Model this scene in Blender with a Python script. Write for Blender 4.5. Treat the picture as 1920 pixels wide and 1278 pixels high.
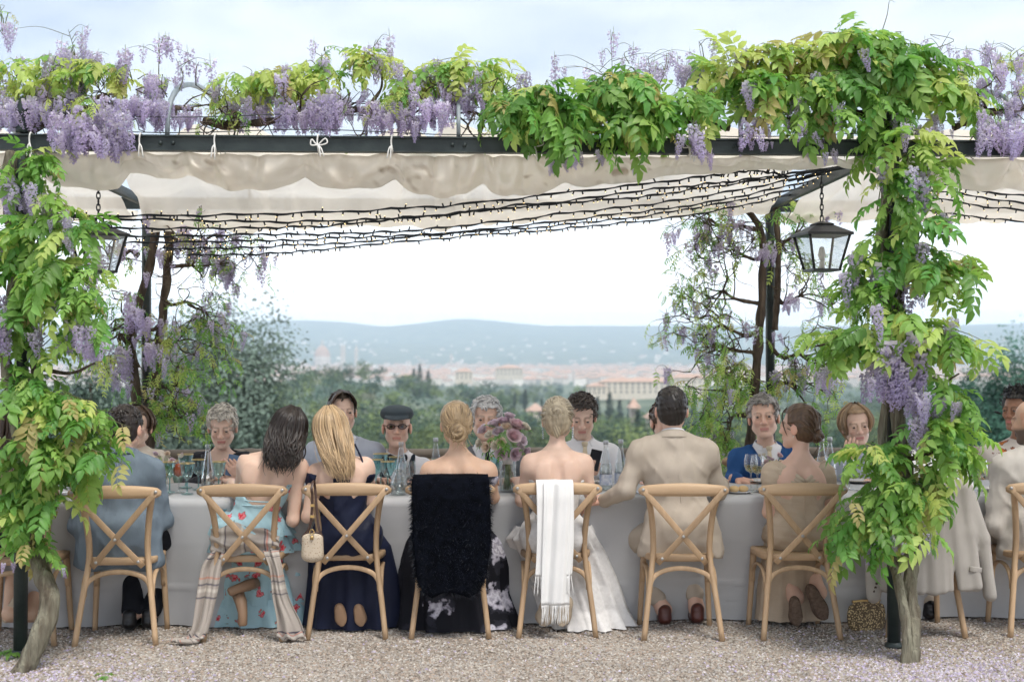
import bpy, math, random
import numpy as np
from mathutils import Vector, Matrix, Euler

# ------------------------------------------------------------------ clear, camera, sky, sun, exposure
for o in list(bpy.data.objects):
    bpy.data.objects.remove(o, do_unlink=True)
SC = bpy.context.scene
COL = SC.collection
FPX, CX, CY, CAMH = 2500.0, 960.0, 639.0, 1.585
PITCH = math.atan((665 - CY) / FPX)
YAW = math.atan((CX - 856) / FPX)
cam = bpy.data.cameras.new('camera')
cam.sensor_width = 36.0
cam.lens = FPX / 1920 * 36.0
cam.clip_start = 0.1
cam.clip_end = 60000
cam.dof.use_dof = True
cam.dof.focus_distance = 7.9
cam.dof.aperture_fstop = 2.4
co = bpy.data.objects.new('camera', cam)
COL.objects.link(co)
co.location = (0, 0, CAMH)
co.rotation_euler = (math.pi / 2 + PITCH, 0, -YAW)
SC.camera = co

SUN_EL, SUN_AZ = math.radians(62), math.radians(150)      # azimuth measured from +Y clockwise: high, behind the camera
world = bpy.data.worlds.new('World')
SC.world = world
world.use_nodes = True
wn = world.node_tree.nodes
wl = world.node_tree.links
wn.clear()
w_out = wn.new('ShaderNodeOutputWorld')
w_bg = wn.new('ShaderNodeBackground')
w_bg.inputs['Strength'].default_value = 0.10
w_sky = wn.new('ShaderNodeTexSky')
w_sky.sky_type = 'NISHITA'
w_sky.sun_disc = False
w_sky.sun_elevation = SUN_EL
w_sky.sun_rotation = SUN_AZ
w_tc = wn.new('ShaderNodeTexCoord')
w_map = wn.new('ShaderNodeMapping')
w_map.inputs['Scale'].default_value = (1.0, 1.0, 4.0)
w_map.inputs['Location'].default_value = (0.85, 0.1, 0.6)
w_noise = wn.new('ShaderNodeTexNoise')
w_noise.inputs['Scale'].default_value = 3.6
w_noise.inputs['Detail'].default_value = 5
w_noise.inputs['Roughness'].default_value = 0.52
w_noise.inputs['Distortion'].default_value = 0.4
w_ramp = wn.new('ShaderNodeValToRGB')
w_ramp.color_ramp.elements[0].position = 0.36
w_ramp.color_ramp.elements[0].color = (0.195, 0.228, 0.282, 1)
w_ramp.color_ramp.elements[1].position = 0.66
w_ramp.color_ramp.elements[1].color = (0.40, 0.415, 0.45, 1)
w_sep = wn.new('ShaderNodeSeparateXYZ')
w_mr = wn.new('ShaderNodeMapRange')                       # towards the horizon the cloud deck closes to even white
w_mr.inputs['From Min'].default_value = 0.04
w_mr.inputs['From Max'].default_value = 0.115
w_mix = wn.new('ShaderNodeMixRGB')
w_mix.inputs['Color1'].default_value = (1.45, 1.45, 1.47, 1)
w_mul = wn.new('ShaderNodeMixRGB')
w_mul.blend_type = 'MULTIPLY'
w_mul.inputs['Fac'].default_value = 1
w_mul.inputs['Color2'].default_value = (11.0, 11.0, 11.0, 1)
w_add = wn.new('ShaderNodeMixRGB')
w_add.inputs['Fac'].default_value = 0.90
wl.new(w_tc.outputs['Generated'], w_map.inputs['Vector'])
wl.new(w_map.outputs['Vector'], w_noise.inputs['Vector'])
wl.new(w_noise.outputs['Fac'], w_ramp.inputs['Fac'])
wl.new(w_tc.outputs['Generated'], w_sep.inputs['Vector'])
wl.new(w_sep.outputs['Z'], w_mr.inputs['Value'])
wl.new(w_mr.outputs['Result'], w_mix.inputs['Fac'])
wl.new(w_ramp.outputs['Color'], w_mix.inputs['Color2'])
wl.new(w_mix.outputs['Color'], w_mul.inputs['Color1'])
wl.new(w_sky.outputs['Color'], w_add.inputs['Color1'])
wl.new(w_mul.outputs['Color'], w_add.inputs['Color2'])
wl.new(w_add.outputs['Color'], w_bg.inputs['Color'])
wl.new(w_bg.outputs['Background'], w_out.inputs['Surface'])

sun = bpy.data.lights.new('sun', 'SUN')
sun.energy = 1.5
sun.angle = math.radians(22)
sun.color = (1.0, 0.96, 0.9)
so = bpy.data.objects.new('sun', sun)
COL.objects.link(so)
sd = Vector((math.sin(SUN_AZ) * math.cos(SUN_EL), math.cos(SUN_AZ) * math.cos(SUN_EL), math.sin(SUN_EL)))
so.rotation_euler = sd.to_track_quat('Z', 'Y').to_euler()

SC.view_settings.view_transform = 'Standard'
SC.view_settings.look = 'None'
SC.view_settings.exposure = 1.25
SC.view_settings.gamma = 1.0
SC.view_settings.use_curve_mapping = False
SC.render.engine = 'CYCLES'
cy = SC.cycles
cy.max_bounces = 7
cy.diffuse_bounces = 3
cy.glossy_bounces = 3
cy.transmission_bounces = 6
cy.transparent_max_bounces = 10
cy.volume_bounces = 2
cy.use_denoising = True
cy.use_adaptive_sampling = True
cy.adaptive_threshold = 0.025
cy.caustics_reflective = False
cy.caustics_refractive = False
cy.sample_clamp_indirect = 6

# ------------------------------------------------------------------ helpers
RNG = np.random.default_rng(7)
random.seed(7)
_F = np.array([math.sin(YAW) * math.cos(PITCH), math.cos(YAW) * math.cos(PITCH), math.sin(PITCH)])
_R = np.array([math.cos(YAW), -math.sin(YAW), 0.0])
_U = np.cross(_R, _F)


def at(px, py, Y):
    """The point of the vertical plane at depth Y that lies in a pixel's direction."""
    d = _F + _R * (px - CX) / FPX + _U * (CY - py) / FPX
    t = Y / d[1]
    return np.array([0, 0, CAMH]) + d * t


def atz(px, py, z):
    d = _F + _R * (px - CX) / FPX + _U * (CY - py) / FPX
    t = (z - CAMH) / d[2]
    return np.array([0, 0, CAMH]) + d * t


class MB:
    """Collects vertices, faces and vertex colours; build() links them as one mesh object."""
    def __init__(self):
        self.v, self.f, self.c, self.n = [], [], [], 0

    def add(self, v, f, c=None):
        v = np.asarray(v, float).reshape(-1, 3)
        if isinstance(f, np.ndarray):
            f = [f]
        for a in f:
            a = np.asarray(a)
            if a.size:
                self.f.append(a + self.n)
        self.v.append(v)
        if c is None:
            c = (1, 1, 1)
        c = np.asarray(c, float)
        if c.ndim == 1:
            c = np.tile(c[:3], (len(v), 1))
        self.c.append(c)
        self.n += len(v)
        return self

    def box(self, lo, hi, c=None):
        x0, y0, z0 = lo
        x1, y1, z1 = hi
        v = [(x0, y0, z0), (x1, y0, z0), (x1, y1, z0), (x0, y1, z0), (x0, y0, z1), (x1, y0, z1), (x1, y1, z1), (x0, y1, z1)]
        f = np.array([(0, 3, 2, 1), (4, 5, 6, 7), (0, 1, 5, 4), (1, 2, 6, 5), (2, 3, 7, 6), (3, 0, 4, 7)])
        return self.add(v, f, c)

    def tube(self, pts, r, n=8, c=None, flat=1.0, up=None, cap=True):
        v, f = tube(pts, r, n, flat, up, cap)
        return self.add(v, f, c)

    def lathe(self, prof, n=16, origin=(0, 0, 0), c=None):
        v, f = lathe(prof, n)
        return self.add(v + np.asarray(origin), f, c)

    def mesh(self, name, mat, smooth=True):
        return mkmesh(name, np.concatenate(self.v), self.f, mat, np.concatenate(self.c), smooth)

    def build(self, name, mat, parent=None, smooth=True, bevel=0):
        o = link(name, self.mesh(name, mat, smooth), parent)
        if bevel:
            m = o.modifiers.new('bevel', 'BEVEL')
            m.width = bevel
            m.segments = 2
            m.limit_method = 'ANGLE'
        return o


def mkmesh(name, V, F, mat, C=None, smooth=True):
    me = bpy.data.meshes.new(name)
    V = np.asarray(V, np.float32)
    F = [np.asarray(a, np.int32) for a in F if len(a)]
    loops = np.concatenate([a.ravel() for a in F])
    tot = np.concatenate([np.full(len(a), a.shape[1], np.int32) for a in F])
    start = np.concatenate([[0], np.cumsum(tot)[:-1]]).astype(np.int32)
    me.vertices.add(len(V))
    me.vertices.foreach_set('co', V.ravel())
    me.loops.add(len(loops))
    me.loops.foreach_set('vertex_index', loops)
    me.polygons.add(len(tot))
    me.polygons.foreach_set('loop_start', start)
    me.polygons.foreach_set('loop_total', tot)
    me.polygons.foreach_set('use_smooth', np.full(len(tot), smooth))
    me.update(calc_edges=True)
    if C is not None:
        ca = me.color_attributes.new('col', 'FLOAT_COLOR', 'POINT')
        ca.data.foreach_set('color', np.concatenate([np.asarray(C, np.float32), np.ones((len(V), 1), np.float32)], 1).ravel())
    if mat is not None:
        for m in (mat if isinstance(mat, (list, tuple)) else [mat]):
            me.materials.append(m)
    return me


def link(name, me, parent=None):
    o = bpy.data.objects.new(name, me)
    COL.objects.link(o)
    if parent is not None:
        o.parent = parent
    return o


def tag(o, label=None, cat=None, group=None, kind=None):
    if label:
        o['label'] = label
    if cat:
        o['category'] = cat
    if group:
        o['group'] = group
    if kind:
        o['kind'] = kind
    return o


def thing(name, label, cat, loc=(0, 0, 0), rz=0, group=None):
    o = bpy.data.objects.new(name, None)
    o.empty_display_size = 0.1
    COL.objects.link(o)
    o.location = loc
    o.rotation_euler = (0, 0, rz)
    return tag(o, label, cat, group)


def copy_tree(o, parent=None):
    c = o.copy()
    COL.objects.link(c)
    c.parent = parent
    for ch in list(o.children):
        copy_tree(ch, c)
    return c


def tube(pts, r, n=8, flat=1.0, up=None, cap=True):
    P = np.asarray(pts, float)
    m = len(P)
    r = np.broadcast_to(np.asarray(r, float), (m,))
    T = np.gradient(P, axis=0)
    T /= np.linalg.norm(T, axis=1, keepdims=True) + 1e-12
    ref = np.array(up if up is not None else (0.31, 0.27, 0.91), float)
    if up is None and abs(T @ ref).max() > 0.95:
        ref = np.array((0.9, -0.4, 0.1))
    N = np.empty_like(P)
    for i in range(m):
        b = ref - T[i] * (ref @ T[i])
        N[i] = b / (np.linalg.norm(b) + 1e-12)
        if up is None:
            ref = N[i]
    Bn = np.cross(T, N)
    a = np.linspace(0, 2 * np.pi, n, endpoint=False)
    V = P[:, None] + r[:, None, None] * (np.cos(a)[None, :, None] * N[:, None] * flat + np.sin(a)[None, :, None] * Bn[:, None])
    V = V.reshape(-1, 3)
    i = np.arange(m - 1)[:, None] * n
    j = np.arange(n)[None]
    k = (j + 1) % n
    F = np.stack([i + j, i + k, i + n + k, i + n + j], -1).reshape(-1, 4)
    Fs = [F]
    if cap:
        V = np.concatenate([V, P[:1], P[-1:]])
        a0 = np.arange(n)
        b0 = (a0 + 1) % n
        Fs.append(np.stack([b0, a0, np.full(n, m * n)], 1))
        Fs.append(np.stack([a0 + (m - 1) * n, b0 + (m - 1) * n, np.full(n, m * n + 1)], 1))
    return V, Fs


def lathe(prof, n=16):
    P = np.asarray(prof, float)
    a = np.linspace(0, 2 * np.pi, n, endpoint=False)
    V = np.stack([P[:, None, 0] * np.cos(a), P[:, None, 0] * np.sin(a), np.repeat(P[:, 1:2], n, 1)], -1).reshape(-1, 3)
    i = np.arange(len(P) - 1)[:, None] * n
    j = np.arange(n)[None]
    k = (j + 1) % n
    return V, [np.stack([i + j, i + k, i + n + k, i + n + j], -1).reshape(-1, 4)]


def spline(pts, m=24):
    """Catmull-Rom through pts."""
    P = np.asarray(pts, float)
    if len(P) == 2:
        return P[0] + (P[1] - P[0]) * np.linspace(0, 1, m)[:, None]
    Q = np.concatenate([[2 * P[0] - P[1]], P, [2 * P[-1] - P[-2]]])
    t = np.linspace(0, len(P) - 1 - 1e-9, m)
    i = t.astype(int)
    u = (t - i)[:, None]
    a, b, c, d = Q[i], Q[i + 1], Q[i + 2], Q[i + 3]
    return 0.5 * (2 * b + (c - a) * u + (2 * a - 5 * b + 4 * c - d) * u ** 2 + (3 * b - a - 3 * c + d) * u ** 3)


def sheet(nu, nv, fn, closed_u=False):
    """A grid surface: fn(u, v) on arrays in 0..1 gives (..., 3)."""
    u, v = np.meshgrid(np.linspace(0, 1, nu, endpoint=not closed_u), np.linspace(0, 1, nv), indexing='ij')
    V = fn(u, v).reshape(-1, 3)
    iu = np.arange(nu if closed_u else nu - 1)[:, None]
    jv = np.arange(nv - 1)[None]
    i2 = (iu + 1) % nu
    F = np.stack([iu * nv + jv, i2 * nv + jv, i2 * nv + jv + 1, iu * nv + jv + 1], -1).reshape(-1, 4)
    return V, F


def thicken(V, F, t):
    """Doubles an open sheet into a thin closed slab along its normals."""
    n = np.zeros_like(V)
    a, b, c, d = V[F[:, 0]], V[F[:, 1]], V[F[:, 2]], V[F[:, 3]]
    fn = np.cross(c - a, d - b)
    for k in range(4):
        np.add.at(n, F[:, k], fn)
    n /= np.linalg.norm(n, axis=1, keepdims=True) + 1e-12
    m = len(V)
    e = np.concatenate([F[:, [0, 1]], F[:, [1, 2]], F[:, [2, 3]], F[:, [3, 0]]])
    key = {}
    for x, y in e:
        k = (min(x, y), max(x, y))
        key[k] = None if k in key else (x, y)
    rim = np.array([x for x in key.values() if x is not None])
    side = np.stack([rim[:, 1], rim[:, 0], rim[:, 0] + m, rim[:, 1] + m], 1) if len(rim) else np.zeros((0, 4), int)
    return np.concatenate([V, V - n * t]), [F, F[:, ::-1] + m, side]


_WD = [RNG.normal(size=(3,)) for _ in range(24)]
_WP = RNG.uniform(0, 6.28, 24)


def wob(P, s=1.0, k0=0, n=6):
    """Cheap smooth noise in about -1..1: a sum of plane waves."""
    P = np.asarray(P, float)
    r = 0
    for i in range(n):
        j = (i + k0) % 24
        r = r + np.sin((P @ _WD[j]) * s * (1 + 0.35 * i) + _WP[j])
    return r / n * 1.4


# ------------------------------------------------------------------ materials
MATS = {}


def mat(name, c1=(0.5, 0.5, 0.5), c2=None, scale=8.0, rough=0.6, bump=0.0, bscale=40.0, spec=0.3, metal=0.0, sheen=0.0,
        transl=0.0, tcol=None, rand=0.0, rhue=0.0, attr=False, stretch=None, detail=4, lo=0.35, hi=0.65, coat=0.0, sss=0.0, bstretch=None, bdist=0.01):
    m = bpy.data.materials.new(name)
    m.use_nodes = True
    nt = m.node_tree
    N, L = nt.nodes, nt.links
    b = N['Principled BSDF']
    out = N['Material Output']
    b.inputs['Roughness'].default_value = rough
    b.inputs['Specular IOR Level'].default_value = spec
    b.inputs['Metallic'].default_value = metal
    b.inputs['Sheen Weight'].default_value = sheen
    b.inputs['Coat Weight'].default_value = coat
    if sss:
        b.inputs['Subsurface Weight'].default_value = sss
        b.inputs['Subsurface Radius'].default_value = (0.012, 0.005, 0.003)
        b.inputs['Subsurface Scale'].default_value = 1.0
    tc = N.new('ShaderNodeTexCoord')

    def noise(sc, st, det):
        src = tc.outputs['Object']
        if st is not None:
            mp = N.new('ShaderNodeMapping')
            mp.inputs['Scale'].default_value = st
            L.new(src, mp.inputs['Vector'])
            src = mp.outputs['Vector']
        t = N.new('ShaderNodeTexNoise')
        t.inputs['Scale'].default_value = sc
        t.inputs['Detail'].default_value = det
        L.new(src, t.inputs['Vector'])
        return t
    col = None
    if c2 is not None:
        t = noise(scale, stretch, detail)
        rp = N.new('ShaderNodeValToRGB')
        rp.color_ramp.elements[0].position = lo
        rp.color_ramp.elements[0].color = (*c1, 1)
        rp.color_ramp.elements[1].position = hi
        rp.color_ramp.elements[1].color = (*c2, 1)
        L.new(t.outputs['Fac'], rp.inputs['Fac'])
        col = rp.outputs['Color']
    if attr:
        a = N.new('ShaderNodeVertexColor')
        a.layer_name = 'col'
        if col is None:
            col = a.outputs['Color']
        else:
            mx = N.new('ShaderNodeMixRGB')
            mx.blend_type = 'MULTIPLY'
            mx.inputs['Fac'].default_value = 1
            L.new(col, mx.inputs['Color1'])
            L.new(a.outputs['Color'], mx.inputs['Color2'])
            col = mx.outputs['Color']
    if rand or rhue:
        oi = N.new('ShaderNodeObjectInfo')
        hs = N.new('ShaderNodeHueSaturation')
        if col is None:
            hs.inputs['Color'].default_value = (*c1, 1)
        else:
            L.new(col, hs.inputs['Color'])
        mr = N.new('ShaderNodeMapRange')
        mr.inputs['To Min'].default_value = 1 - rand
        mr.inputs['To Max'].default_value = 1 + rand
        L.new(oi.outputs['Random'], mr.inputs['Value'])
        L.new(mr.outputs['Result'], hs.inputs['Value'])
        if rhue:
            mh = N.new('ShaderNodeMath')
            mh.operation = 'MULTIPLY'
            mh.inputs[1].default_value = 7.13
            fr = N.new('ShaderNodeMath')
            fr.operation = 'FRACT'
            mr2 = N.new('ShaderNodeMapRange')
            mr2.inputs['To Min'].default_value = 0.5 - rhue
            mr2.inputs['To Max'].default_value = 0.5 + rhue
            L.new(oi.outputs['Random'], mh.inputs[0])
            L.new(mh.outputs[0], fr.inputs[0])
            L.new(fr.outputs[0], mr2.inputs['Value'])
            L.new(mr2.outputs['Result'], hs.inputs['Hue'])
        col = hs.outputs['Color']
    if col is None:
        b.inputs['Base Color'].default_value = (*c1, 1)
    else:
        L.new(col, b.inputs['Base Color'])
    nrm = None
    if bump:
        t = noise(bscale, bstretch, 3)
        bp = N.new('ShaderNodeBump')
        bp.inputs['Strength'].default_value = bump
        bp.inputs['Distance'].default_value = bdist
        L.new(t.outputs['Fac'], bp.inputs['Height'])
        L.new(bp.outputs['Normal'], b.inputs['Normal'])
        nrm = bp.outputs['Normal']
    if transl:
        tr = N.new('ShaderNodeBsdfTranslucent')
        if tcol is not None:
            tr.inputs['Color'].default_value = (*tcol, 1)
        elif col is not None:
            L.new(col, tr.inputs['Color'])
        else:
            tr.inputs['Color'].default_value = (*c1, 1)
        if nrm is not None:
            L.new(nrm, tr.inputs['Normal'])
        ms = N.new('ShaderNodeMixShader')
        ms.inputs['Fac'].default_value = transl
        L.new(b.outputs['BSDF'], ms.inputs[1])
        L.new(tr.outputs['BSDF'], ms.inputs[2])
        L.new(ms.outputs['Shader'], out.inputs['Surface'])
    m.diffuse_color = (*c1, 1)
    MATS[name] = m
    return m


def sheer(m, fac):
    """Lets part of the light straight through a loosely woven cloth."""
    N, L = m.node_tree.nodes, m.node_tree.links
    out = N['Material Output']
    src = out.inputs['Surface'].links[0].from_socket
    tr = N.new('ShaderNodeBsdfTransparent')
    ms = N.new('ShaderNodeMixShader')
    ms.inputs['Fac'].default_value = fac
    L.new(src, ms.inputs[1])
    L.new(tr.outputs['BSDF'], ms.inputs[2])
    L.new(ms.outputs['Shader'], out.inputs['Surface'])


def glassmat(name, tint, refl=0.08):
    m = bpy.data.materials.new(name)
    m.use_nodes = True
    N, L = m.node_tree.nodes, m.node_tree.links
    N.remove(N['Principled BSDF'])
    tr = N.new('ShaderNodeBsdfTransparent')
    tr.inputs['Color'].default_value = (*tint, 1)
    gl = N.new('ShaderNodeBsdfGlossy')
    gl.inputs['Roughness'].default_value = 0.03
    lw = N.new('ShaderNodeLayerWeight')
    lw.inputs['Blend'].default_value = 0.35
    mr = N.new('ShaderNodeMapRange')
    mr.inputs['To Min'].default_value = refl
    mr.inputs['To Max'].default_value = 0.75
    ms = N.new('ShaderNodeMixShader')
    L.new(lw.outputs['Facing'], mr.inputs['Value'])
    L.new(mr.outputs['Result'], ms.inputs['Fac'])
    L.new(tr.outputs['BSDF'], ms.inputs[1])
    L.new(gl.outputs['BSDF'], ms.inputs[2])
    L.new(ms.outputs['Shader'], N['Material Output'].inputs['Surface'])
    MATS[name] = m
    return m
# ------------------------------------------------------------------ land: terrace, valley, woods, town, hills, haze
_PR = np.array([0, 10.9, 11.4, 20, 40, 80, 120, 250, 400, 800, 1500, 2200, 4300, 5200, 6200, 7600, 9200, 10200, 12000, 16000])
_PZ = np.array([-1, -1.0, -1.6, -4.0, -6.5, -10.5, -14, -24, -30, -37, -44, -47, -47, -30, 20, 105, 190, 230, 150, 80])


def gauss(x, c, s):
    return np.exp(-((x - c) / s) ** 2)


def land_z(x, y):
    x = np.asarray(x, float)
    y = np.asarray(y, float)
    r = np.hypot(x, y)
    a = np.arctan2(x, y)                 # bearing from +Y
    z = np.interp(r, _PR, _PZ)
    far = np.clip((r - 4300) / 3500, 0, 1)
    P = np.stack([x, y, 0 * x], -1)
    z = z + far * (38 * wob(P / 1500, 1.2, 0, 5) + 14 * wob(P / 500, 1.1, 5, 5))
    z = z + far * np.clip((r - 7000) / 2500, 0, 1) * (30 * gauss(a, 0.008, 0.03) + 36 * gauss(a, -0.13, 0.05) - 25 * gauss(a, -0.055, 0.02) - 12 * gauss(a, 0.1, 0.05))
    z = z + far * 62 * gauss(r, 6300, 900) * gauss(a, -0.16, 0.13)
    mid = np.clip((r - 60) / 300, 0, 1) * np.clip((2300 - r) / 600, 0, 1)
    z = z + mid * 2.5 * wob(P / 160, 1.0, 9, 5)
    z = z + 24 * gauss(r, 760, 260) * gauss(a, -0.085, 0.07) + 9 * gauss(r, 950, 160) * gauss(a, 0.15, 0.08) + 8 * gauss(r, 700, 200) * gauss(a, 0.02, 0.05)
    return z


radii = np.concatenate([[10.9, 11.4, 14, 18, 24, 32], np.geomspace(42, 12500, 150)])
ang = np.linspace(-0.62, 0.62, 261)
rr, aa = np.meshgrid(radii, ang, indexing='ij')
gx, gy = rr * np.sin(aa), rr * np.cos(aa)
gz = land_z(gx, gy)
nv_ = len(ang)
ii = np.arange(len(radii) - 1)[:, None] * nv_
jj = np.arange(nv_ - 1)[None]
lf = np.stack([ii + jj, ii + jj + 1, ii + nv_ + jj + 1, ii + nv_ + jj], -1).reshape(-1, 4)
m_land = mat('meadow_and_wood', (0.085, 0.125, 0.09), (0.19, 0.215, 0.15), scale=0.012, rough=0.9, spec=0.1, detail=8, lo=0.42, hi=0.6)
land = link('hills', mkmesh('hills', np.stack([gx, gy, gz], -1).reshape(-1, 3), [lf], m_land, None, True))
tag(land, 'hazy green valley and far blue hills beyond the terrace', None, None, 'structure')

# terrace of gravel: one sheet round the camera up to the parapet edge
GRAVEL_EDGE = 11.0
m_gravel = bpy.data.materials.new('gravel')
m_gravel.use_nodes = True
N, L = m_gravel.node_tree.nodes, m_gravel.node_tree.links
b = N['Principled BSDF']
b.inputs['Roughness'].default_value = 0.85
b.inputs['Specular IOR Level'].default_value = 0.2
tc = N.new('ShaderNodeTexCoord')
vo = N.new('ShaderNodeTexVoronoi')
vo.inputs['Scale'].default_value = 75
no = N.new('ShaderNodeTexNoise')
no.inputs['Scale'].default_value = 1.6
no.inputs['Detail'].default_value = 6
rp = N.new('ShaderNodeValToRGB')
els = rp.color_ramp.elements
els[0].position, els[0].color = 0.0, (0.12, 0.09, 0.07, 1)
els[1].position, els[1].color = 1.0, (0.53, 0.47, 0.405, 1)
for p_, c_ in ((0.25, (0.33, 0.28, 0.23, 1)), (0.5, (0.44, 0.39, 0.33, 1)), (0.75, (0.40, 0.365, 0.33, 1))):
    e_ = els.new(p_)
    e_.color = c_
sp = N.new('ShaderNodeSeparateColor')
mx = N.new('ShaderNodeMixRGB')
mx.blend_type = 'MULTIPLY'
mx.inputs['Fac'].default_value = 0.55
rp2 = N.new('ShaderNodeValToRGB')
rp2.color_ramp.elements[0].position, rp2.color_ramp.elements[0].color = 0.38, (0.60, 0.55, 0.50, 1)
rp2.color_ramp.elements[1].position, rp2.color_ramp.elements[1].color = 0.6, (1, 1, 1, 1)
bp = N.new('ShaderNodeBump')
bp.inputs['Strength'].default_value = 0.9
bp.inputs['Distance'].default_value = 0.008
bp.invert = True
L.new(tc.outputs['Object'], vo.inputs['Vector'])
L.new(tc.outputs['Object'], no.inputs['Vector'])
L.new(vo.outputs['Color'], sp.inputs['Color'])
L.new(sp.outputs['Red'], rp.inputs['Fac'])
L.new(rp.outputs['Color'], mx.inputs['Color1'])
L.new(no.outputs['Fac'], rp2.inputs['Fac'])
L.new(rp2.outputs['Color'], mx.inputs['Color2'])
L.new(mx.outputs['Color'], b.inputs['Base Color'])
L.new(vo.outputs['Distance'], bp.inputs['Height'])
L.new(bp.outputs['Normal'], b.inputs['Normal'])
gb = MB()
gb.box((-14, -500, -1.2), (14, GRAVEL_EDGE, 0.0))
gb.box((-500, -500, -1.2), (-14.001, 2.0, 0.0))  # unseen outer ground, spread wide to block sky light from below the horizon
gb.box((14.001, -500, -1.2), (500, 2.0, 0.0))
ground = gb.build('ground', m_gravel, None, False)
tag(ground, 'pale tan gravel terrace floor under the pergola', None, None, 'structure')

# loose pebbles lying on the gravel, and fallen petals
def scatter_chips(n, name, m_, label, zone, size, squash, cols, seed):
    g = np.random.default_rng(seed)
    u = np.array([(1, 0, 0), (-0.6, 0.8, 0), (-0.5, -0.9, 0), (0, 0, 1), (0, 0, -0.4)], float)
    f = np.array([(0, 1, 3), (1, 2, 3), (2, 0, 3)])
    p = zone(g, n)
    s = size * g.uniform(0.5, 1.4, n)
    a = g.uniform(0, 6.28, n)
    t = u[:4]
    ex = g.uniform(0.7, 1.3, (n, 1))
    X = t[None, :, 0] * ex
    Yv = t[None, :, 1] / ex
    ca, sa = np.cos(a)[:, None], np.sin(a)[:, None]
    V = np.stack([p[:, 0:1] + s[:, None] * (X * ca - Yv * sa), p[:, 1:2] + s[:, None] * (X * sa + Yv * ca), 0.001 + s[:, None] * squash * np.repeat(t[None, :, 2], n, 0) + 0 * X], -1)
    F = (f[None] + 4 * np.arange(n)[:, None, None]).reshape(-1, 3)
    ci = g.integers(0, len(cols), n)
    C = np.repeat(np.array(cols)[ci] * g.uniform(0.8, 1.15, (n, 1)), 4, 0)
    o = link(name, mkmesh(name, V.reshape(-1, 3), [F], m_, C, False))
    return tag(o, label, None, None, 'stuff')


m_chip = mat('pebble_chips', attr=True, rough=0.85, spec=0.2)
m_petal = mat('fallen_petals', attr=True, rough=0.8, spec=0.2, transl=0.3)
scatter_chips(70000, 'gravel', m_chip, 'loose small pebbles of the gravel floor',
              lambda g, n: np.stack([g.uniform(-3.4, 4.0, n), 6.2 + 2.1 * g.random(n) ** 1.3], 1), 0.0075, 0.75,
              [(0.46, 0.41, 0.355), (0.35, 0.295, 0.245), (0.21, 0.175, 0.145), (0.54, 0.50, 0.45), (0.38, 0.355, 0.33), (0.40, 0.31, 0.245)], 1)


def petal_zone(g, n):
    k = g.random(n)
    x = np.where(k < 0.42, g.normal(-2.35, 0.55, n), np.where(k < 0.9, g.normal(2.55, 0.55, n), g.uniform(-3, 3.6, n)))
    y = np.where(k < 0.9, 6.55 + 0.42 * np.abs(g.normal(0, 1, n)) - 0.25, g.uniform(6.2, 7.6, n))
    return np.stack([x, y], 1)


scatter_chips(5600, 'fallen_petals', m_petal, 'lilac petals fallen on the gravel round the vine stems', petal_zone, 0.009, 0.8,
              [(0.62, 0.54, 0.70), (0.74, 0.69, 0.78), (0.52, 0.44, 0.58), (0.72, 0.64, 0.68)], 2)


# ---- foliage generator: leaf-sized faces in clumps
def crown_geo(g, c, rad, n_cl, n_lf, size, shell=0.75, clump=0.30, tint=(1, 1, 1), tvar=0.2, flat=0.6, up=0.0):
    c = np.asarray(c, float)
    rad = np.asarray(rad, float)
    d = g.normal(size=(n_cl, 3))
    d /= np.linalg.norm(d, axis=1, keepdims=True)
    d[:, 2] = np.where(d[:, 2] < -0.55, -d[:, 2], d[:, 2])
    q = d * rad * (shell + (1 - shell) * g.random((n_cl, 1))) * g.uniform(0.78, 1.12, (n_cl, 1))
    cl_t = g.uniform(1 - tvar, 1 + tvar, n_cl)
    P = (q[:, None] + g.normal(size=(n_cl, n_lf, 3)) * rad * clump * np.array([1, 1, flat])).reshape(-1, 3)
    n = len(P)
    nn = d.repeat(n_lf, 0) + g.normal(size=(n, 3)) * 0.7
    nn[:, 2] += 0.4
    nn /= np.linalg.norm(nn, axis=1, keepdims=True)
    t = np.cross(nn, g.normal(size=(n, 3)))
    t /= np.linalg.norm(t, axis=1, keepdims=True) + 1e-9
    bq = np.cross(nn, t)
    s = size * g.uniform(0.6, 1.4, (n, 1))
    V = np.stack([P - t * s, P - bq * s * 0.5, P + t * s, P + bq * s * 0.5], 1).reshape(-1, 3) + c
    F = np.arange(4 * n).reshape(-1, 4)
    C = np.asarray(tint) * (cl_t.repeat(n_lf)[:, None] * g.uniform(0.85, 1.15, (n, 1)))
    return V, F, C.repeat(4, 0)


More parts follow.
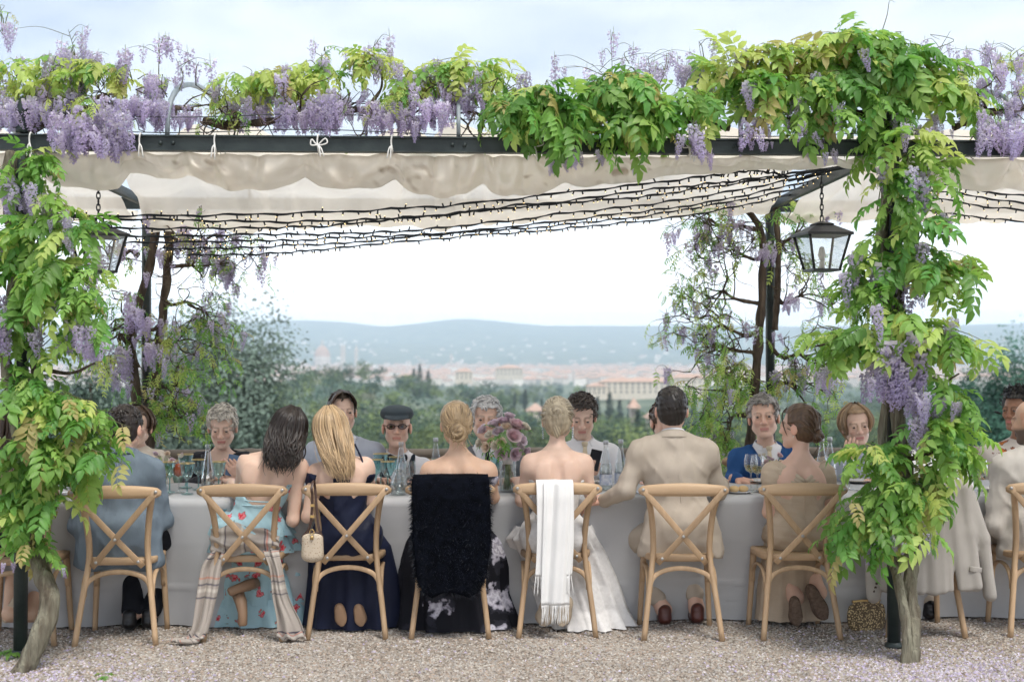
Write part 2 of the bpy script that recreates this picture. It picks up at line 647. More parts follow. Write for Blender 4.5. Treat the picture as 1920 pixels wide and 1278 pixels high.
m_far_leaf = mat('woodland_leaves', attr=True, rough=0.75, spec=0.15, transl=0.25)
m_bark = mat('bark', (0.055, 0.042, 0.032), (0.12, 0.095, 0.07), scale=14, rough=0.9, bump=0.6, bscale=30, spec=0.1, stretch=(1, 1, 0.25))
TINTS = [(0.085, 0.125, 0.05), (0.07, 0.115, 0.07), (0.17, 0.21, 0.06), (0.12, 0.16, 0.07), (0.22, 0.25, 0.08), (0.065, 0.10, 0.065), (0.15, 0.145, 0.08)]
g = np.random.default_rng(11)
wood = MB()
n_t = 0
VILLA = (at(1210, 740, 900)[0], 900.0)
for k in range(5200):
    r = math.exp(g.uniform(math.log(250), math.log(1900)))
    a = g.uniform(-0.5, 0.5)
    x, y = r * math.sin(a), r * math.cos(a)
    if abs(x - VILLA[0]) < 62 and -170 < y - VILLA[1] < 40:
        continue
    open_field = math.sin(x / 67.0 + 1.3) * math.sin(y / 91.0 + 0.4) + 0.4 * math.sin(x / 23.0 + y / 31)
    if open_field > 0.62:
        continue
    z = float(land_z(x, y))
    h = g.uniform(6, 12) * (1.25 if g.random() < 0.1 else 1)
    w = h * g.uniform(0.34, 0.55)
    ti = TINTS[int(np.clip(abs(math.sin(x / 140 + y / 210) * 4 + g.normal() * 1.5), 0, 6))]
    ti = np.array(ti) * g.uniform(0.75, 1.3) * np.array([.9, 1.0, 1.1])
    big = 1 if r < 450 else 0
    wood.add(*crown_geo(g, (x, y, z + h * 0.56), (w, w, h * 0.45), 26 if big else 12, 22 if big else 10, (0.40 if big else 0.85), tint=ti))
    n_t += 1
    if n_t >= 2300:
        break
tag(wood.build('woodland', m_far_leaf, None, False), 'far-off mixed green woodland covering the valley slopes', None, None, 'stuff')


def make_tree(name, label, px, py_top, Y, h, rx, crown_tint, n_cl=60, n_lf=60, size=0.11, group=None, cy_=None, flat=0.8, cr=0.42, trunk_r=0.18):
    p = at(px, py_top, Y)
    zg = float(land_z(p[0], Y))
    zt = p[2]
    h = zt - zg
    t = thing(name, label, 'tree', (p[0], Y, zg), 0, group)
    gg = np.random.default_rng(int(px + py_top))
    b = MB()
    b.tube(spline([(0, 0, -0.3), (0.05 * h * 0.3, 0, h * 0.3), (0.02, 0.05, h * 0.62), (0, 0, h * 0.88)], 12), np.linspace(trunk_r, trunk_r * 0.25, 12), 8)
    for i in range(7):
        z0 = h * gg.uniform(0.25, 0.6)
        d_ = np.array([gg.normal(), gg.normal(), 0.9])
        d_[:2] *= rx * 0.45
        d_[2] *= h * 0.16
        b.tube(spline([(0, 0, z0), np.array([0, 0, z0]) + d_ * 0.5 + (0, 0, -0.05 * h), np.array([0, 0, z0]) + d_], 7), np.linspace(trunk_r * 0.5, trunk_r * 0.12, 7), 6)
    b.build('trunk', m_bark, t)
    b = MB()
    b.add(*crown_geo(gg, (0, 0, h * (1 - cr)), (rx, rx, h * cr), n_cl, n_lf, size, shell=0.35, clump=0.13, tint=crown_tint, tvar=0.35, flat=flat))
    b.build('crown', m_far_leaf, t, False)
    return t


make_tree('oak_tree', 'big grey-green evergreen tree on the slope behind the grey-haired woman', 395, 560, 40, 9, 2.8, (0.17, 0.225, 0.18), 330, 130, 0.075, cr=0.49)
make_tree('oak_tree', 'broad dark green tree on the slope behind the two-stemmed wisteria', 170, 655, 46, 9, 2.6, (0.075, 0.115, 0.085), 150, 110, 0.085, cr=0.49)
for i, (px, pt, Y, rx, lab) in enumerate([(1905, 655, 62, 3.0, 'dense dark green pine behind the man with black curly hair'),
                                          (1985, 640, 70, 3.4, 'tall dark pine at the end of the row past the curly haired person'),
                                          (1800, 735, 66, 1.9, 'low rounded green tree between the vine post and the dense pine')]):
    make_tree('pine_tree', lab, px, pt, Y, 9, rx, (0.06, 0.145, 0.10), 240, 130, 0.10, cr=0.49)
CYP = [(1120, 742, 560), (1143, 735, 560), (1162, 748, 600), (1088, 752, 520), (1072, 760, 500), (1196, 768, 330), (985, 728, 640), (965, 735, 660), (1016, 745, 700), (787, 682, 830), (776, 690, 850), (803, 694, 860),
       (700, 755, 500), (883, 745, 600), (1300, 742, 620), (1330, 735, 640), (620, 742, 560), (1180, 752, 640)]
cyp0 = None
for i, (px, pt, Y) in enumerate(CYP):
    p = at(px, pt, Y)
    zg = float(land_z(p[0], Y)) - 1
    h = max(9.0, min(20.0, p[2] - zg))
    if cyp0 is None:
        cyp0 = thing('cypress_tree', 'tall narrow dark cypress standing out of the far woodland', 'tree', (0, 0, 0), 0, 'far cypresses')
        b = MB()
        b.tube([(0, 0, -1), (0, 0, 8), (0, 0, 15)], [0.3, 0.2, 0.05], 6)
        b.build('trunk', m_bark, cyp0)
        b = MB()
        gg = np.random.default_rng(5)
        for q in range(9):
            zz = 1.5 + q * 1.6
            w = 1.35 * math.sin(math.pi * min(0.97, 0.28 + q / 13.0)) ** 0.8
            b.add(*crown_geo(gg, (0, 0, zz), (w, w, 1.4), 10, 14, 0.3, shell=0.7, clump=0.3, tint=(0.035, 0.06, 0.042), tvar=0.3, flat=1.4))
        b.build('crown', m_far_leaf, cyp0, False)
        o = cyp0
    else:
        o = copy_tree(cyp0)
    zb = p[2] - h
    o.location = (p[0], Y, max(zg, zb) if p[2] - zg <= 20 else zb)
    s = h / 16.0
    o.scale = (s * random.uniform(0.85, 1.2), s * random.uniform(0.85, 1.2), s)

# ---- buildings
m_plaster = mat('plaster', (0.66, 0.58, 0.48), (0.72, 0.64, 0.54), scale=0.4, rough=0.9, spec=0.1)
m_rooft = mat('roof_tiles', (0.46, 0.31, 0.24), (0.55, 0.39, 0.31), scale=0.8, rough=0.9, spec=0.1)
m_shut = mat('shutters', (0.26, 0.23, 0.20), rough=0.7)
m_house = mat('house_walls', (0.80, 0.72, 0.64), rough=0.9, spec=0.1, rand=0.22, rhue=0.03)
m_stone = mat('pale_stone', (0.66, 0.60, 0.54), (0.55, 0.48, 0.42), scale=0.1, rough=0.9, spec=0.1)


def hip_roof(b, x0, x1, y0, y1, z, h, over=0.8):
    x0 -= over; x1 += over; y0 -= over; y1 += over
    q = min(x1 - x0, y1 - y0) / 2
    ym = (y0 + y1) / 2
    v = [(x0, y0, z), (x1, y0, z), (x1, y1, z), (x0, y1, z), (x0 + q, ym, z + h), (x1 - q, ym, z + h)]
    b.add(v, [np.array([(0, 1, 5, 4), (2, 3, 4, 5)]), np.array([(1, 2, 5), (3, 0, 4)]), np.array([(3, 2, 1, 0)])])


def villa_block(t, x0, x1, z1, y0, y1, rows, nwin):
    b = MB()
    b.box((x0, y0, -4), (x1, y1, z1))
    b.build('wall', m_plaster, t, False)
    b = MB()
    hip_roof(b, x0, x1, y0, y1, z1, 3.2)
    b.build('roof', m_rooft, t, False)
    for rz in rows:
        for i in range(nwin):
            xc = x0 + (i + 0.5) * (x1 - x0) / nwin
            b = MB()
            b.box((xc - 0.7, y0 - 0.12, rz - 1.2), (xc + 0.7, y0 + 0.1, rz + 1.2))
            b.build('window', m_shut, t, False)


p = at(1210, 740, 900)
vz = float(land_z(p[0], 900))
vt = thing('villa', 'long ochre villa with red tiled roof and rows of shuttered windows', 'building', (p[0], 900, p[2]))
villa_block(vt, -34, 46, 11, 0, 14, (2.6, 6.2, 9.4), 18)
villa_block(vt, 18, 46.5, 14.5, -6, 10, (2.6, 6.6, 11), 7)
villa_block(vt, -44, -30, 7.5, -3, 10, (2.2, 5.2), 4)
vt.scale = (.9, .9, .8)
for (px, py, Y, w, h, lab) in [(870, 712, 1300, 17, 8, 'small cream farmhouse with red roof among the trees left of the villa'), (1005, 788, 560, 7, 4, 'small pink house half hidden by woodland'),
                               (1240, 806, 330, 6, 3, 'pale cottage in the trees below the villa'), (955, 705, 1500, 30, 9, 'low long pale building at the edge of town'), (1190, 800, 420, 2.4, 6, 'slim cream chapel gable between cypresses')]:
    p = at(px, py, Y)
    t = thing('farmhouse', lab, 'building', (p[0], Y, p[2]))
    villa_block(t, -w / 2, w / 2, h, 0, w * 0.5 + 3, (h * 0.3, h * 0.72), max(2, int(w / 4)))

# town: single houses that show largest, and the rest as one mass
hb = MB()
hb.box((-0.5, -0.5, -0.6), (0.5, 0.5, 0.8))
house_me = hb.mesh('house', m_house, False)
rb = MB()
hip_roof(rb, -0.5, 0.5, -0.5, 0.5, 0.8, 0.25, 0.05)
roof_me = rb.mesh('roof', m_rooft, False)
g = np.random.default_rng(21)
mass_w, mass_r = MB(), MB()
cnt = 0
for k in range(3600):
    r = g.uniform(2000, 4600) if k < 3000 else g.uniform(4600, 7600)
    a = g.uniform(-0.42, 0.45)
    if k >= 3000 and g.random() < 0.45:
        continue
    x, y = r * math.sin(a), r * math.cos(a)
    z = float(land_z(x, y))
    w, d, h = g.uniform(9, 30), g.uniform(9, 16), g.uniform(9, 19)
    if r > 4600:
        h *= 0.7
    if k < 280 and r < 4600:
        t = link('town_house', house_me)
        t.location = (x, y, z)
        t.scale = (w, d, h)
        t.rotation_euler = (0, 0, g.uniform(-0.5, 0.5))
        tag(t, 'tiny pale town house with red roof in the far city', 'house', 'houses of the far city')
        link('roof', roof_me, t)
    else:
        b = MB()
        mass_w.box((x - w / 2, y - d / 2, z - 5), (x + w / 2, y + d / 2, z + h * 0.8), np.array((0.82, 0.75, 0.68)) * g.uniform(0.75, 1.2))
        hip_roof(mass_r, x - w / 2, x + w / 2, y - d / 2, y + d / 2, z + h * 0.8, h * 0.2)
m_housem = mat('far_house_walls', attr=True, rough=0.9, spec=0.1)
cm = tag(mass_w.build('city', m_housem, None, False), 'pale mass of far-off city houses on the plain', None, None, 'stuff')
mo = mass_r.build('city_roofs', m_rooft, cm, False)
mo['kind'] = 'stuff'
# cathedral with dome, and towers
p = at(604, 690, 3600)
t = thing('cathedral', 'far cathedral with large red dome and pale walls above the city', 'church', (p[0], 3600, p[2] - 12))
b = MB()
b.box((-16, -50, 0), (14, 50, 32))
b.lathe([(29, 0), (29, 48), (27, 54)], 8)
b.build('wall', m_stone, t, False)
b = MB()
b.lathe([(27, 53), (26, 62), (22.5, 73), (16, 83), (7, 90), (3.5, 91.5)], 8)
b.build('dome', m_rooft, t, False)
b = MB()
b.lathe([(3.6, 91), (3.6, 103), (0.3, 112)], 8)
b.build('lantern', m_stone, t, False)
t.scale = (.8, .8, .8)
for (px, py, Y, w, h, lab, sp_) in [(643, 695, 3500, 12, 74, 'far slim bell tower with flat top beside the cathedral', 0), (668, 695, 3500, 9, 62, 'far stone tower with short spire right of the bell tower', 14), (846, 690, 3900, 7, 44, 'small far tower in the middle of the city', 6)]:
    p = at(px, py, Y)
    t = thing('bell_tower', lab, 'tower', (p[0], Y, p[2] - 10))
    b = MB()
    b.box((-w / 2, -w / 2, -10), (w / 2, w / 2, h))
    b.build('shaft', m_stone, t, False)
    b = MB()
    b.box((-w / 2 - 1, -w / 2 - 1, h), (w / 2 + 1, w / 2 + 1, h + 4))
    if sp_:
        b.lathe([(w / 2, h + 4), (0.1, h + 4 + sp_)], 4)
    b.build('top', m_stone, t, False)

# haze: the air itself, a closed box round the whole scene
hz = MB()
hz.box((-9500, -60, -60), (9500, 13500, 420))
m_haze = bpy.data.materials.new('haze')
m_haze.use_nodes = True
N, L = m_haze.node_tree.nodes, m_haze.node_tree.links
N.remove(N['Principled BSDF'])
pv = N.new('ShaderNodeVolumePrincipled')
pv.inputs['Color'].default_value = (0.74, 0.87, 1.0, 1)
pv.inputs['Density'].default_value = 0.00017
pv.inputs['Anisotropy'].default_value = -0.55
L.new(pv.outputs['Volume'], N['Material Output'].inputs['Volume'])
tag(hz.build('haze', m_haze, None, False), 'pale blue haze lying over the valley', None, None, 'stuff')
# ------------------------------------------------------------------ pergola, canopy, fence, table, chairs, lights
YN, YF = 7.16, 10.0
m_iron = mat('painted_iron', (0.018, 0.028, 0.028), (0.035, 0.048, 0.046), scale=9, rough=0.45, spec=0.4, bump=0.15, bscale=60)
m_zinc = mat('grey_steel', (0.20, 0.24, 0.26), (0.30, 0.33, 0.34), scale=12, rough=0.5, spec=0.4)
m_cord = mat('white_cord', (0.75, 0.74, 0.70), rough=0.9)
m_wire = mat('thin_wire', (0.05, 0.06, 0.06), rough=0.5)


def sweep(b, pts, w, h, c=None, up=(0, 0, 1), r=0.3):
    """A bar with a rounded rectangular section (w across, h along 'up') swept along pts."""
    P = np.asarray(pts, float)
    m = len(P)
    w = np.broadcast_to(np.asarray(w, float), (m,))
    h = np.broadcast_to(np.asarray(h, float), (m,))
    T = np.gradient(P, axis=0)
    T /= np.linalg.norm(T, axis=1, keepdims=True)
    S = np.cross(T, np.asarray(up, float))
    S /= np.linalg.norm(S, axis=1, keepdims=True)
    U = np.cross(S, T)
    q = np.array([(1, 1 - r), (1 - r, 1), (-1 + r, 1), (-1, 1 - r), (-1, -1 + r), (-1 + r, -1), (1 - r, -1), (1, -1 + r)]) / 2
    V = P[:, None] + S[:, None] * (q[None, :, 0:1] * w[:, None, None]) + U[:, None] * (q[None, :, 1:2] * h[:, None, None])
    n = 8
    i = np.arange(m - 1)[:, None] * n
    j = np.arange(n)[None]
    k = (j + 1) % n
    F = np.stack([i + j, i + k, i + n + k, i + n + j], -1).reshape(-1, 4)
    b.add(V.reshape(-1, 3), [F, np.array([list(range(n - 1, -1, -1))]), np.array([list(range((m - 1) * n, m * n))])], c)


XPL = float(at(40, 800, YN)[0])
XPR = float(at(1675, 800, YN)[0])
BAY = XPR - XPL
pergola = thing('pergola', 'dark iron pergola with round posts, straight beams and arched ribs over the table', 'pergola', (0, YN, 0))
for (x, y) in [(XPL, YN), (XPR, YN), (XPL, YF), (XPR, YF), (XPL - BAY, YN), (XPR + BAY, YN), (XPL - BAY, YF), (XPR + BAY, YF)]:
    b = MB()
    b.lathe([(0.0, -0.02), (0.036, -0.02), (0.036, 2.68), (0.03, 2.70)], 16, (x, y - YN, 0))
    b.lathe([(0.037, 0.0), (0.05, 0.0), (0.05, 0.015), (0.037, 0.03)], 16, (x, y - YN, 0))
    b.build('post', m_iron, pergola)
for x in (XPL, XPR):
    b = MB()
    b.lathe([(0.0, 2.76), (0.034, 2.76), (0.034, 2.79), (0.022, 2.80), (0.028, 2.83), (0.024, 2.84), (0.036, 2.86), (0.040, 2.885), (0.032, 2.92), (0.018, 2.945), (0.0, 2.955)], 14, (x, 0, 0))
    b.build('finial', m_iron, pergola)
ZB = 2.71
for y in (YN, YF):
    b = MB()
    b.box((XPL - BAY, y - YN - 0.012, ZB - 0.034), (XPR + BAY, y - YN + 0.012, ZB + 0.034))
    b.box((XPL - BAY, y - YN - 0.03, ZB - 0.042), (XPR + BAY, y - YN + 0.03, ZB - 0.033))
    b.box((XPL - BAY, y - YN - 0.03, ZB + 0.033), (XPR + BAY, y - YN + 0.03, ZB + 0.042))
    b.build('beam', m_iron, pergola, False)
for x in (XPL, XPR):
    b = MB()
    b.box((x - 0.02, 0.032, ZB - 0.03), (x + 0.02, YF - YN - 0.032, ZB + 0.03))
    b.build('cross_beam', m_iron, pergola, False)
RIBX = [-1.54 * 2, -1.54, 0.01, 1.54, 1.54 * 2, 1.54 * 3]
for x in RIBX:
    t_ = np.linspace(0, math.pi, 26)
    pts = np.stack([np.full(26, x), (YF - YN) / 2 * (1 - np.cos(t_)), ZB + 0.045 + 0.46 * np.sin(t_) ** 0.8], 1)
    b = MB()
    sweep(b, pts, 0.03, 0.022, up=(1, 0, 0))
    b.build('rib', m_zinc, pergola)
    for dx in (-0.033, 0.033):
        b = MB()
        b.tube([(x + dx, -0.012, ZB), (x + dx, -0.022, ZB)], 0.011, 8)
        b.build('bolt', m_iron, pergola)
for zz, yy in ((2.775, -0.02), (2.87, 0.05), (2.98, 0.3)):
    b = MB()
    xs = np.linspace(XPL - 1.5, XPR + 1.8, 40)
    b.tube(np.stack([xs, np.full(40, yy), zz + 0.012 * np.cos((xs + 0.77) / 1.54 * 6.283)], 1), 0.0028, 5)
    b.build('wire', m_wire, pergola)

# canopy of cream cloth
m_canvas = mat('cream_cloth', (0.95, 0.88, 0.765), (0.91, 0.83, 0.71), scale=3.0, rough=0.9, spec=0.1, transl=0.45, attr=True, bump=0.25, bscale=9, bdist=0.02, detail=6)
sheer(m_canvas, 0.13)


TIES = [float(at(px, 268, YN)[0]) for px in (60, 243, 265, 350, 405, 572, 597, 715, 735, 905, 1000, 1060, 1140, 1290, 1400, 1510, 1800, 1900)]


def canopy_geo(x0, x1, near, far, nu, seed):
    """near/far: (X, bottom z) control points of the two hanging bags."""
    nx = np.array(near)
    fx = np.array(far)

    def fn(u, v):
        X = x0 + (x1 - x0) * u
        zb = np.interp(X, nx[:, 0], nx[:, 1])
        zb = 2.49 + (zb - 2.49) * 1.05
        zf = np.interp(X, fx[:, 0], fx[:, 1])
        kv = np.array([0, 0.07, 0.14, 0.18, 0.22, 0.30, 0.42, 0.55, 0.68, 0.78, 0.86, 0.90, 0.94, 1.0])
        Yk = np.array([7.185, 7.20, 7.24, 7.31, 7.40, 7.62, 8.1, 8.58, 9.05, 9.42, 9.70, 9.80, 9.90, 9.965])
        Y = np.interp(v, kv, Yk)
        zn = zb
        Zs = [np.full_like(X, 2.655), zn + (2.655 - zn) * 0.45, zn + 0.03, zn, zn + 0.05, 2.70 + 0 * X, 2.93 + 0 * X, 3.03 + 0 * X, 2.92 + 0 * X, 2.76 + 0 * X, zf + 0.05, zf, zf + 0.03, np.full_like(X, 2.655)]
        Z = np.zeros_like(X)
        for i in range(len(kv) - 1):
            t = np.clip((v - kv[i]) / (kv[i + 1] - kv[i]), 0, 1)
            s = t * t * (3 - 2 * t) if i in (4, 9) else t
            m = (v >= kv[i]) & (v <= kv[i + 1])
            Z = np.where(m, Zs[i] + (Zs[i + 1] - Zs[i]) * s, Z)
        mid = np.clip((v - 0.2) / 0.15, 0, 1) * np.clip((0.86 - v) / 0.12, 0, 1)
        sag = 0.5 - 0.5 * np.cos((X - 0.01) / 1.54 * 6.283)
        Z = Z - mid * 0.10 * sag
        q = np.stack([X, 0 * X, 0 * X + seed], -1)
        ph = 26 * X + 3.0 * np.sin(2.3 * X + seed) + 1.6 * np.sin(5.1 * X) + 1.5 * np.sin(3 * v + X)
        edge = np.clip(1 - v / 0.33, 0, 1) + np.clip((v - 0.7) / 0.3, 0, 1)
        am = 0.4 + 0.6 * np.abs(np.sin(1.9 * X + 0.7 + seed))
        Y = Y + edge * 0.034 * am * (np.sin(ph) + 0.5 * np.sin(2.3 * ph + 1))
        Z = Z + edge * 0.022 * am * np.sin(ph + 1.2) * np.clip(v * 12, 0, 1) * np.clip((1 - v) * 12, 0, 1)
        Z = Z + mid * (0.085 * (np.abs(np.sin(4.2 * X + 1.6 * Y + np.sin(2 * X))) ** 0.7 - 0.6) + 0.03 * np.sin(15 * X + 3.2 * Y + np.sin(4 * X)))
        nearm = np.clip(1 - np.abs(v - 0.1) / 0.14, 0, 1)
        dep = np.clip(2.67 - Z, 0.0, 1) + 0.03
        for tx in TIES:
            w_ = np.exp(-((X - tx) / 0.22) ** 2) * nearm
            th = np.arctan2(X - tx, dep)
            Y = Y + w_ * 0.045 * np.sin(th * 8 + tx * 7) * np.clip(dep * 7, 0, 1)
            Z = Z + w_ * 0.03 * np.exp(-((X - tx) / 0.05) ** 2)
        Y = Y + nearm * 0.016 * np.sin(64 * X + 5 * np.sin(3 * X)) * np.exp(-v / 0.16) * (0.5 + 0.6 * np.sin(2.7 * X) ** 2)
        Y = Y + nearm * 0.03 * (np.abs(np.sin(ph * 0.37 + 1)) ** 0.6 - 0.6)
        Xo = X + edge * 0.01 * np.cos(ph)
        return np.stack([Xo, Y, Z], -1)
    V, F = sheet(nu, 110, fn)
    v = np.tile(np.linspace(0, 1, 110), nu)
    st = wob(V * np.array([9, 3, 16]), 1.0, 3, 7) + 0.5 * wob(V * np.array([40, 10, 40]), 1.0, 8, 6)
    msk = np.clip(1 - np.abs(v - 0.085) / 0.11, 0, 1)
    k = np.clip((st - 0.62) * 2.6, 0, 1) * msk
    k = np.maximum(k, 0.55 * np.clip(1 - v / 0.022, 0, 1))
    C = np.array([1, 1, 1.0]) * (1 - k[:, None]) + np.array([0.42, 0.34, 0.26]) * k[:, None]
    return V, F, C


def swag(pts, Y):
    return [(float(at(px, py, Y)[0]), float(at(px, py, Y)[2])) for px, py in pts]


near_pts = swag([(60, 335), (120, 350), (180, 358), (222, 352), (243, 330), (262, 334), (290, 340), (325, 336), (350, 330), (385, 348), (430, 358), (480, 358), (540, 350), (572, 338), (600, 352), (640, 358),
                 (690, 352), (715, 355), (740, 345), (790, 366), (840, 372), (880, 360), (905, 352), (950, 370), (1010, 366), (1060, 350), (1090, 348), (1140, 352), (1200, 340), (1260, 332), (1320, 330), (1380, 326), (1440, 322), (1500, 322), (1560, 316), (1640, 318)], 7.3)
far_pts = swag([(60, 440), (200, 430), (300, 436), (420, 428), (450, 436), (470, 442), (500, 430), (560, 428), (630, 424), (700, 426), (780, 424), (820, 436), (860, 426), (950, 418), (1040, 416), (1100, 412), (1150, 408), (1230, 412), (1290, 404), (1400, 402), (1500, 396)], 9.8)
near_r = [(XPR + 0.06, 2.50), (2.7, 2.52), (2.9, 2.50), (3.3, 2.48), (3.9, 2.49), (4.6, 2.5)]
far_r = [(XPR + 0.05, 2.56), (3.0, 2.58), (3.6, 2.56), (4.3, 2.58), (4.6, 2.57)]
can = thing('canopy', 'gathered cream cloth canopy hung in swags under the pergola beam', 'canopy', (0, 0, 0))
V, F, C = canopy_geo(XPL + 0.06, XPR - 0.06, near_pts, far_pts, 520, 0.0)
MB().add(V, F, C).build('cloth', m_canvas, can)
for px in (60, 265, 405, 597, 735, 1000, 1060, 1290, 1310, 1510):
    p = at(px, 268, YN)
    b = MB()
    x, y = p[0], YN - 0.034
    b.tube(spline([(x, y + 0.06, 2.66), (x + 0.004, y, 2.672), (x - 0.003, y - 0.003, 2.72), (x + 0.002, y, 2.756), (x, y + 0.05, 2.757)], 14), 0.0045, 6)
    if px in (597, 1000, 1290):
        b.tube(spline([(x, y, 2.70), (x + 0.04, y - 0.01, 2.735), (x + 0.05, y - 0.012, 2.71), (x, y - 0.008, 2.70), (x - 0.03, y - 0.01, 2.73), (x - 0.035, y - 0.01, 2.70), (x, y - 0.008, 2.70)], 24), 0.004, 6)
    for q in range(2):
        e = random.uniform(-0.035, 0.035)
        b.tube(spline([(x, y - 0.006, 2.70), (x + e * 0.6, y - 0.014, 2.68), (x + e, y - 0.012, 2.64 - random.random() * 0.02)], 8), 0.004, 6)
    b.build('tie', m_cord, can)
can2 = thing('canopy', 'cream cloth canopy of the neighbouring bay past the vine-covered post', 'canopy', (0, 0, 0))
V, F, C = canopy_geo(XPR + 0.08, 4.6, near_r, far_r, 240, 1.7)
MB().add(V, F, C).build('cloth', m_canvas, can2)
can3 = thing('canopy', 'cream cloth canopy end behind the leafy corner post with the acorn finial', 'canopy', (0, 0, 0))
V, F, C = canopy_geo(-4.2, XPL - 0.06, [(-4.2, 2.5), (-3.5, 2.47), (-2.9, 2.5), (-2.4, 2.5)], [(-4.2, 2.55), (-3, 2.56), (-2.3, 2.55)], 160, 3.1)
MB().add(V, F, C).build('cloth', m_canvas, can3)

# string lights: cable and rod bulbs
m_cable = mat('black_cable', (0.012, 0.016, 0.022), rough=0.5)
m_warm = bpy.data.materials.new('warm_led')
m_warm.use_nodes = True
bb = m_warm.node_tree.nodes['Principled BSDF']
bb.inputs['Base Color'].default_value = (0.9, 0.7, 0.35, 1)
bb.inputs['Emission Color'].default_value = (1.0, 0.72, 0.32, 1)
bb.inputs['Emission Strength'].default_value = 1.6
STR = [([(110, 405), (400, 402), (700, 391), (980, 366), (1280, 336), (1400, 322), (1480, 330)], 7.55, 'string light cable, the uppermost and boldest strand under the swags'),
       ([(110, 408), (400, 413), (640, 414), (800, 405), (1000, 386), (1250, 352), (1400, 338), (1562, 314)], 7.75, 'string light cable, second strand below the swags'),
       ([(200, 428), (450, 430), (640, 428), (900, 402), (1150, 378), (1330, 352), (1562, 318)], 8.0, 'string light cable, third strand below the swags'),
       ([(215, 444), (450, 441), (640, 440), (850, 428), (1100, 398), (1330, 366), (1562, 322)], 8.35, 'string light cable, fourth strand below the swags'),
       ([(235, 455), (450, 453), (640, 451), (850, 438), (1100, 410), (1330, 378), (1560, 330)], 8.7, 'string light cable, third strand up from the lowest, against the white sky'),
       ([(300, 466), (450, 466), (640, 459), (900, 436), (1100, 420), (1300, 392), (1540, 345)], 9.0, 'string light cable, second strand up from the lowest, against the white sky'),
       ([(350, 478), (500, 477), (640, 468), (900, 444), (1100, 427), (1300, 404), (1520, 358)], 9.3, 'lowest string light cable against the white sky'),
       ([(1700, 318), (1760, 325), (1850, 336), (1960, 356)], 7.6, 'string light cable, top strand in the bay beyond the vine post'),
       ([(1690, 330), (1760, 340), (1850, 356), (1960, 372)], 7.9, 'string light cable, second strand in the bay beyond the vine post'),
       ([(1690, 345), (1760, 360), (1850, 372), (1960, 388)], 8.3, 'string light cable, third strand in the bay beyond the vine post'),
       ([(1690, 362), (1760, 374), (1850, 388), (1960, 400)], 8.6, 'string light cable, fourth strand in the bay beyond the vine post'),
       ([(1700, 388), (1770, 400), (1850, 410), (1960, 420)], 9.2, 'lowest string light cable in the bay beyond the vine post')]
for k, (pp, Y, lab) in enumerate(STR):
    g = np.random.default_rng(50 + k)
    pts = np.array([at(px, py, Y) for px, py in pp])
    L_ = np.linalg.norm(pts[-1] - pts[0])
    m = int(L_ / 0.03)
    path = spline(pts, m)
    path += np.cumsum(g.normal(0, 0.0018, (m, 3)), 0) * np.array([0, 1, 1]) * np.sin(np.linspace(0, np.pi, m))[:, None]
    path[:, 2] += 0.003 * np.sin(np.arange(m) * 1.1)
    t = thing('string_light', lab, 'string lights', path[0], 0, 'strands of string lights')
    q = path - path[0]
    b = MB()
    b.tube(q, 0.0042, 5)
    q2 = q.copy()
    q2[:, 2] += 0.007 * np.sin(np.arange(m) * 0.55)
    q2[:, 1] += 0.006 * np.cos(np.arange(m) * 0.55)
    b.tube(q2, 0.0036, 5)
    b.build('cable', m_cable, t)
    b, bt = MB(), MB()
    for s in np.arange(0.02, L_ - 0.02, 0.058):
        c = q[min(m - 1, int(s / L_ * (m - 1)) + int(g.integers(0, 2)))]
        d = np.array([g.normal(0, 0.35), g.normal(0, 0.5), -1 if g.random() < 0.78 else 1])
        d /= np.linalg.norm(d)
        b.tube([c, c + d * 0.026], 0.0048, 6)
        bt.tube([c + d * 0.026, c + d * 0.030], [0.0028, 0.0012], 5)
    b.build('bulb', m_cable, t)['kind'] = 'stuff'
    bt.build('led_tip', m_warm, t)['kind'] = 'stuff'
# the bundle where the strands meet at the post
b = MB()
g = np.random.default_rng(3)
p0, p1 = at(1495, 334, 8.0), at(1568, 316, 7.9)
for k in range(7):
    o_ = g.normal(0, 0.012, 3)
    b.tube(spline([p0 + o_ * 1.5 - p1, (p0 + p1) / 2 + o_ - p1, g.normal(0, 0.008, 3), np.array([0.35, 0.1, 0.06]) + o_], 14), 0.006, 6)
o = b.build('cable_bundle', m_cable)
o.location = p1
tag(o, 'black taped bundle where the string light cables meet', 'cable bundle')

# hanging lanterns
m_pane = glassmat('lantern_glass', (0.93, 0.95, 0.95), 0.10)
m_black = mat('black_lantern_paint', (0.016, 0.018, 0.02), rough=0.4, spec=0.4)


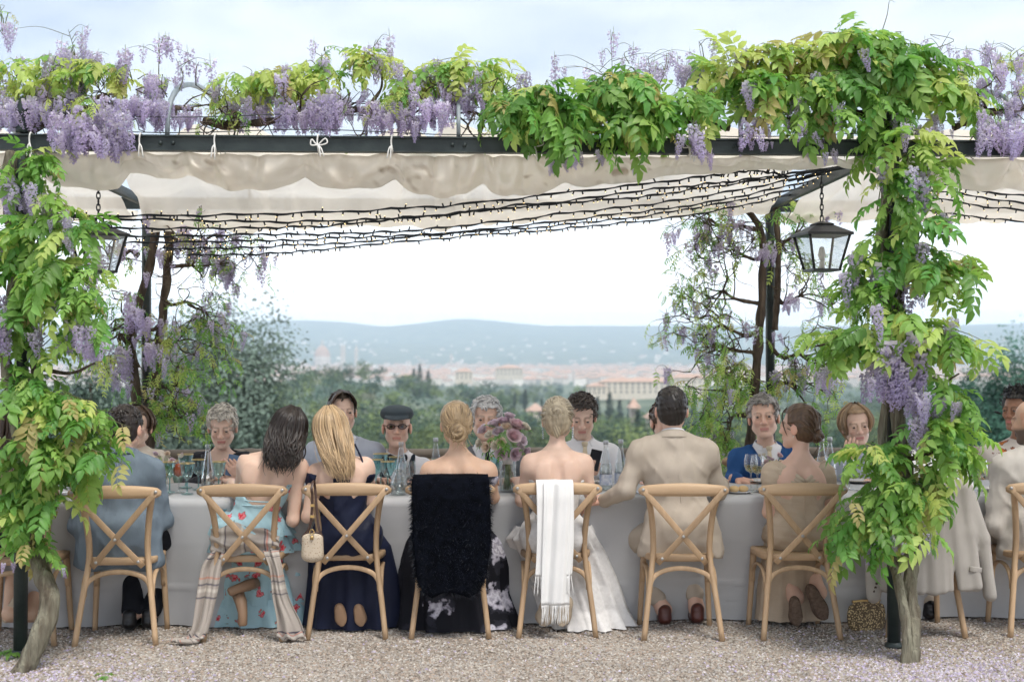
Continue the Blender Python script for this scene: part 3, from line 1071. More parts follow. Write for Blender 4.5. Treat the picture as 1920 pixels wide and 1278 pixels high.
def lantern(px, pyt, pyb, Y, w, lab, rz, ztop):
    p = at(px, pyb, Y)
    h = at(px, pyt, Y)[2] - p[2]
    t = thing('lantern', lab, 'lantern', p, rz, 'hanging lanterns')
    wb, wt = w * 0.32, w * 0.5
    zc = h * 0.72

    def ring(z, r):
        return [(-r, -r, z), (r, -r, z), (r, r, z), (-r, r, z)]
    b = MB()
    A, B_ = ring(0.006, wb), ring(zc, wt)
    for i in range(4):
        b = MB()
        sweep(b, [A[i], B_[i]], 0.014, 0.014, up=(1, 0.3, 0.1))
        b.build('frame_bar', m_black, t)
    b = MB()
    b.box((-wb - 0.008, -wb - 0.008, -0.006), (wb + 0.008, wb + 0.008, 0.008))
    b.build('base', m_black, t, False)
    b = MB()
    rings = np.array([ring(zc - 0.004, wt + 0.018), ring(zc + 0.012, wt + 0.018), ring(zc + 0.02, wt + 0.002), ring(h * 0.93, wt * 0.42), ring(h * 0.95, wt * 0.46), ring(h, wt * 0.2)]).reshape(-1, 3)
    fs = [(4 * i + j, 4 * i + (j + 1) % 4, 4 * i + 4 + (j + 1) % 4, 4 * i + 4 + j) for i in range(5) for j in range(4)] + [(3, 2, 1, 0), (20, 21, 22, 23)]
    b.add(rings, np.array(fs))
    b.build('cap', m_black, t, False)
    for i in range(4):
        j = (i + 1) % 4
        q = np.array([A[i], A[j], B_[j], B_[i]]) * np.array([0.97, 0.97, 1])
        MB().add(q, np.array([(0, 1, 2, 3)])).build('pane', m_pane, t, False)
    b = MB()
    b.lathe([(0.0, 0.008), (0.02, 0.008), (0.016, 0.06), (0.0, 0.062)], 10)
    b.lathe([(0.0, 0.06), (0.014, 0.065), (0.026, 0.10), (0.014, 0.15), (0.0, 0.155)], 12)
    b.build('lamp', m_cord, t)
    b = MB()
    H = ztop - p[2]
    for zz in np.arange(h, H, 0.036):
        a = np.linspace(0, 2 * np.pi, 9)
        fl = int(round((zz - h) / 0.036)) % 2
        ring_ = np.stack([0.011 * np.cos(a) * (1 - fl), 0.011 * np.cos(a) * fl, zz + 0.022 + 0.024 * np.sin(a)], 1)
        b.tube(ring_, 0.0042, 5, cap=False)
    b.build('chain', m_black, t)
    return t


lantern(1541, 416, 507, 8.5, 0.27, 'black four-sided hanging lantern with clear glass beside the leafy vine-covered post', 0.12, 2.70)
lantern(184, 418, 510, 8.2, 0.27, 'black hanging lantern half hidden by leaves of the corner vine with the crooked trunk', 0.5, 2.70)

# fence rail at the terrace edge
m_rail = mat('weathered_rail', (0.16, 0.13, 0.10), (0.24, 0.20, 0.16), scale=6, rough=0.85, bump=0.3, bscale=40, stretch=(0.2, 1, 1))
fence = thing('railing', 'low weathered wooden railing along the terrace edge behind the guests', 'railing', (0, 10.7, 0))
for z in (0.80, 0.42):
    b = MB()
    b.tube(np.stack([np.linspace(-7, 7, 30), 0.01 * np.sin(np.arange(30)), z + 0.006 * np.sin(np.arange(30) * 1.7)], 1), 0.04, 10)
    b.build('rail', m_rail, fence)
for x in np.arange(-6.6, 7, 1.65):
    b = MB()
    b.tube([(x, 0, -0.05), (x + 0.004, 0, 0.4), (x, 0, 0.84)], [0.055, 0.05, 0.045], 10)
    b.build('rail_post', m_rail, fence)

# long table with cloth
TY0, TY1, TZ = 7.76, 8.78, 0.755
TX0, TX1 = -4.4, 4.7
m_woodd = mat('table_board', (0.2, 0.13, 0.08), rough=0.7)
table = thing('banquet_table', 'long banquet table hidden under the grey cloth', 'table', (0, 8.27, 0))
b = MB()
b.box((TX0, TY0 - 8.27 + 0.02, TZ - 0.045), (TX1, TY1 - 8.27 - 0.02, TZ - 0.012))
b.build('tabletop', m_woodd, table, False)
for x in np.linspace(TX0 + 0.2, TX1 - 0.2, 6):
    for y in (-0.35, 0.35):
        b = MB()
        b.box((x - 0.025, y - 0.025, 0), (x + 0.025, y + 0.025, TZ - 0.046))
        b.build('leg', m_woodd, table, False)
m_cloth = mat('grey_table_linen', (0.42, 0.425, 0.43), (0.47, 0.47, 0.475), scale=2.5, rough=0.9, spec=0.1, bump=0.12, bscale=260, sheen=0.1)


def cloth_fn(u, v):
    X = TX0 - 0.02 + (TX1 - TX0 + 0.04) * u
    kv = np.array([0, 0.30, 0.32, 0.335, 0.62, 0.635, 0.655, 1.0])
    Y = np.interp(v, kv, [TY1 + 0.10, TY1 + 0.015, TY1, TY1 - 0.02, TY0 + 0.02, TY0, TY0 - 0.014, TY0 + 0.05])
    Z = np.interp(v, kv, [0.012, TZ - 0.03, TZ - 0.008, TZ, TZ, TZ - 0.008, TZ - 0.03, 0.012])
    dn = np.clip((v - 0.655) / 0.345, 0, 1)
    up_ = np.clip((0.30 - v) / 0.30, 0, 1)
    ph = 5.2 * X + 1.7 * np.sin(1.3 * X + 1) + 0.8 * np.sin(3.1 * X)
    fold = (np.sin(ph) + 0.5 * np.sin(2.7 * ph + 1.1)) * 0.046 + 0.022 * (np.abs(np.sin(6.5 * X + 1.2 * np.sin(2 * X) + 2 * dn)) ** 0.6 - 0.6) * dn
    Y = Y + fold * dn ** 1.2 - fold * up_ + 0.05 * np.sin(dn * 2.2) * dn
    Z = Z + 0.0025 * np.sin(7 * X + 5 * Y) * (1 - np.clip(dn * 6, 0, 1)) * (1 - np.clip(up_ * 6, 0, 1))
    crease = 0.007 * np.exp(-((Z - 0.235) / 0.008) ** 2) + 0.004 * np.exp(-((Z - 0.50) / 0.008) ** 2)
    Y = Y - crease * dn
    return np.stack([X, Y, Z], -1)


V, F = sheet(420, 120, cloth_fn)
o = MB().add(V, F).build('tablecloth', m_cloth)
tag(o, 'long plain grey linen tablecloth falling to the gravel', 'tablecloth')

# chairs
m_oakx = mat('oak_rail', (0.38, 0.255, 0.150), (0.47, 0.325, 0.20), scale=6, rough=0.5, spec=0.3, stretch=(0.6, 7, 7), bump=0.08, bscale=60, rand=0.13, detail=6, lo=.25, hi=.75)
m_oak = mat('oak', (0.38, 0.255, 0.150), (0.47, 0.325, 0.20), lo=.25, hi=.75, scale=6, rough=0.5, spec=0.3, stretch=(7, 7, 0.6), bump=0.08, bscale=60, rand=0.13, detail=5)
m_cane = mat('cane_weave', (0.60, 0.44, 0.27), (0.42, 0.28, 0.15), scale=120, rough=0.8, bump=0.6, bscale=160)
m_steel = mat('bolt_steel', (0.42, 0.41, 0.40), rough=0.35, metal=0.8)


def make_chair():
    t = thing('cross_back_chair', 'chair', 'chair')
    for s in (-1, 1):
        b = MB()
        P = spline([(.217, 0, 0), (.190, .040, .22), (.162, .082, .43), (.158, .076, .55), (.172, .045, .70), (.192, .004, .80), (.198, -.012, .845)], 24) * np.array([s, 1, 1])
        sweep(b, P, np.linspace(.030, .034, 24), .036, up=(0, 1, 0), r=0.55)
        b.build('back_leg', m_oak, t)
        b = MB()
        P = spline([(.205, .435, 0), (.192, .415, .25), (.182, .40, .43)], 10) * np.array([s, 1, 1])
        sweep(b, P, np.linspace(.028, .036, 10), np.linspace(.028, .036, 10), up=(0, 1, 0), r=0.55)
        b.build('front_leg', m_oak, t)
        b = MB()
        a = np.linspace(0, math.pi, 20)
        P = np.stack([np.full(20, .187 * s), .235 - .165 * np.cos(a), .262 + .125 * np.sin(a) ** .7], 1)
        sweep(b, P, .017, .024, up=(1, 0, 0), r=0.5)
        b.build('side_bow', m_oak, t)
    b = MB()
    x = np.linspace(-1, 1, 25)
    P = np.stack([x * .248, -.024 - .028 * (1 - x ** 2), .833 + .010 * (1 - x ** 2)], 1)
    e = np.clip((1 - np.abs(x)) / .10, 0, 1)
    sweep(b, P, .026 * (0.55 + 0.45 * np.sqrt(e)), (.052 + .020 * (1 - x ** 2)) * (0.45 + 0.55 * np.sqrt(e)), r=0.6)
    b.build('top_rail', m_oakx, t)
    for s in (-1, 1):
        b = MB()
        k = np.linspace(0, 1, 16)
        dy = -0.006 if s > 0 else 0.006
        P = np.stack([s * (.224 - .36 * k), -.050 + .105 * k + dy - 0.02 * np.sin(np.pi * k), .842 - .42 * k], 1)
        sweep(b, P, .010, .032, up=np.array([s * .42, 0, -.36]) / .553 * 1.0, r=0.4) if False else sweep_flat(b, P, .010, .033)
        br = b.build('cross_brace', m_oak, t)
        for q in (0.012, 0.985):
            i = int(q * 15)
            b = MB()
            c = P[i]
            b.tube([c + (0, -.003, 0), c + (0, -.0085, 0), c + (0, -.0095, 0)], [.0095, .0085, .004], 10)
            b.build('bolt', m_steel, br)
    b = MB()
    b.tube([(0, -.0165, .58), (0, -.026, .58), (0, -.027, .58)], [.009, .0085, .004], 10)
    b.build('bolt', m_steel, t)

    def outline(k, z):
        a = np.linspace(0, 2 * np.pi, 40, endpoint=False)
        cx, sy = np.cos(a), np.sin(a)
        px_ = np.sign(cx) * np.abs(cx) ** 0.45
        py_ = np.sign(sy) * np.abs(sy) ** 0.45
        wd = (.190 + .025 * (py_ + 1) / 2) * k
        return np.stack([px_ * wd, .268 + py_ * .195 * k, np.full(40, z)], 1)
    b = MB()
    R_ = np.concatenate([outline(.965, .428), outline(1, .434), outline(1, .457), outline(.975, .465), outline(.84, .466)])
    j = np.arange(40)
    k = (j + 1) % 40
    fs = np.concatenate([np.stack([i * 40 + j, i * 40 + k, (i + 1) * 40 + k, (i + 1) * 40 + j], 1) for i in range(4)])
    b.add(R_, [fs, np.array([list(range(39, -1, -1))])])
    st = b.build('seat', m_oakx, t)
    b = MB()
    b.add(outline(.845, .4645), [np.array([list(range(40))])])
    b.build('cane', m_cane, st, False)
    b = MB()
    a = np.linspace(0, math.pi, 26)
    P = np.stack([-.178 * np.cos(a), .052 + .03 * np.sin(a), .262 + .128 * np.sin(a) ** .62], 1)
    sweep(b, P, .016, .026, up=(0, 1, 0), r=0.5) if False else sweep_ring(b, P, .026, .016)
    b.build('back_bow', m_oak, t)
    return t


def sweep_flat(b, P, thick, wide):
    """Flat bar facing the chair's back: thin along y, wide across its run."""
    T = np.gradient(P, axis=0)
    T /= np.linalg.norm(T, axis=1, keepdims=True)
    W = np.cross(T, np.array([0, 1.0, 0]))
    W /= np.linalg.norm(W, axis=1, keepdims=True)
    D = np.cross(W, T)
    q = np.array([(1, .6), (.8, 1), (-.8, 1), (-1, .6), (-1, -.6), (-.8, -1), (.8, -1), (1, -.6)]) / 2
    V = P[:, None] + W[:, None] * (q[None, :, 0:1] * wide) + D[:, None] * (q[None, :, 1:2] * thick)
    m, n = len(P), 8
    i = np.arange(m - 1)[:, None] * n
    j = np.arange(n)[None]
    k = (j + 1) % n
    F = np.stack([i + j, i + k, i + n + k, i + n + j], -1).reshape(-1, 4)
    b.add(V.reshape(-1, 3), [F, np.array([list(range(n - 1, -1, -1))]), np.array([list(range((m - 1) * n, m * n))])])


def sweep_ring(b, P, wide, thick):
    sweep_flat(b, P, thick, wide)


chair0 = make_chair()
CH = [(25, 1212, 'cross-back oak chair nearly hidden behind the crooked vine trunk', .05), (216, 1212, 'cross-back oak chair of the man in the blue-grey jacket', .03), (455, 1203, 'cross-back oak chair with a striped shawl on its seat', .02),
      (650, 1197, 'cross-back oak chair with a small handbag hung from its rail', .0), (844, 1197, 'cross-back oak chair almost covered by a black fur', .0), (1045, 1195, 'cross-back oak chair with a white fringed scarf over its rail', .0),
      (1281, 1203, 'cross-back oak chair of the man in the sand-coloured suit beside the bride', -.02), (1504, 1200, 'cross-back oak chair of the woman in the beige dress', -.02), (1738, 1196, 'cross-back oak chair with a suit jacket spread over its back', .0), (1968, 1196, 'cross-back oak chair of the bald man in the pale suit', -.06)]
CHAIR = []
for i, (px, py, lab, rz) in enumerate(CH):
    o = chair0 if i == 0 else copy_tree(chair0)
    p = atz(px, py, 0)
    p[1] = min(max(p[1], 7.36), 7.47)
    x = at(px, py, p[1])[0]
    o.location = (x, p[1], 0.0)
    o.rotation_euler = (0, 0, rz + random.uniform(-.035, .035))
    tag(o, lab, 'chair', 'cross-back chairs along the table')
    CHAIR.append((x, p[1]))
# the far side's chairs, seen only between the guests
for px, nm_ in ((260, 'brown-haired guest'), (420, 'guest with the phone'), (640, 'guest with parted hair'), (745, 'cap wearer'), (910, 'white-haired guest'), (1090, 'guest in champagne tie'), (1245, 'guest hidden by the groom'), (1430, 'guest in the blue suit'), (1605, 'smiling blonde guest'), (1890, 'curly haired guest')):
    o = copy_tree(chair0)
    x = at(px, 1000, 9.12)[0]
    o.location = (x, 9.27, 0)
    o.rotation_euler = (0, 0, math.pi)
    tag(o, 'cross-back oak chair behind the ' + nm_ + ' on the valley side', 'chair', 'chairs on the valley side')
# ------------------------------------------------------------------ wisteria
m_leaf = [mat('leaf_green', (0.11, 0.25, 0.05), (0.17, 0.34, 0.08), scale=5, rough=0.45, spec=0.4, transl=0.42, tcol=(0.22, 0.50, 0.07), rand=0.22, rhue=0.02),
          mat('leaf_fresh', (0.19, 0.36, 0.08), (0.27, 0.45, 0.12), scale=5, rough=0.45, spec=0.35, transl=0.45, tcol=(0.40, 0.63, 0.11), rand=0.18, rhue=0.02),
          mat('leaf_young', (0.45, 0.56, 0.15), (0.56, 0.66, 0.22), scale=5, rough=0.5, spec=0.3, transl=0.5, tcol=(0.70, 0.80, 0.21), rand=0.15, rhue=0.02),
          mat('leaf_bronze', (0.38, 0.34, 0.13), (0.46, 0.42, 0.17), scale=5, rough=0.5, spec=0.3, transl=0.4, tcol=(0.60, 0.54, 0.18), rand=0.2, rhue=0.02)]
m_flower = mat('wisteria_flower', attr=True, rough=0.7, spec=0.15, transl=0.35, rand=0.14, rhue=0.015)
m_vbark = mat('vine_bark', (0.055, 0.042, 0.034), (0.13, 0.10, 0.075), scale=16, rough=0.9, bump=0.9, bscale=26, stretch=(1.6, 1.6, 0.3), bstretch=(2, 2, 0.35), spec=0.1, bdist=0.02)
m_vbark2 = mat('lichened_bark', (0.115, 0.095, 0.07), (0.27, 0.255, 0.19), scale=11, rough=0.95, bump=1.0, bscale=22, stretch=(2, 2, 0.35), bstretch=(2.5, 2.5, 0.3), spec=0.1, bdist=0.03, detail=8)
m_twig = mat('green_twig', (0.10, 0.12, 0.04), (0.16, 0.14, 0.07), scale=8, rough=0.7)


def leaflet(base, d, n, l, w, fold=0.25, droop=0.35):
    d = d / np.linalg.norm(d)
    s = np.cross(n, d)
    s /= np.linalg.norm(s) + 1e-9
    n = np.cross(d, s)
    V = [base]
    for t, hw in ((0.32, 0.5), (0.68, 0.40)):
        m = base + d * l * t - n * (droop * l * t * t)
        V += [m - s * w * hw + n * w * hw * fold * 2, m, m + s * w * hw + n * w * hw * fold * 2]
    V.append(base + d * l - n * droop * l)
    F4 = np.array([(1, 2, 5, 4), (2, 3, 6, 5)])
    F3 = np.array([(0, 2, 1), (0, 3, 2), (4, 5, 7), (5, 6, 7)])
    return np.array(V), [F4, F3]


def leaf_mesh(seed, m_, pairs=5, L_=0.26, ll=0.090, lw=0.043, name='leaf'):
    g = np.random.default_rng(seed)
    b = MB()
    t = np.linspace(0, 1, 8)
    curl = g.uniform(0.25, 0.6)
    path = np.stack([L_ * t * (1 - 0.15 * t), 0.02 * np.sin(3 * t + seed), -L_ * curl * t ** 1.8], 1)
    b.tube(path, np.linspace(0.0022, 0.001, 8), 4, cap=False)
    for i in range(pairs):
        q = 0.28 + 0.66 * i / max(1, pairs - 1)
        p = np.array([np.interp(q, t, path[:, k]) for k in range(3)])
        for s in (-1, 1):
            hang = g.uniform(0.15, 0.75)
            d = np.array([0.55 + 0.3 * q, s * 1.0, -hang])
            n = np.array([0.2, -s * hang * 0.6, 1.0])
            sz = (0.8 + 0.3 * math.sin(q * 3)) * g.uniform(0.85, 1.12)
            v, f = leaflet(p, d, n, ll * sz, lw * sz, g.uniform(0.1, 0.35), g.uniform(0.1, 0.5))
            b.add(v, f)
    v, f = leaflet(path[-1], path[-1] - path[-2] + np.array([0.0, 0, -0.005]), np.array([0.3, 0, 1.0]), ll * 1.1, lw * 1.1, 0.2, 0.3)
    b.add(v, f)
    me = b.mesh(name, m_, True)
    RAW[me.name] = (np.concatenate(b.v), b.f, np.concatenate(b.c))
    return me


RAW = {}
LEAF = [[leaf_mesh(100 + 7 * k + j, m_leaf[k], 4 + (j % 3)) for j in range(5)] for k in range(4)]
YLEAF = [[leaf_mesh(300 + 7 * k + j, m_leaf[k], 4 + (j % 2), 0.15, 0.042, 0.014) for j in range(4)] for k in range(4)]


def raceme_mesh(seed, n=75, L_=0.2, R0=0.036, sparse=False):
    g = np.random.default_rng(seed)
    b = MB()
    b.tube([(0, 0, 0.05), (0, 0, 0), (0.004, 0.002, -L_ * 0.5), (0, 0, -L_)], [0.0016, 0.0018, 0.0014, 0.0008], 4, c=(0.35, 0.40, 0.18))
    for i in range(n):
        q = (i + g.random()) / n
        a = i * 2.4 + g.normal(0, 0.3)
        rad = R0 * (1 - 0.78 * q ** 1.3) * g.uniform(0.75, 1.15)
        o = np.array([math.cos(a), math.sin(a), 0])
        tn = np.array([-o[1], o[0], 0])
        p0 = np.array([0, 0, -L_ * q])
        p = p0 + o * rad + np.array([0, 0, g.normal(0, 0.006) - 0.004])
        s = 0.0125 * (1.12 - 0.62 * q) * g.uniform(0.85, 1.2)
        pale = np.array((0.76, 0.71, 0.82)) * g.uniform(0.85, 1.12)
        deep = np.array((0.52, 0.44, 0.66)) * g.uniform(0.8, 1.2)
        k = min(1, q * 1.15)
        ban = pale * (1 - k) + np.array((0.54, 0.46, 0.67)) * k
        upv = o * 0.55 + np.array([0, 0, 1.0])
        upv /= np.linalg.norm(upv)
        # banner: two folded faces standing up, keel: two small ones pushed out
        V = [p - tn * s, p, p + tn * s, p + tn * s * 0.8 + upv * s * 1.25 - o * 0.2 * s, p + upv * s * 1.35 + o * 0.35 * s, p - tn * s * 0.8 + upv * s * 1.25 - o * 0.2 * s]
        b.add(V, np.array([(0, 1, 4, 5), (1, 2, 3, 4)]), ban)
        kp = p + o * s * 1.1 - np.array([0, 0, s * 0.35])
        V = [p - tn * s * 0.5, kp - np.array([0, 0, s * 0.5]), p + tn * s * 0.5, kp + np.array([0, 0, s * 0.35])]
        b.add(V, np.array([(0, 1, 2, 3)]), deep)
        if sparse or q < 0.3:
            b.tube([p0, p], 0.0006, 3, c=(0.40, 0.32, 0.35), cap=False)
    me = b.mesh('flower_cluster', m_flower, False)
    RAW[me.name] = (np.concatenate(b.v), b.f, np.concatenate(b.c))
    return me


RAC = [raceme_mesh(500 + i, 80 + 8 * i, 0.16 + 0.025 * i, 0.036 + 0.002 * i) for i in range(5)]
RAC_SP = [raceme_mesh(520 + i, 26, 0.15, 0.030, True) for i in range(3)]


def place(o, p, xd, zd, s):
    x = Vector(xd).normalized()
    z = Vector(zd)
    z = (z - x * z.dot(x)).normalized()
    y = z.cross(x)
    M = Matrix((x, y, z)).transposed().to_4x4()
    o.matrix_local = Matrix.Translation(Vector(p)) @ M @ Matrix.Diagonal((s, s, s, 1))


class Vine:
    def __init__(self, label, base, seed):
        self.base = np.array(base, float)
        self.t = thing('wisteria_vine', label, 'vine', self.base)
        self.g = np.random.default_rng(seed)
        self.tw = MB()
        self.br = MB()
        self.leaves = []
        self.nf = 0

    def leaf(self, p, d, scale, mix, pool=LEAF):
        g = self.g
        k = int(g.choice(4, p=mix))
        me = pool[k][int(g.integers(len(pool[k])))]
        d = np.array(d, float)
        d /= np.linalg.norm(d) + 1e-9
        z = np.array([0, 0, 1.0]) + g.normal(0, 0.3, 3) - d * 0.2
        self.leaves.append((scale * (2.0 if p[1] < 7.1 else 1.0), k, me, p - self.base, d, z, scale))

    def flower(self, p, L_, sparse=False, tilt=0.1, up=False):
        g = self.g
        if self.nf >= 300:
            return
        pool = RAC_SP if sparse else RAC
        i = int(g.integers(len(pool)))
        me = pool[i]
        o = link('flower_cluster', me, self.t)
        l0 = 0.15 if sparse else 0.16 + 0.025 * i
        z = np.array([g.normal(0, tilt), g.normal(0, tilt), 1.0])
        if up:
            z = np.array([g.normal(0, 0.5), g.normal(0, 0.4), -0.7])
        x = np.cross(z, g.normal(size=3))
        place(o, p - self.base, x, z, L_ / l0)
        self.nf += 1

    def clump(self, px, py, rx, ry, Y, dy, shoots, per, scale=1.0, mix=(.4, .35, .15, .1), flowers=0, flen=0.18, droop=0.28, pool=LEAF, core=None, upb=0.0, fsparse=0.0):
        """A leafy clump: arching shoots from its core, leaves alternating along them, flower clusters hanging below."""
        g = self.g
        c = at(px, py, Y)
        k = Y / FPX
        R = np.array([rx * k, dy, ry * k])
        co_ = c if core is None else np.array(core)
        for i in range(int(shoots * 1.2)):
            d = g.normal(size=3)
            d /= np.linalg.norm(d)
            d[1] = d[1] if g.random() < 0.3 else -abs(d[1])
            d[2] += upb
            tip = c + d * R * g.uniform(0.65, 1.0)
            st = co_ + g.normal(0, 0.03, 3)
            mid = (st + tip) / 2 + np.array([0, 0, 0.10 * np.linalg.norm(tip - st) + 0.03])
            pth = spline([st, mid, tip], 14)
            self.tw.tube(pth - self.base, np.linspace(0.0055, 0.0018, 14) * max(0.6, scale), 5)
            for j in range(per):
                q = 0.35 + 0.65 * (j + g.random() * 0.7) / per
                p = pth[min(13, int(q * 13))]
                tdir = pth[min(13, int(q * 13) + 1 if q < .9 else 13)] - pth[max(0, int(q * 13) - 1)]
                tdir = tdir / (np.linalg.norm(tdir) + 1e-9)
                side = np.cross(tdir, (0, 0, 1)) * (1 if j % 2 else -1)
                dd = tdir * 0.6 + side * 0.9 + g.normal(0, 0.35, 3)
                dd[2] -= droop * g.uniform(0.3, 1.2)
                dd[1] -= 0.25
                self.leaf(p, dd, scale * g.choice([0.5, 0.7, 0.85, 1.0, 1.1]) * g.uniform(0.88, 1.12), mix, pool)
        for i in range(flowers):
            d = g.normal(size=3)
            d /= np.linalg.norm(d)
            d[1] = -abs(d[1])
            p = c + d * R * g.uniform(0.5, 0.95) + np.array([0, 0, flen * 0.4])
            self.flower(p, flen * g.uniform(0.65, 1.15), g.random() < fsparse)

    def bunch(self, px, py0, py1, Y, w, n):
        """Hanging flower clusters filling a place seen in the photograph (top py0 to bottom py1, width w)."""
        g = self.g
        L_ = (py1 - py0) * Y / FPX
        for i in range(n):
            k = g.uniform(-0.15, 0.40)
            p = at(px + g.normal(0, 0.36) * w, py0 + k * (py1 - py0), Y + g.uniform(-0.10, 0.10))
            self.flower(p, L_ * g.uniform(0.6, 1.0) * (1 - max(0, k) * 0.8), tilt=0.22)

    def spray(self, px, py, px2, py2, Y, n=5):
        """A thin flowering shoot rising above the rest with a few small clusters."""
        g = self.g
        a, e = at(px, py, Y), at(px2, py2, Y + g.uniform(-0.1, 0.1))
        pth = spline([a, (a + e) / 2 + g.normal(0, 0.03, 3), e], 16)
        self.tw.tube(pth - self.base, np.linspace(0.004, 0.0012, 16), 5)
        for i in range(n):
            p = pth[int(g.uniform(5, 15))]
            d = np.array([g.normal(), g.normal() * 0.5, 0.25])
            q = p + d * 0.13
            arc = spline([p, p + d * 0.07 + (0, 0, 0.03), q], 8)
            self.tw.tube(arc - self.base, np.linspace(0.002, 0.001, 8), 4)
            self.flower(q, g.uniform(0.07, 0.13), True)

    def tendril(self, px, py, px2, py2, Y, bend=0.08):
        a, e = at(px, py, Y), at(px2, py2, Y)
        g = self.g
        self.tw.tube(spline([a, (a + e) / 2 + np.array([g.normal(0, bend), 0, 0.02]), e, e + np.array([g.normal(0, 0.05), 0, g.normal(-0.02, 0.02)])], 20) - self.base, np.linspace(0.003, 0.001, 20), 4)

    def limb(self, pts, r0, r1, n=9, rough=0.25, mat_=None, m=40):
        """A gnarled woody limb through world points."""
        g = self.g
        P = spline(pts, m)
        P = P + np.stack([wob(P * 5, 1.0, int(g.integers(20)), 5) for _ in range(3)], 1) * r0 * 0.5
        rr_ = np.linspace(r0, r1, m) * (1 + rough * wob(P * 14, 1.0, int(g.integers(20)), 6))
        v, f = tube(P - self.base, rr_, n)
        k = len(P) * n
        w = wob(v[:k] * np.array([38, 38, 9]), 1.0, int(g.integers(20)), 6)
        ctr = np.repeat(P - self.base, n, 0)
        v[:k] = ctr + (v[:k] - ctr) * (1 + 0.22 * w[:, None])
        return v, f

    def wood(self, pts, r0, r1, **kw):
        self.br.add(*self.limb(pts, r0, r1, **kw))

    def twigs(self, p, n, L_, depth=2, r=0.006, leafp=0.0, scale=0.5, mix=(.1, .4, .4, .1), flp=0.0, pool=YLEAF, bias=(0, 0, 0)):
        """A tangle of crooked twigs."""
        g = self.g
        for i in range(n):
            d = g.normal(size=3) + np.array(bias)
            d[2] = d[2] * 0.6
            d /= np.linalg.norm(d)
            q = [np.array(p)]
            for k in range(4):
                d = d + g.normal(0, 0.45, 3)
                d /= np.linalg.norm(d)
                q.append(q[-1] + d * L_ / 4)
            P = spline(q, 12)
            self.tw2.tube(P - self.base, np.linspace(r, r * 0.35, 12), 5)
            for k in (5, 8, 11):
                if g.random() < leafp:
                    self.leaf(P[k], d + g.normal(0, 0.5, 3) - (0, 0, 0.4), scale * g.uniform(0.6, 1.1), mix, pool)
                if g.random() < flp:
                    self.flower(P[k], g.uniform(0.07, 0.15), g.random() < 0.5)
            if depth > 1:
                self.twigs(P[int(g.integers(5, 11))], 2, L_ * 0.6, depth - 1, r * 0.55, leafp, scale, mix, flp, pool, bias)
                self.twigs(P[11], 1, L_ * 0.6, depth - 1, r * 0.55, leafp, scale, mix, flp, pool, bias)

    tw2 = None

    def done(self):
        self.leaves.sort(key=lambda q: -q[0])
        rest = [MB() for _ in range(4)]
        for i, (_, k, me, p, d, z, s) in enumerate(self.leaves):
            if i < 300:
                place(link('leaf', me, self.t), p, d, z, s)
                continue
            v, f, c = RAW[me.name]
            x = d
            zz = z - x * (z @ x)
            zz = zz / np.linalg.norm(zz)
            M = np.stack([x, np.cross(zz, x), zz], 1)
            rest[k].add((v * s) @ M.T + p, f, c)
        for k in range(4):
            if rest[k].n:
                rest[k].build('foliage', m_leaf[k], self.t)['kind'] = 'stuff'
        if self.tw.n:
            o = self.tw.build('shoot', m_twig, self.t)
            o['kind'] = 'stuff'
        if self.br.n:
            self.br.build('branch', m_vbark, self.t)['kind'] = 'stuff'
        if self.tw2 is not None and self.tw2.n:
            o = self.tw2.build('twig', m_vbark, self.t)
            o['kind'] = 'stuff'


GREEN = (.52, .36, .08, .04)
MIXED = (.32, .46, .16, .06)
YELLOW = (.05, .25, .62, .08)
BRONZE = (.24, .42, .22, .12)

# ---- the vine on the post with the lantern
v = Vine('leafy wisteria climbing the iron post with two twisted grey stems at its foot', atz(1712, 1246, 0), 31)
b = MB()
b.add(*v.limb([at(1716, 1256, 6.82), at(1712, 1200, 6.84), at(1706, 1110, 6.9), at(1700, 1030, 6.98), at(1698, 930, 7.06), at(1690, 800, 7.08), at(1655, 640, 7.12), at(1650, 500, 7.14), at(1665, 380, 7.14), at(1680, 280, 7.12)], 0.047, 0.028, n=16, m=110, rough=0.18))
b.build('trunk', m_vbark2, v.t)
b = MB()
b.add(*v.limb([at(1700, 1250, 6.80), at(1697, 1180, 6.82), at(1683, 1090, 6.9), at(1668, 1030, 7.0), at(1660, 960, 7.08), at(1652, 850, 7.12), at(1668, 700, 7.1), at(1690, 560, 7.1), at(1680, 400, 7.1)], 0.030, 0.02, n=12, m=90, rough=0.2))
b.build('trunk', m_vbark2, v.t)
v.wood([at(1700, 860, 7.05), at(1740, 850, 7.0), at(1790, 820, 6.95)], 0.015, 0.006)
v.wood([at(1690, 760, 7.08), at(1745, 735, 7.02), at(1800, 700, 6.98)], 0.013, 0.005)
v.wood([at(1650, 650, 7.1), at(1590, 640, 7.0), at(1530, 650, 6.95)], 0.015, 0.005)
v.wood([at(1700, 960, 7.0), at(1740, 935, 6.95), at(1760, 900, 6.92)], 0.014, 0.006)
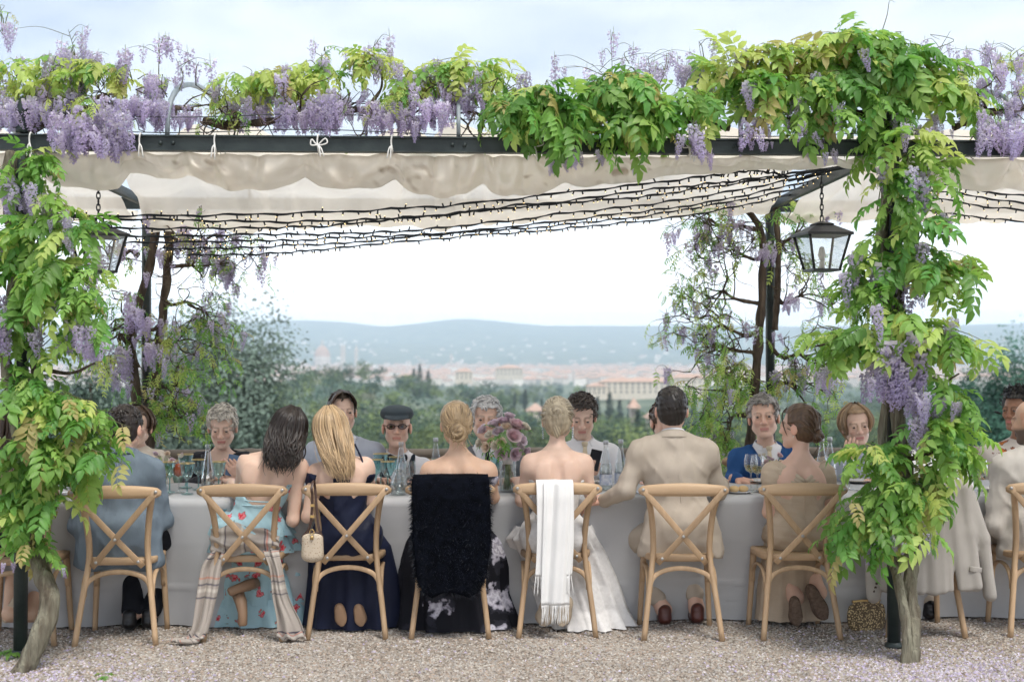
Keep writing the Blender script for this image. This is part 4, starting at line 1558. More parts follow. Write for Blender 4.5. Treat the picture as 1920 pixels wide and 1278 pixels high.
for a in [(1690, 275, 85, 40, 7.05, .2, 5, 4, .8, MIXED, 1), (1668, 375, 72, 50, 7.05, .22, 7, 5, .75, GREEN, 1), (1745, 330, 50, 40, 7.05, .15, 4, 3, .7, MIXED, 1), (1635, 475, 48, 42, 7.0, .18, 5, 4, .75, GREEN, 1), (1730, 450, 70, 60, 7.0, .2, 7, 4, .8, GREEN, 2),
          (1785, 520, 60, 45, 6.98, .18, 6, 4, .75, BRONZE, 0), (1605, 560, 62, 38, 7.02, .18, 5, 4, .7, GREEN, 1), (1640, 600, 90, 40, 6.95, .2, 7, 4, .75, BRONZE, 1), (1760, 640, 80, 50, 6.95, .2, 7, 4, .8, MIXED, 1), (1550, 655, 70, 45, 6.98, .2, 6, 4, .75, MIXED, 0),
          (1790, 720, 55, 60, 6.95, .16, 5, 4, .75, MIXED, 0), (1770, 815, 85, 50, 6.92, .2, 7, 5, .8, MIXED, 0), (1630, 850, 75, 50, 6.95, .2, 7, 4, .75, BRONZE, 0), (1680, 905, 85, 50, 6.88, .2, 7, 4, .8, MIXED, 0), (1770, 890, 60, 50, 6.92, .16, 5, 4, .7, BRONZE, 0),
          (1610, 960, 70, 45, 6.9, .2, 6, 4, .75, GREEN, 0), (1690, 980, 70, 45, 6.88, .2, 5, 4, .8, MIXED, 0), (1525, 640, 65, 40, 6.98, .15, 4, 4, .7, BRONZE, 0), (1575, 1000, 60, 35, 6.9, .15, 4, 4, .75, GREEN, 0), (1830, 640, 45, 55, 6.95, .15, 4, 4, .7, MIXED, 0), (1835, 830, 45, 45, 6.92, .15, 4, 4, .7, BRONZE, 0), (1810, 500, 45, 40, 6.98, .15, 3, 4, .65, BRONZE, 0)]:
    v.clump(a[0], a[1], a[2], a[3], a[4], a[5], a[6], a[7], a[8], a[9], a[10], core=(at(min(1705, max(1650, a[0])), a[1] + 12, 7.1)))
for a in [(1680, 640, 760, 6.9, 60, 10), (1715, 610, 740, 6.9, 30, 6), (1650, 680, 770, 6.9, 40, 5), (1700, 690, 790, 6.95, 50, 5), (1755, 740, 800, 6.9, 30, 3), (1795, 750, 800, 6.9, 20, 2), (1725, 775, 850, 6.92, 40, 4), (1720, 890, 940, 6.88, 20, 2), (1680, 1005, 1050, 6.84, 50, 4), (1745, 995, 1045, 6.84, 16, 1), (1640, 1020, 1080, 6.84, 14, 1),
          (1725, 320, 400, 7.0, 30, 3), (1700, 500, 600, 7.0, 60, 4), (1530, 680, 740, 7.0, 30, 2), (1560, 690, 750, 7.0, 40, 2)]:
    v.bunch(*a)
v.done()

# ---- the corner vine with the crooked trunk
v = Vine('leafy wisteria round the corner post with one crooked bare trunk', atz(48, 1254, 0), 32)
b = MB()
b.add(*v.limb([at(38, 1262, 6.80), at(62, 1225, 6.82), at(88, 1160, 6.86), at(98, 1110, 6.9), at(80, 1060, 6.96), at(62, 1000, 7.0), at(40, 900, 7.06), at(28, 780, 7.08), at(8, 640, 7.1), at(30, 500, 7.1), at(18, 380, 7.1), at(28, 280, 7.12)], 0.050, 0.03, n=16, m=120, rough=0.18))
b.build('trunk', m_vbark2, v.t)
b = MB()
b.add(*v.limb([at(80, 1060, 6.98), at(70, 960, 7.06), at(60, 850, 7.1), at(72, 720, 7.12), at(52, 560, 7.12), at(58, 420, 7.12), at(50, 300, 7.12)], 0.032, 0.02, n=12, m=80))
b.build('trunk', m_vbark, v.t)
v.wood([at(60, 690, 7.1), at(130, 700, 7.0), at(180, 680, 6.98)], 0.013, 0.005)
v.wood([at(40, 820, 7.08), at(110, 850, 7.0), at(200, 850, 6.95)], 0.015, 0.005)
v.wood([at(30, 470, 7.1), at(100, 500, 7.0), at(170, 520, 6.95)], 0.014, 0.005)
for a in [(55, 315, 70, 45, 7.05, .18, 7, 4, .65, GREEN, 0), (110, 385, 45, 40, 7.0, .15, 4, 4, .6, BRONZE, 1), (60, 450, 90, 40, 7.0, .2, 7, 4, .75, MIXED, 0), (130, 520, 90, 45, 6.95, .2, 8, 4, .75, BRONZE, 0), (60, 540, 80, 45, 6.98, .2, 7, 4, .75, GREEN, 0), (165, 580, 60, 40, 6.95, .18, 5, 4, .7, BRONZE, 0),
          (40, 590, 60, 35, 7.0, .18, 5, 4, .7, GREEN, 0), (100, 640, 70, 35, 7.0, .18, 4, 4, .6, MIXED, 0), (45, 735, 80, 45, 6.95, .2, 8, 4, .8, GREEN, 0), (140, 775, 80, 45, 6.92, .2, 8, 4, .75, BRONZE, 0), (210, 800, 55, 45, 6.9, .16, 5, 4, .7, BRONZE, 0), (60, 850, 90, 50, 6.92, .2, 8, 5, .8, GREEN, 0),
          (160, 870, 80, 50, 6.9, .2, 7, 4, .75, MIXED, 0), (60, 950, 80, 50, 6.92, .2, 7, 4, .75, GREEN, 0), (20, 900, 60, 70, 6.95, .2, 6, 4, .75, GREEN, 0), (75, 1030, 45, 30, 6.9, .14, 4, 3, .6, GREEN, 0), (20, 1010, 40, 30, 6.92, .14, 3, 3, .6, MIXED, 0), (150, 450, 60, 45, 6.95, .15, 5, 4, .7, BRONZE, 0), (190, 530, 55, 45, 6.92, .15, 5, 4, .7, MIXED, 0), (215, 870, 55, 50, 6.88, .15, 4, 4, .7, MIXED, 0)]:
    v.clump(a[0], a[1], a[2], a[3], a[4], a[5], a[6], a[7], a[8], a[9], a[10], core=(at(min(80, max(15, a[0])), a[1] + 12, 7.1)))
for a in [(25, 330, 410, 7.0, 50, 7), (80, 370, 425, 7.0, 70, 8), (105, 400, 440, 6.98, 50, 5), (30, 450, 500, 6.98, 60, 4), (110, 430, 480, 6.96, 50, 4), (145, 590, 660, 6.92, 30, 4), (190, 620, 690, 6.92, 40, 5), (25, 600, 680, 6.95, 60, 7), (110, 640, 680, 6.95, 30, 2), (115, 555, 600, 6.95, 40, 3), (10, 560, 600, 6.98, 30, 3), (118, 1055, 1090, 6.86, 16, 2), (15, 1050, 1080, 6.9, 30, 2)]:
    v.bunch(*a)
v.done()

# ---- lilac mass along the beam at the corner
v = Vine('wisteria full of lilac clusters and yellow leaves above the beam beside the acorn finial', (XPL, YN, ZB + 0.05), 33)
v.tw2 = MB()
v.wood([at(40, 250, 7.25), at(110, 215, 7.3), at(190, 205, 7.35), at(280, 195, 7.35), at(360, 205, 7.4)], 0.03, 0.012)
v.wood([at(110, 215, 7.4), at(150, 190, 7.5), at(230, 170, 7.6)], 0.018, 0.008)
for px in (60, 110, 150, 210, 280, 330):
    v.twigs(at(px, 205, 7.35), 4, 0.25, 2, 0.006, 0.15, 0.5, YELLOW)
for a in [(30, 150, 80, 40, 7.4, .25, 7, 4, .6, YELLOW, 4), (110, 160, 70, 45, 7.4, .25, 7, 4, .6, YELLOW, 6), (190, 150, 60, 35, 7.4, .25, 7, 4, .6, YELLOW, 4), (250, 155, 55, 35, 7.4, .25, 6, 4, .55, YELLOW, 4), (310, 180, 45, 30, 7.4, .2, 5, 3, .5, YELLOW, 6), (40, 195, 60, 35, 7.3, .15, 4, 3, .5, YELLOW, 6), (165, 205, 45, 25, 7.05, .1, 5, 3, .55, YELLOW, 0), (140, 120, 40, 25, 7.5, .2, 4, 3, .5, YELLOW, 2), (5, 60, 25, 45, 7.3, .1, 3, 3, .5, YELLOW, 1)]:
    v.clump(*a[:10], flowers=a[10], flen=0.15, upb=0.25, pool=YLEAF if a[8] < .56 else LEAF, fsparse=0.25, droop=0.3)
for a in [(30, 190, 245, 7.2, 90, 16), (90, 180, 240, 7.25, 80, 14), (170, 215, 300, 7.06, 90, 22), (150, 235, 290, 7.05, 60, 8), (215, 250, 300, 7.04, 20, 4), (240, 190, 245, 7.25, 90, 16), (300, 195, 248, 7.25, 80, 16), (345, 205, 245, 7.3, 40, 8), (130, 100, 150, 7.5, 30, 8), (300, 150, 190, 7.4, 70, 10), (60, 160, 200, 7.4, 80, 10)]:
    v.bunch(*a)
v.spray(140, 150, 128, 55, 7.45, 7)
v.spray(298, 160, 302, 80, 7.4, 8)
v.spray(100, 150, 80, 110, 7.5, 5)
v.spray(330, 180, 330, 110, 7.4, 4)
v.tendril(195, 130, 190, 98, 7.5)
v.tendril(15, 80, 8, 12, 7.3)
v.tendril(300, 120, 298, 76, 7.4)
v.done()

# ---- middle of the beam
v = Vine('wisteria with yellow-green young leaves and violet clusters above the middle of the beam', at(650, 262, YN), 34)
v.tw2 = MB()
v.wood([at(380, 225, 7.4), at(440, 235, 7.35), at(520, 225, 7.35), at(600, 215, 7.35), at(690, 205, 7.35), at(780, 225, 7.3), at(860, 190, 7.4), at(930, 185, 7.4)], 0.022, 0.014, m=70)
v.wood([at(680, 215, 7.3), at(700, 190, 7.3), at(715, 165, 7.35), at(712, 120, 7.4)], 0.016, 0.006)
v.wood([at(770, 235, 7.2), at(775, 205, 7.2), at(800, 185, 7.25)], 0.018, 0.008)
for px in (420, 450, 560, 620, 690, 770, 850, 900):
    v.twigs(at(px, 215, 7.32), 4, 0.24, 2, 0.007, 0.12, 0.5, YELLOW)
for a in [(410, 195, 45, 30, 7.4, .2, 6, 4, .55, YELLOW, 2), (460, 175, 55, 35, 7.4, .25, 8, 4, .58, YELLOW, 5), (530, 165, 60, 25, 7.4, .25, 7, 4, .58, YELLOW, 4), (600, 150, 60, 30, 7.45, .25, 8, 4, .6, YELLOW, 4), (690, 130, 55, 35, 7.45, .25, 8, 4, .6, YELLOW, 4), (760, 165, 60, 35, 7.4, .25, 8, 4, .6, YELLOW, 5), (830, 150, 50, 30, 7.4, .25, 7, 4, .6, YELLOW, 4),
          (900, 150, 55, 40, 7.4, .25, 8, 4, .6, YELLOW, 4), (960, 180, 50, 30, 7.4, .25, 6, 4, .55, YELLOW, 3), (760, 195, 55, 25, 7.15, .15, 6, 3, .5, YELLOW, 2), (440, 225, 40, 18, 7.3, .15, 5, 4, .5, MIXED, 0), (610, 120, 25, 20, 7.5, .1, 3, 3, .55, YELLOW, 0)]:
    v.clump(*a[:10], flowers=a[10], flen=0.13, upb=0.25, pool=YLEAF if a[8] < .56 else LEAF, fsparse=0.25, droop=0.3)
for a in [(470, 190, 250, 7.3, 60, 10), (550, 195, 252, 7.25, 60, 14), (610, 185, 255, 7.2, 60, 16), (590, 195, 250, 7.3, 70, 8), (650, 175, 215, 7.35, 60, 8), (665, 200, 235, 7.3, 50, 7), (720, 200, 255, 7.2, 70, 16), (780, 210, 268, 7.1, 50, 10), (810, 195, 250, 7.15, 60, 14), (870, 155, 210, 7.3, 60, 12), (880, 180, 225, 7.3, 60, 8), (500, 170, 200, 7.4, 60, 6), (840, 170, 210, 7.4, 50, 6)]:
    v.bunch(*a)
v.spray(640, 170, 575, 90, 7.5, 2)
v.spray(712, 130, 705, 82, 7.4, 2)
v.tendril(455, 160, 460, 125, 7.4)
v.tendril(850, 150, 850, 108, 7.4)
v.tendril(950, 160, 962, 130, 7.4)
v.done()

# ---- big green heads over the beam
v = Vine('thick green wisteria foliage tumbling over the beam between middle and lantern post', at(1150, 262, YN), 35)
v.tw2 = MB()
v.wood([at(930, 190, 7.4), at(1050, 215, 7.3), at(1180, 210, 7.3), at(1300, 225, 7.3), at(1370, 240, 7.25)], 0.018, 0.02, m=60)
for a in [(960, 215, 60, 45, 7.1, .2, 8, 5, .8, GREEN, 0), (1010, 195, 70, 35, 7.15, .2, 9, 5, .8, GREEN, 0), (1060, 230, 70, 45, 7.05, .2, 9, 5, .8, GREEN, 0), (1140, 185, 70, 35, 7.25, .25, 8, 5, .75, MIXED, 0), (1200, 180, 75, 40, 7.2, .25, 9, 5, .8, MIXED, 0), (1230, 225, 60, 40, 7.1, .2, 7, 5, .8, GREEN, 0), (1180, 230, 50, 35, 7.1, .2, 6, 5, .75, GREEN, 0),
          (1290, 200, 60, 40, 7.2, .2, 6, 4, .7, MIXED, 0), (1250, 275, 22, 25, 7.05, .08, 2, 3, .6, MIXED, 0), (1110, 270, 20, 22, 7.05, .08, 2, 3, .6, BRONZE, 0)]:
    v.clump(*a[:10], flowers=a[10], droop=0.35, core=at(a[0], a[1] - 10, 7.25), upb=0.15)
for a in [(1075, 285, 320, 7.06, 60, 6), (1040, 300, 330, 7.06, 20, 3), (1120, 285, 310, 7.06, 30, 3), (1190, 310, 330, 7.06, 12, 2), (1300, 240, 310, 7.04, 40, 6), (1330, 280, 328, 7.03, 16, 3)]:
    v.bunch(*a)
v.spray(1150, 180, 1145, 55, 7.6, 9)
v.spray(1160, 170, 1110, 120, 7.6, 6)
v.spray(1220, 170, 1215, 105, 7.6, 8)
v.spray(1230, 170, 1255, 110, 7.6, 5)
v.tendril(1240, 150, 1250, 100, 7.6)
v.tendril(1180, 120, 1200, 92, 7.6)
v.done()

v = Vine('high mound of green and yellow wisteria leaves on top of the lantern post', at(1680, 262, YN), 36)
v.tw2 = MB()
v.wood([at(1690, 280, 7.12), at(1660, 235, 7.15), at(1590, 215, 7.2), at(1480, 225, 7.25), at(1380, 225, 7.3)], 0.03, 0.015, m=60)
v.wood([at(1685, 270, 7.12), at(1690, 210, 7.2), at(1700, 130, 7.3)], 0.025, 0.01)
for a in [(1370, 140, 65, 40, 7.35, .25, 9, 5, .75, YELLOW, 2), (1440, 120, 60, 35, 7.35, .25, 8, 5, .75, YELLOW, 0), (1420, 180, 75, 45, 7.2, .25, 9, 5, .8, MIXED, 2), (1520, 110, 55, 30, 7.35, .25, 6, 5, .75, YELLOW, 0), (1500, 190, 80, 50, 7.15, .25, 9, 5, .8, MIXED, 3), (1600, 95, 70, 35, 7.3, .25, 9, 5, .8, YELLOW, 0), (1660, 110, 65, 40, 7.25, .25, 8, 5, .8, MIXED, 0),
          (1600, 160, 80, 50, 7.15, .25, 9, 5, .85, GREEN, 2), (1720, 150, 80, 50, 7.15, .25, 9, 5, .85, GREEN, 0), (1770, 175, 60, 40, 7.2, .2, 7, 4, .75, YELLOW, 0), (1540, 235, 70, 30, 7.08, .18, 6, 4, .75, MIXED, 1), (1660, 215, 70, 35, 7.08, .2, 6, 4, .75, GREEN, 1)]:
    v.clump(*a[:10], flowers=a[10], flen=.14, droop=0.28, core=at(a[0], a[1] + 10, 7.3), upb=0.2)
for a in [(1410, 235, 295, 7.05, 30, 4), (1430, 225, 265, 7.05, 40, 3), (1510, 235, 285, 7.05, 50, 6), (1480, 190, 230, 7.1, 60, 4), (1440, 260, 285, 7.05, 20, 2), (1700, 220, 260, 7.2, 120, 14), (1745, 235, 270, 7.1, 50, 6), (1290, 130, 175, 7.4, 40, 8), (1530, 275, 310, 7.04, 60, 3)]:
    v.bunch(*a)
v.spray(1310, 150, 1310, 78, 7.4, 3)
v.tendril(1650, 70, 1668, 2, 7.3, 0.02)
v.tendril(1660, 75, 1678, 60, 7.3)
v.tendril(1320, 110, 1312, 78, 7.4)
v.done()

v = Vine('wisteria with a big lilac bunch hanging over the beam past the lantern post', at(1880, 262, YN), 37)
v.tw2 = MB()
v.wood([at(1790, 240, 7.3), at(1850, 215, 7.35), at(1960, 200, 7.4)], 0.02, 0.014)
v.twigs(at(1850, 205, 7.3), 6, 0.25, 2, 0.007, 0.15, 0.5, YELLOW)
for a in [(1800, 160, 40, 40, 7.4, .2, 5, 3, .5, YELLOW, 3), (1860, 150, 55, 40, 7.5, .25, 7, 4, .5, YELLOW, 8), (1910, 130, 40, 35, 7.5, .2, 6, 4, .5, YELLOW, 3), (1850, 225, 45, 20, 7.15, .12, 5, 3, .55, MIXED, 0), (1905, 190, 40, 30, 7.4, .2, 5, 4, .5, YELLOW, 6)]:
    v.clump(*a[:10], flowers=a[10], flen=0.13, upb=0.2, pool=YLEAF, fsparse=0.3, droop=0.3)
for a in [(1890, 235, 300, 7.06, 70, 20), (1865, 215, 260, 7.1, 50, 8), (1900, 190, 240, 7.2, 60, 12), (1830, 190, 230, 7.3, 60, 7), (1960, 220, 290, 7.1, 60, 8)]:
    v.bunch(*a)
v.spray(1740, 140, 1735, 90, 7.5, 6)
v.spray(1760, 120, 1782, 58, 7.5, 3)
v.spray(1860, 130, 1840, 90, 7.5, 5)
v.spray(1900, 130, 1905, 90, 7.5, 4)
v.tendril(1725, 100, 1745, 65, 7.5)
v.done()

# ---- the two vines on the valley side
def far_vine(label, base, seed, trunks, nodes, bun, clumps):
    v = Vine(label, base, seed)
    v.tw2 = MB()
    for pts, r0, r1 in trunks:
        b = MB()
        b.add(*v.limb([at(*p) for p in pts], r0, r1, n=12, m=80, rough=0.2))
        b.build('trunk', m_vbark, v.t)
    for (p0, p1, n, L_, lp, fp) in nodes:
        a, e = at(*p0), at(*p1)
        mid = (a + e) / 2 + v.g.normal(0, 0.04, 3)
        v.wood([a, mid, e], 0.02, 0.009, m=24)
        bias = (e - a) / (np.linalg.norm(e - a) + 1e-6) * 0.7
        v.twigs(e, n, L_, 3, 0.0075, lp * 2.0, 0.75, MIXED, fp * .6, bias=bias)
        v.twigs(mid, max(1, n // 2), L_, 2, 0.0065, lp * 1.5, 0.7, YELLOW, fp * .6, bias=bias)
    for a in clumps:
        v.clump(*a[:10], flowers=a[10], flen=0.13, pool=YLEAF, droop=0.35, fsparse=0.3)
    for a in bun:
        v.bunch(*a)
    v.done()


YV = 9.85
far_vine('gnarled two-stemmed wisteria with sparse leaves on the valley post behind the blue-grey jacket', atz(262, 1000, 0) * 0 + np.array([at(262, 900, YV)[0], YV, 0]), 41,
         [([(255, 1052, YV), (257, 860, YV), (256, 760, YV), (250, 640, YV), (262, 560, YV), (288, 480, YV), (300, 400, YV)], 0.044, 0.03),
          ([(268, 1052, YV), (282, 860, YV), (290, 700, YV), (300, 600, YV), (310, 520, YV), (318, 430, YV), (322, 380, YV)], 0.036, 0.032)],
         [((300, 610, YV), (245, 600, YV - .1), 4, .35, .25, .05), ((305, 560, YV), (350, 565, YV - .1), 4, .36, .2, .06), ((312, 500, YV), (360, 498, YV - .1), 5, .4, .12, .12), ((315, 450, YV), (380, 455, YV), 5, .4, .1, .14), ((290, 720, YV), (330, 715, YV - .2), 5, .34, .35, .04),
          ((258, 480, YV), (225, 485, YV - .1), 4, .3, .15, .1), ((258, 690, YV), (225, 625, YV - .1), 4, .3, .2, .06), ((280, 790, YV), (320, 780, YV - .2), 4, .3, .4, .03), ((285, 650, YV), (330, 640, YV - .1), 4, .34, .3, .05)],
         [(255, 560, 625, YV - .25, 40, 5), (270, 585, 640, YV - .25, 36, 4), (275, 650, 705, YV - .3, 30, 5), (235, 660, 720, YV - .3, 24, 3), (185, 620, 690, YV - .4, 30, 4), (340, 430, 490, YV, 60, 5), (400, 480, 520, YV, 60, 4), (425, 500, 550, YV, 24, 3), (420, 560, 600, YV, 20, 2), (375, 745, 780, YV - .4, 14, 2), (335, 720, 760, YV - .3, 18, 2), (210, 700, 740, YV - .3, 20, 2), (330, 650, 690, YV - .2, 40, 4), (360, 440, 470, YV, 60, 5)],
         [(320, 630, 50, 35, YV - .2, .2, 5, 4, .7, YELLOW, 1), (335, 700, 50, 30, YV - .25, .2, 5, 4, .7, YELLOW, 1), (310, 770, 50, 25, YV - .25, .2, 6, 4, .7, YELLOW, 0), (215, 690, 50, 35, YV - .3, .2, 5, 4, .8, YELLOW, 1), (335, 465, 60, 30, YV - .1, .2, 4, 4, .6, YELLOW, 3)])
far_vine('gnarled wisteria with crooked bare branches on the valley post behind the blue suit', np.array([at(1415, 900, YV)[0], YV, 0]), 42,
         [([(1402, 1052, YV), (1404, 830, YV), (1408, 760, YV), (1418, 680, YV), (1424, 600, YV), (1426, 520, YV), (1428, 440, YV), (1400, 395, YV), (1370, 375, YV)], 0.044, 0.02),
          ([(1450, 620, YV + .05), (1456, 540, YV), (1458, 460, YV), (1452, 385, YV)], 0.026, 0.022)],
         [((1422, 570, YV), (1355, 545, YV - .05), 6, .4, .12, .06), ((1420, 620, YV), (1350, 608, YV - .05), 6, .4, .15, .05), ((1415, 660, YV), (1350, 650, YV - .1), 5, .36, .2, .05), ((1425, 480, YV), (1370, 470, YV), 5, .4, .15, .08), ((1425, 430, YV), (1350, 425, YV), 5, .4, .15, .1), ((1455, 555, YV), (1500, 555, YV), 5, .35, .15, .06),
          ((1440, 640, YV), (1500, 665, YV), 5, .36, .15, .06), ((1410, 720, YV), (1365, 735, YV - .1), 5, .34, .35, .03), ((1450, 720, YV), (1495, 735, YV - .1), 4, .32, .3, .03), ((1405, 780, YV), (1370, 790, YV - .1), 4, .3, .4, .03), ((1455, 470, YV), (1490, 440, YV), 4, .3, .2, .1)],
         [(1430, 465, 500, YV - .15, 40, 5), (1330, 440, 480, YV, 60, 4), (1300, 420, 450, YV, 60, 4), (1490, 560, 600, YV - .05, 50, 4), (1470, 575, 600, YV - .1, 20, 2), (1320, 660, 700, YV, 30, 2), (1500, 690, 740, YV - .1, 40, 4), (1550, 690, 740, YV - .1, 30, 3), (1320, 740, 760, YV - .1, 10, 1), (1455, 620, 650, YV - .1, 30, 2), (1380, 420, 460, YV - .1, 60, 4)],
         [(1360, 700, 60, 35, YV - .2, .2, 6, 4, .75, YELLOW, 0), (1370, 760, 55, 35, YV - .2, .2, 6, 4, .75, YELLOW, 1), (1480, 720, 45, 30, YV - .15, .2, 5, 4, .75, YELLOW, 0), (1350, 820, 45, 30, YV - .2, .2, 5, 4, .7, YELLOW, 0), (1330, 530, 50, 30, YV - .1, .2, 4, 4, .7, YELLOW, 1), (1345, 460, 50, 25, YV - .1, .2, 4, 4, .7, BRONZE, 2), (1460, 410, 50, 30, YV - .1, .2, 4, 3, .9, BRONZE, 0), (1500, 500, 40, 40, YV - .1, .2, 4, 4, .7, YELLOW, 0)])
# ------------------------------------------------------------------ people: smooth implicit bodies
class Field:
    """Signed distance on a grid; shapes are blended in smoothly and meshed by surface nets."""
    def __init__(self, lo, hi, h):
        self.h = h
        self.lo = np.floor(np.asarray(lo, float) / h) * h
        self.n = np.ceil((np.asarray(hi, float) - self.lo) / h).astype(int) + 1
        self.d = np.full(self.n, 0.5, np.float32)

    def block(self, lo, hi, m):
        i0 = np.clip(((np.asarray(lo) - m - self.lo) / self.h).astype(int), 0, self.n)
        i1 = np.clip(((np.asarray(hi) + m - self.lo) / self.h).astype(int) + 2, 0, self.n)
        if (i1 <= i0).any():
            return None, None
        ax = [self.lo[k] + self.h * np.arange(i0[k], i1[k]) for k in range(3)]
        P = np.stack(np.meshgrid(*ax, indexing='ij'), -1).astype(np.float32)
        return tuple(slice(i0[k], i1[k]) for k in range(3)), P

    def blend(self, s, d, k):
        a = self.d[s]
        h = np.maximum(k - np.abs(a - d), 0) / k
        self.d[s] = np.minimum(a, d) - h * h * k * 0.25

    def cone(self, a, b, ra, rb, k=0.02, off=0.0):
        a, b = np.asarray(a, float), np.asarray(b, float)
        ra, rb = ra + off, rb + off
        m = max(ra, rb) + k + 2 * self.h
        s, P = self.block(np.minimum(a, b), np.maximum(a, b), m)
        if s is None:
            return
        ab = (b - a).astype(np.float32)
        t = np.clip(((P - a.astype(np.float32)) @ ab) / (ab @ ab + 1e-9), 0, 1)
        d = np.linalg.norm(P - a.astype(np.float32) - t[..., None] * ab, axis=-1) - (ra + (rb - ra) * t)
        self.blend(s, d, k)

    def ell(self, c, r, R=None, k=0.02, off=0.0, sub=False):
        c = np.asarray(c, float)
        r = np.asarray(r, float) + off
        m = float(r.max()) + k + 2 * self.h
        s, P = self.block(c, c, m)
        if s is None:
            return
        q = P - c.astype(np.float32)
        if R is not None:
            q = q @ np.asarray(R, np.float32)
        r32 = r.astype(np.float32)
        k0 = np.linalg.norm(q / r32, axis=-1)
        k1 = np.linalg.norm(q / (r32 * r32), axis=-1) + 1e-6
        d = k0 * (k0 - 1) / k1
        if sub:
            a = self.d[s]
            h = np.maximum(k - np.abs(a + d), 0) / k
            self.d[s] = np.maximum(a, -d) + h * h * k * 0.25
        else:
            self.blend(s, d, k)

    def grid(self):
        ax = [self.lo[k] + self.h * np.arange(self.n[k]) for k in range(3)]
        return np.stack(np.meshgrid(*ax, indexing='ij'), -1).astype(np.float32)

    def cut(self, fn):
        self.d = np.maximum(self.d, fn(self.grid()).astype(np.float32))

    def ripple(self, amp, sc, k0=0, crease=0.0):
        m = np.abs(self.d) < 0.03
        P = self.grid()[m]
        w = wob(P * np.asarray(sc), 1.0, k0, 6)
        self.d[m] += (amp * w).astype(np.float32)
        if crease:                                        # narrow raised folds where the slow noise crosses zero
            c = np.clip(1 - np.abs(wob(P * np.asarray(sc) * .8, 1.0, k0 + 5, 4)) * 2.2, 0, 1) ** 2
            self.d[m] -= (crease * c).astype(np.float32)

    def mesh(self):
        d, h = self.d, self.h
        d[0], d[-1], d[:, 0], d[:, -1], d[:, :, 0], d[:, :, -1] = .1, .1, .1, .1, .1, .1
        ins = d < 0
        nx, ny, nz = d.shape
        cx, cy_, cz = nx - 1, ny - 1, nz - 1
        acc = np.zeros((cx, cy_, cz, 3), np.float32)
        cnt = np.zeros((cx, cy_, cz), np.float32)
        off = [(i, j, k) for i in (0, 1) for j in (0, 1) for k in (0, 1)]

        def view(o):
            return (slice(o[0], o[0] + cx), slice(o[1], o[1] + cy_), slice(o[2], o[2] + cz))
        for o in off:
            for ax in range(3):
                if o[ax]:
                    continue
                p = list(o)
                p[ax] = 1
                A, B = d[view(o)], d[view(p)]
                m = ins[view(o)] != ins[view(p)]
                if not m.any():
                    continue
                t = A[m] / (A[m] - B[m])
                v = np.tile(np.array(o, np.float32), (len(t), 1))
                v[:, ax] += t
                acc[m] += v
                cnt[m] += 1
        act = cnt > 0
        idx = np.full(act.shape, -1, np.int64)
        idx[act] = np.arange(act.sum())
        ijk = np.argwhere(act)
        V = self.lo + h * (ijk + acc[act] / cnt[act][:, None])
        F = []
        for ax in range(3):
            u, w = [(1, 2), (2, 0), (0, 1)][ax]
            s0 = [slice(1, -1)] * 3
            s0[ax] = slice(0, -1)
            s1 = list(s0)
            s1[ax] = slice(1, None)
            a, b = ins[tuple(s0)], ins[tuple(s1)]
            for flip, m in ((False, a & ~b), (True, ~a & b)):
                q = np.argwhere(m)
                if not len(q):
                    continue
                add = np.ones(3, int)
                add[ax] = 0
                q = q + add
                eu, ew = np.zeros(3, int), np.zeros(3, int)
                eu[u] = 1
                ew[w] = 1
                c = [q - eu - ew, q - ew, q, q - eu]
                f = np.stack([idx[tuple(x.T)] for x in c], 1)
                f = f[(f >= 0).all(1)]
                F.append(f[:, ::-1] if flip else f)
        return V, (np.concatenate(F) if F else np.zeros((0, 4), int))


def rot(yaw=0, pitch=0, roll=0, back=False):
    """Head frame: +y is where the face looks. yaw turns left seen from above; pitch > 0 looks up; roll tips over the right ear."""
    M = Matrix.Rotation(math.radians(yaw + (180 if back else 0)), 3, 'Z') @ Matrix.Rotation(math.radians(pitch), 3, 'X') @ Matrix.Rotation(math.radians(roll), 3, 'Y')
    return np.array(M)


m_skin = mat('skin', (0.95, 0.92, 0.90), (1.04, 1.03, 1.02), scale=14, detail=6, attr=True, rough=0.48, spec=0.3, bump=0.05, bscale=90, sss=0.12)
m_hair = mat('hair', attr=True, rough=0.42, spec=0.45, bump=0.25, bscale=70, bstretch=(1, 1, 0.25))
m_eye = mat('eyeball', attr=True, rough=0.15, spec=0.5)
SK = dict(fair=(0.68, 0.48, 0.38), tan=(0.60, 0.40, 0.285), red=(0.66, 0.44, 0.34), pale=(0.65, 0.46, 0.36), dark=(0.30, 0.16, 0.10))


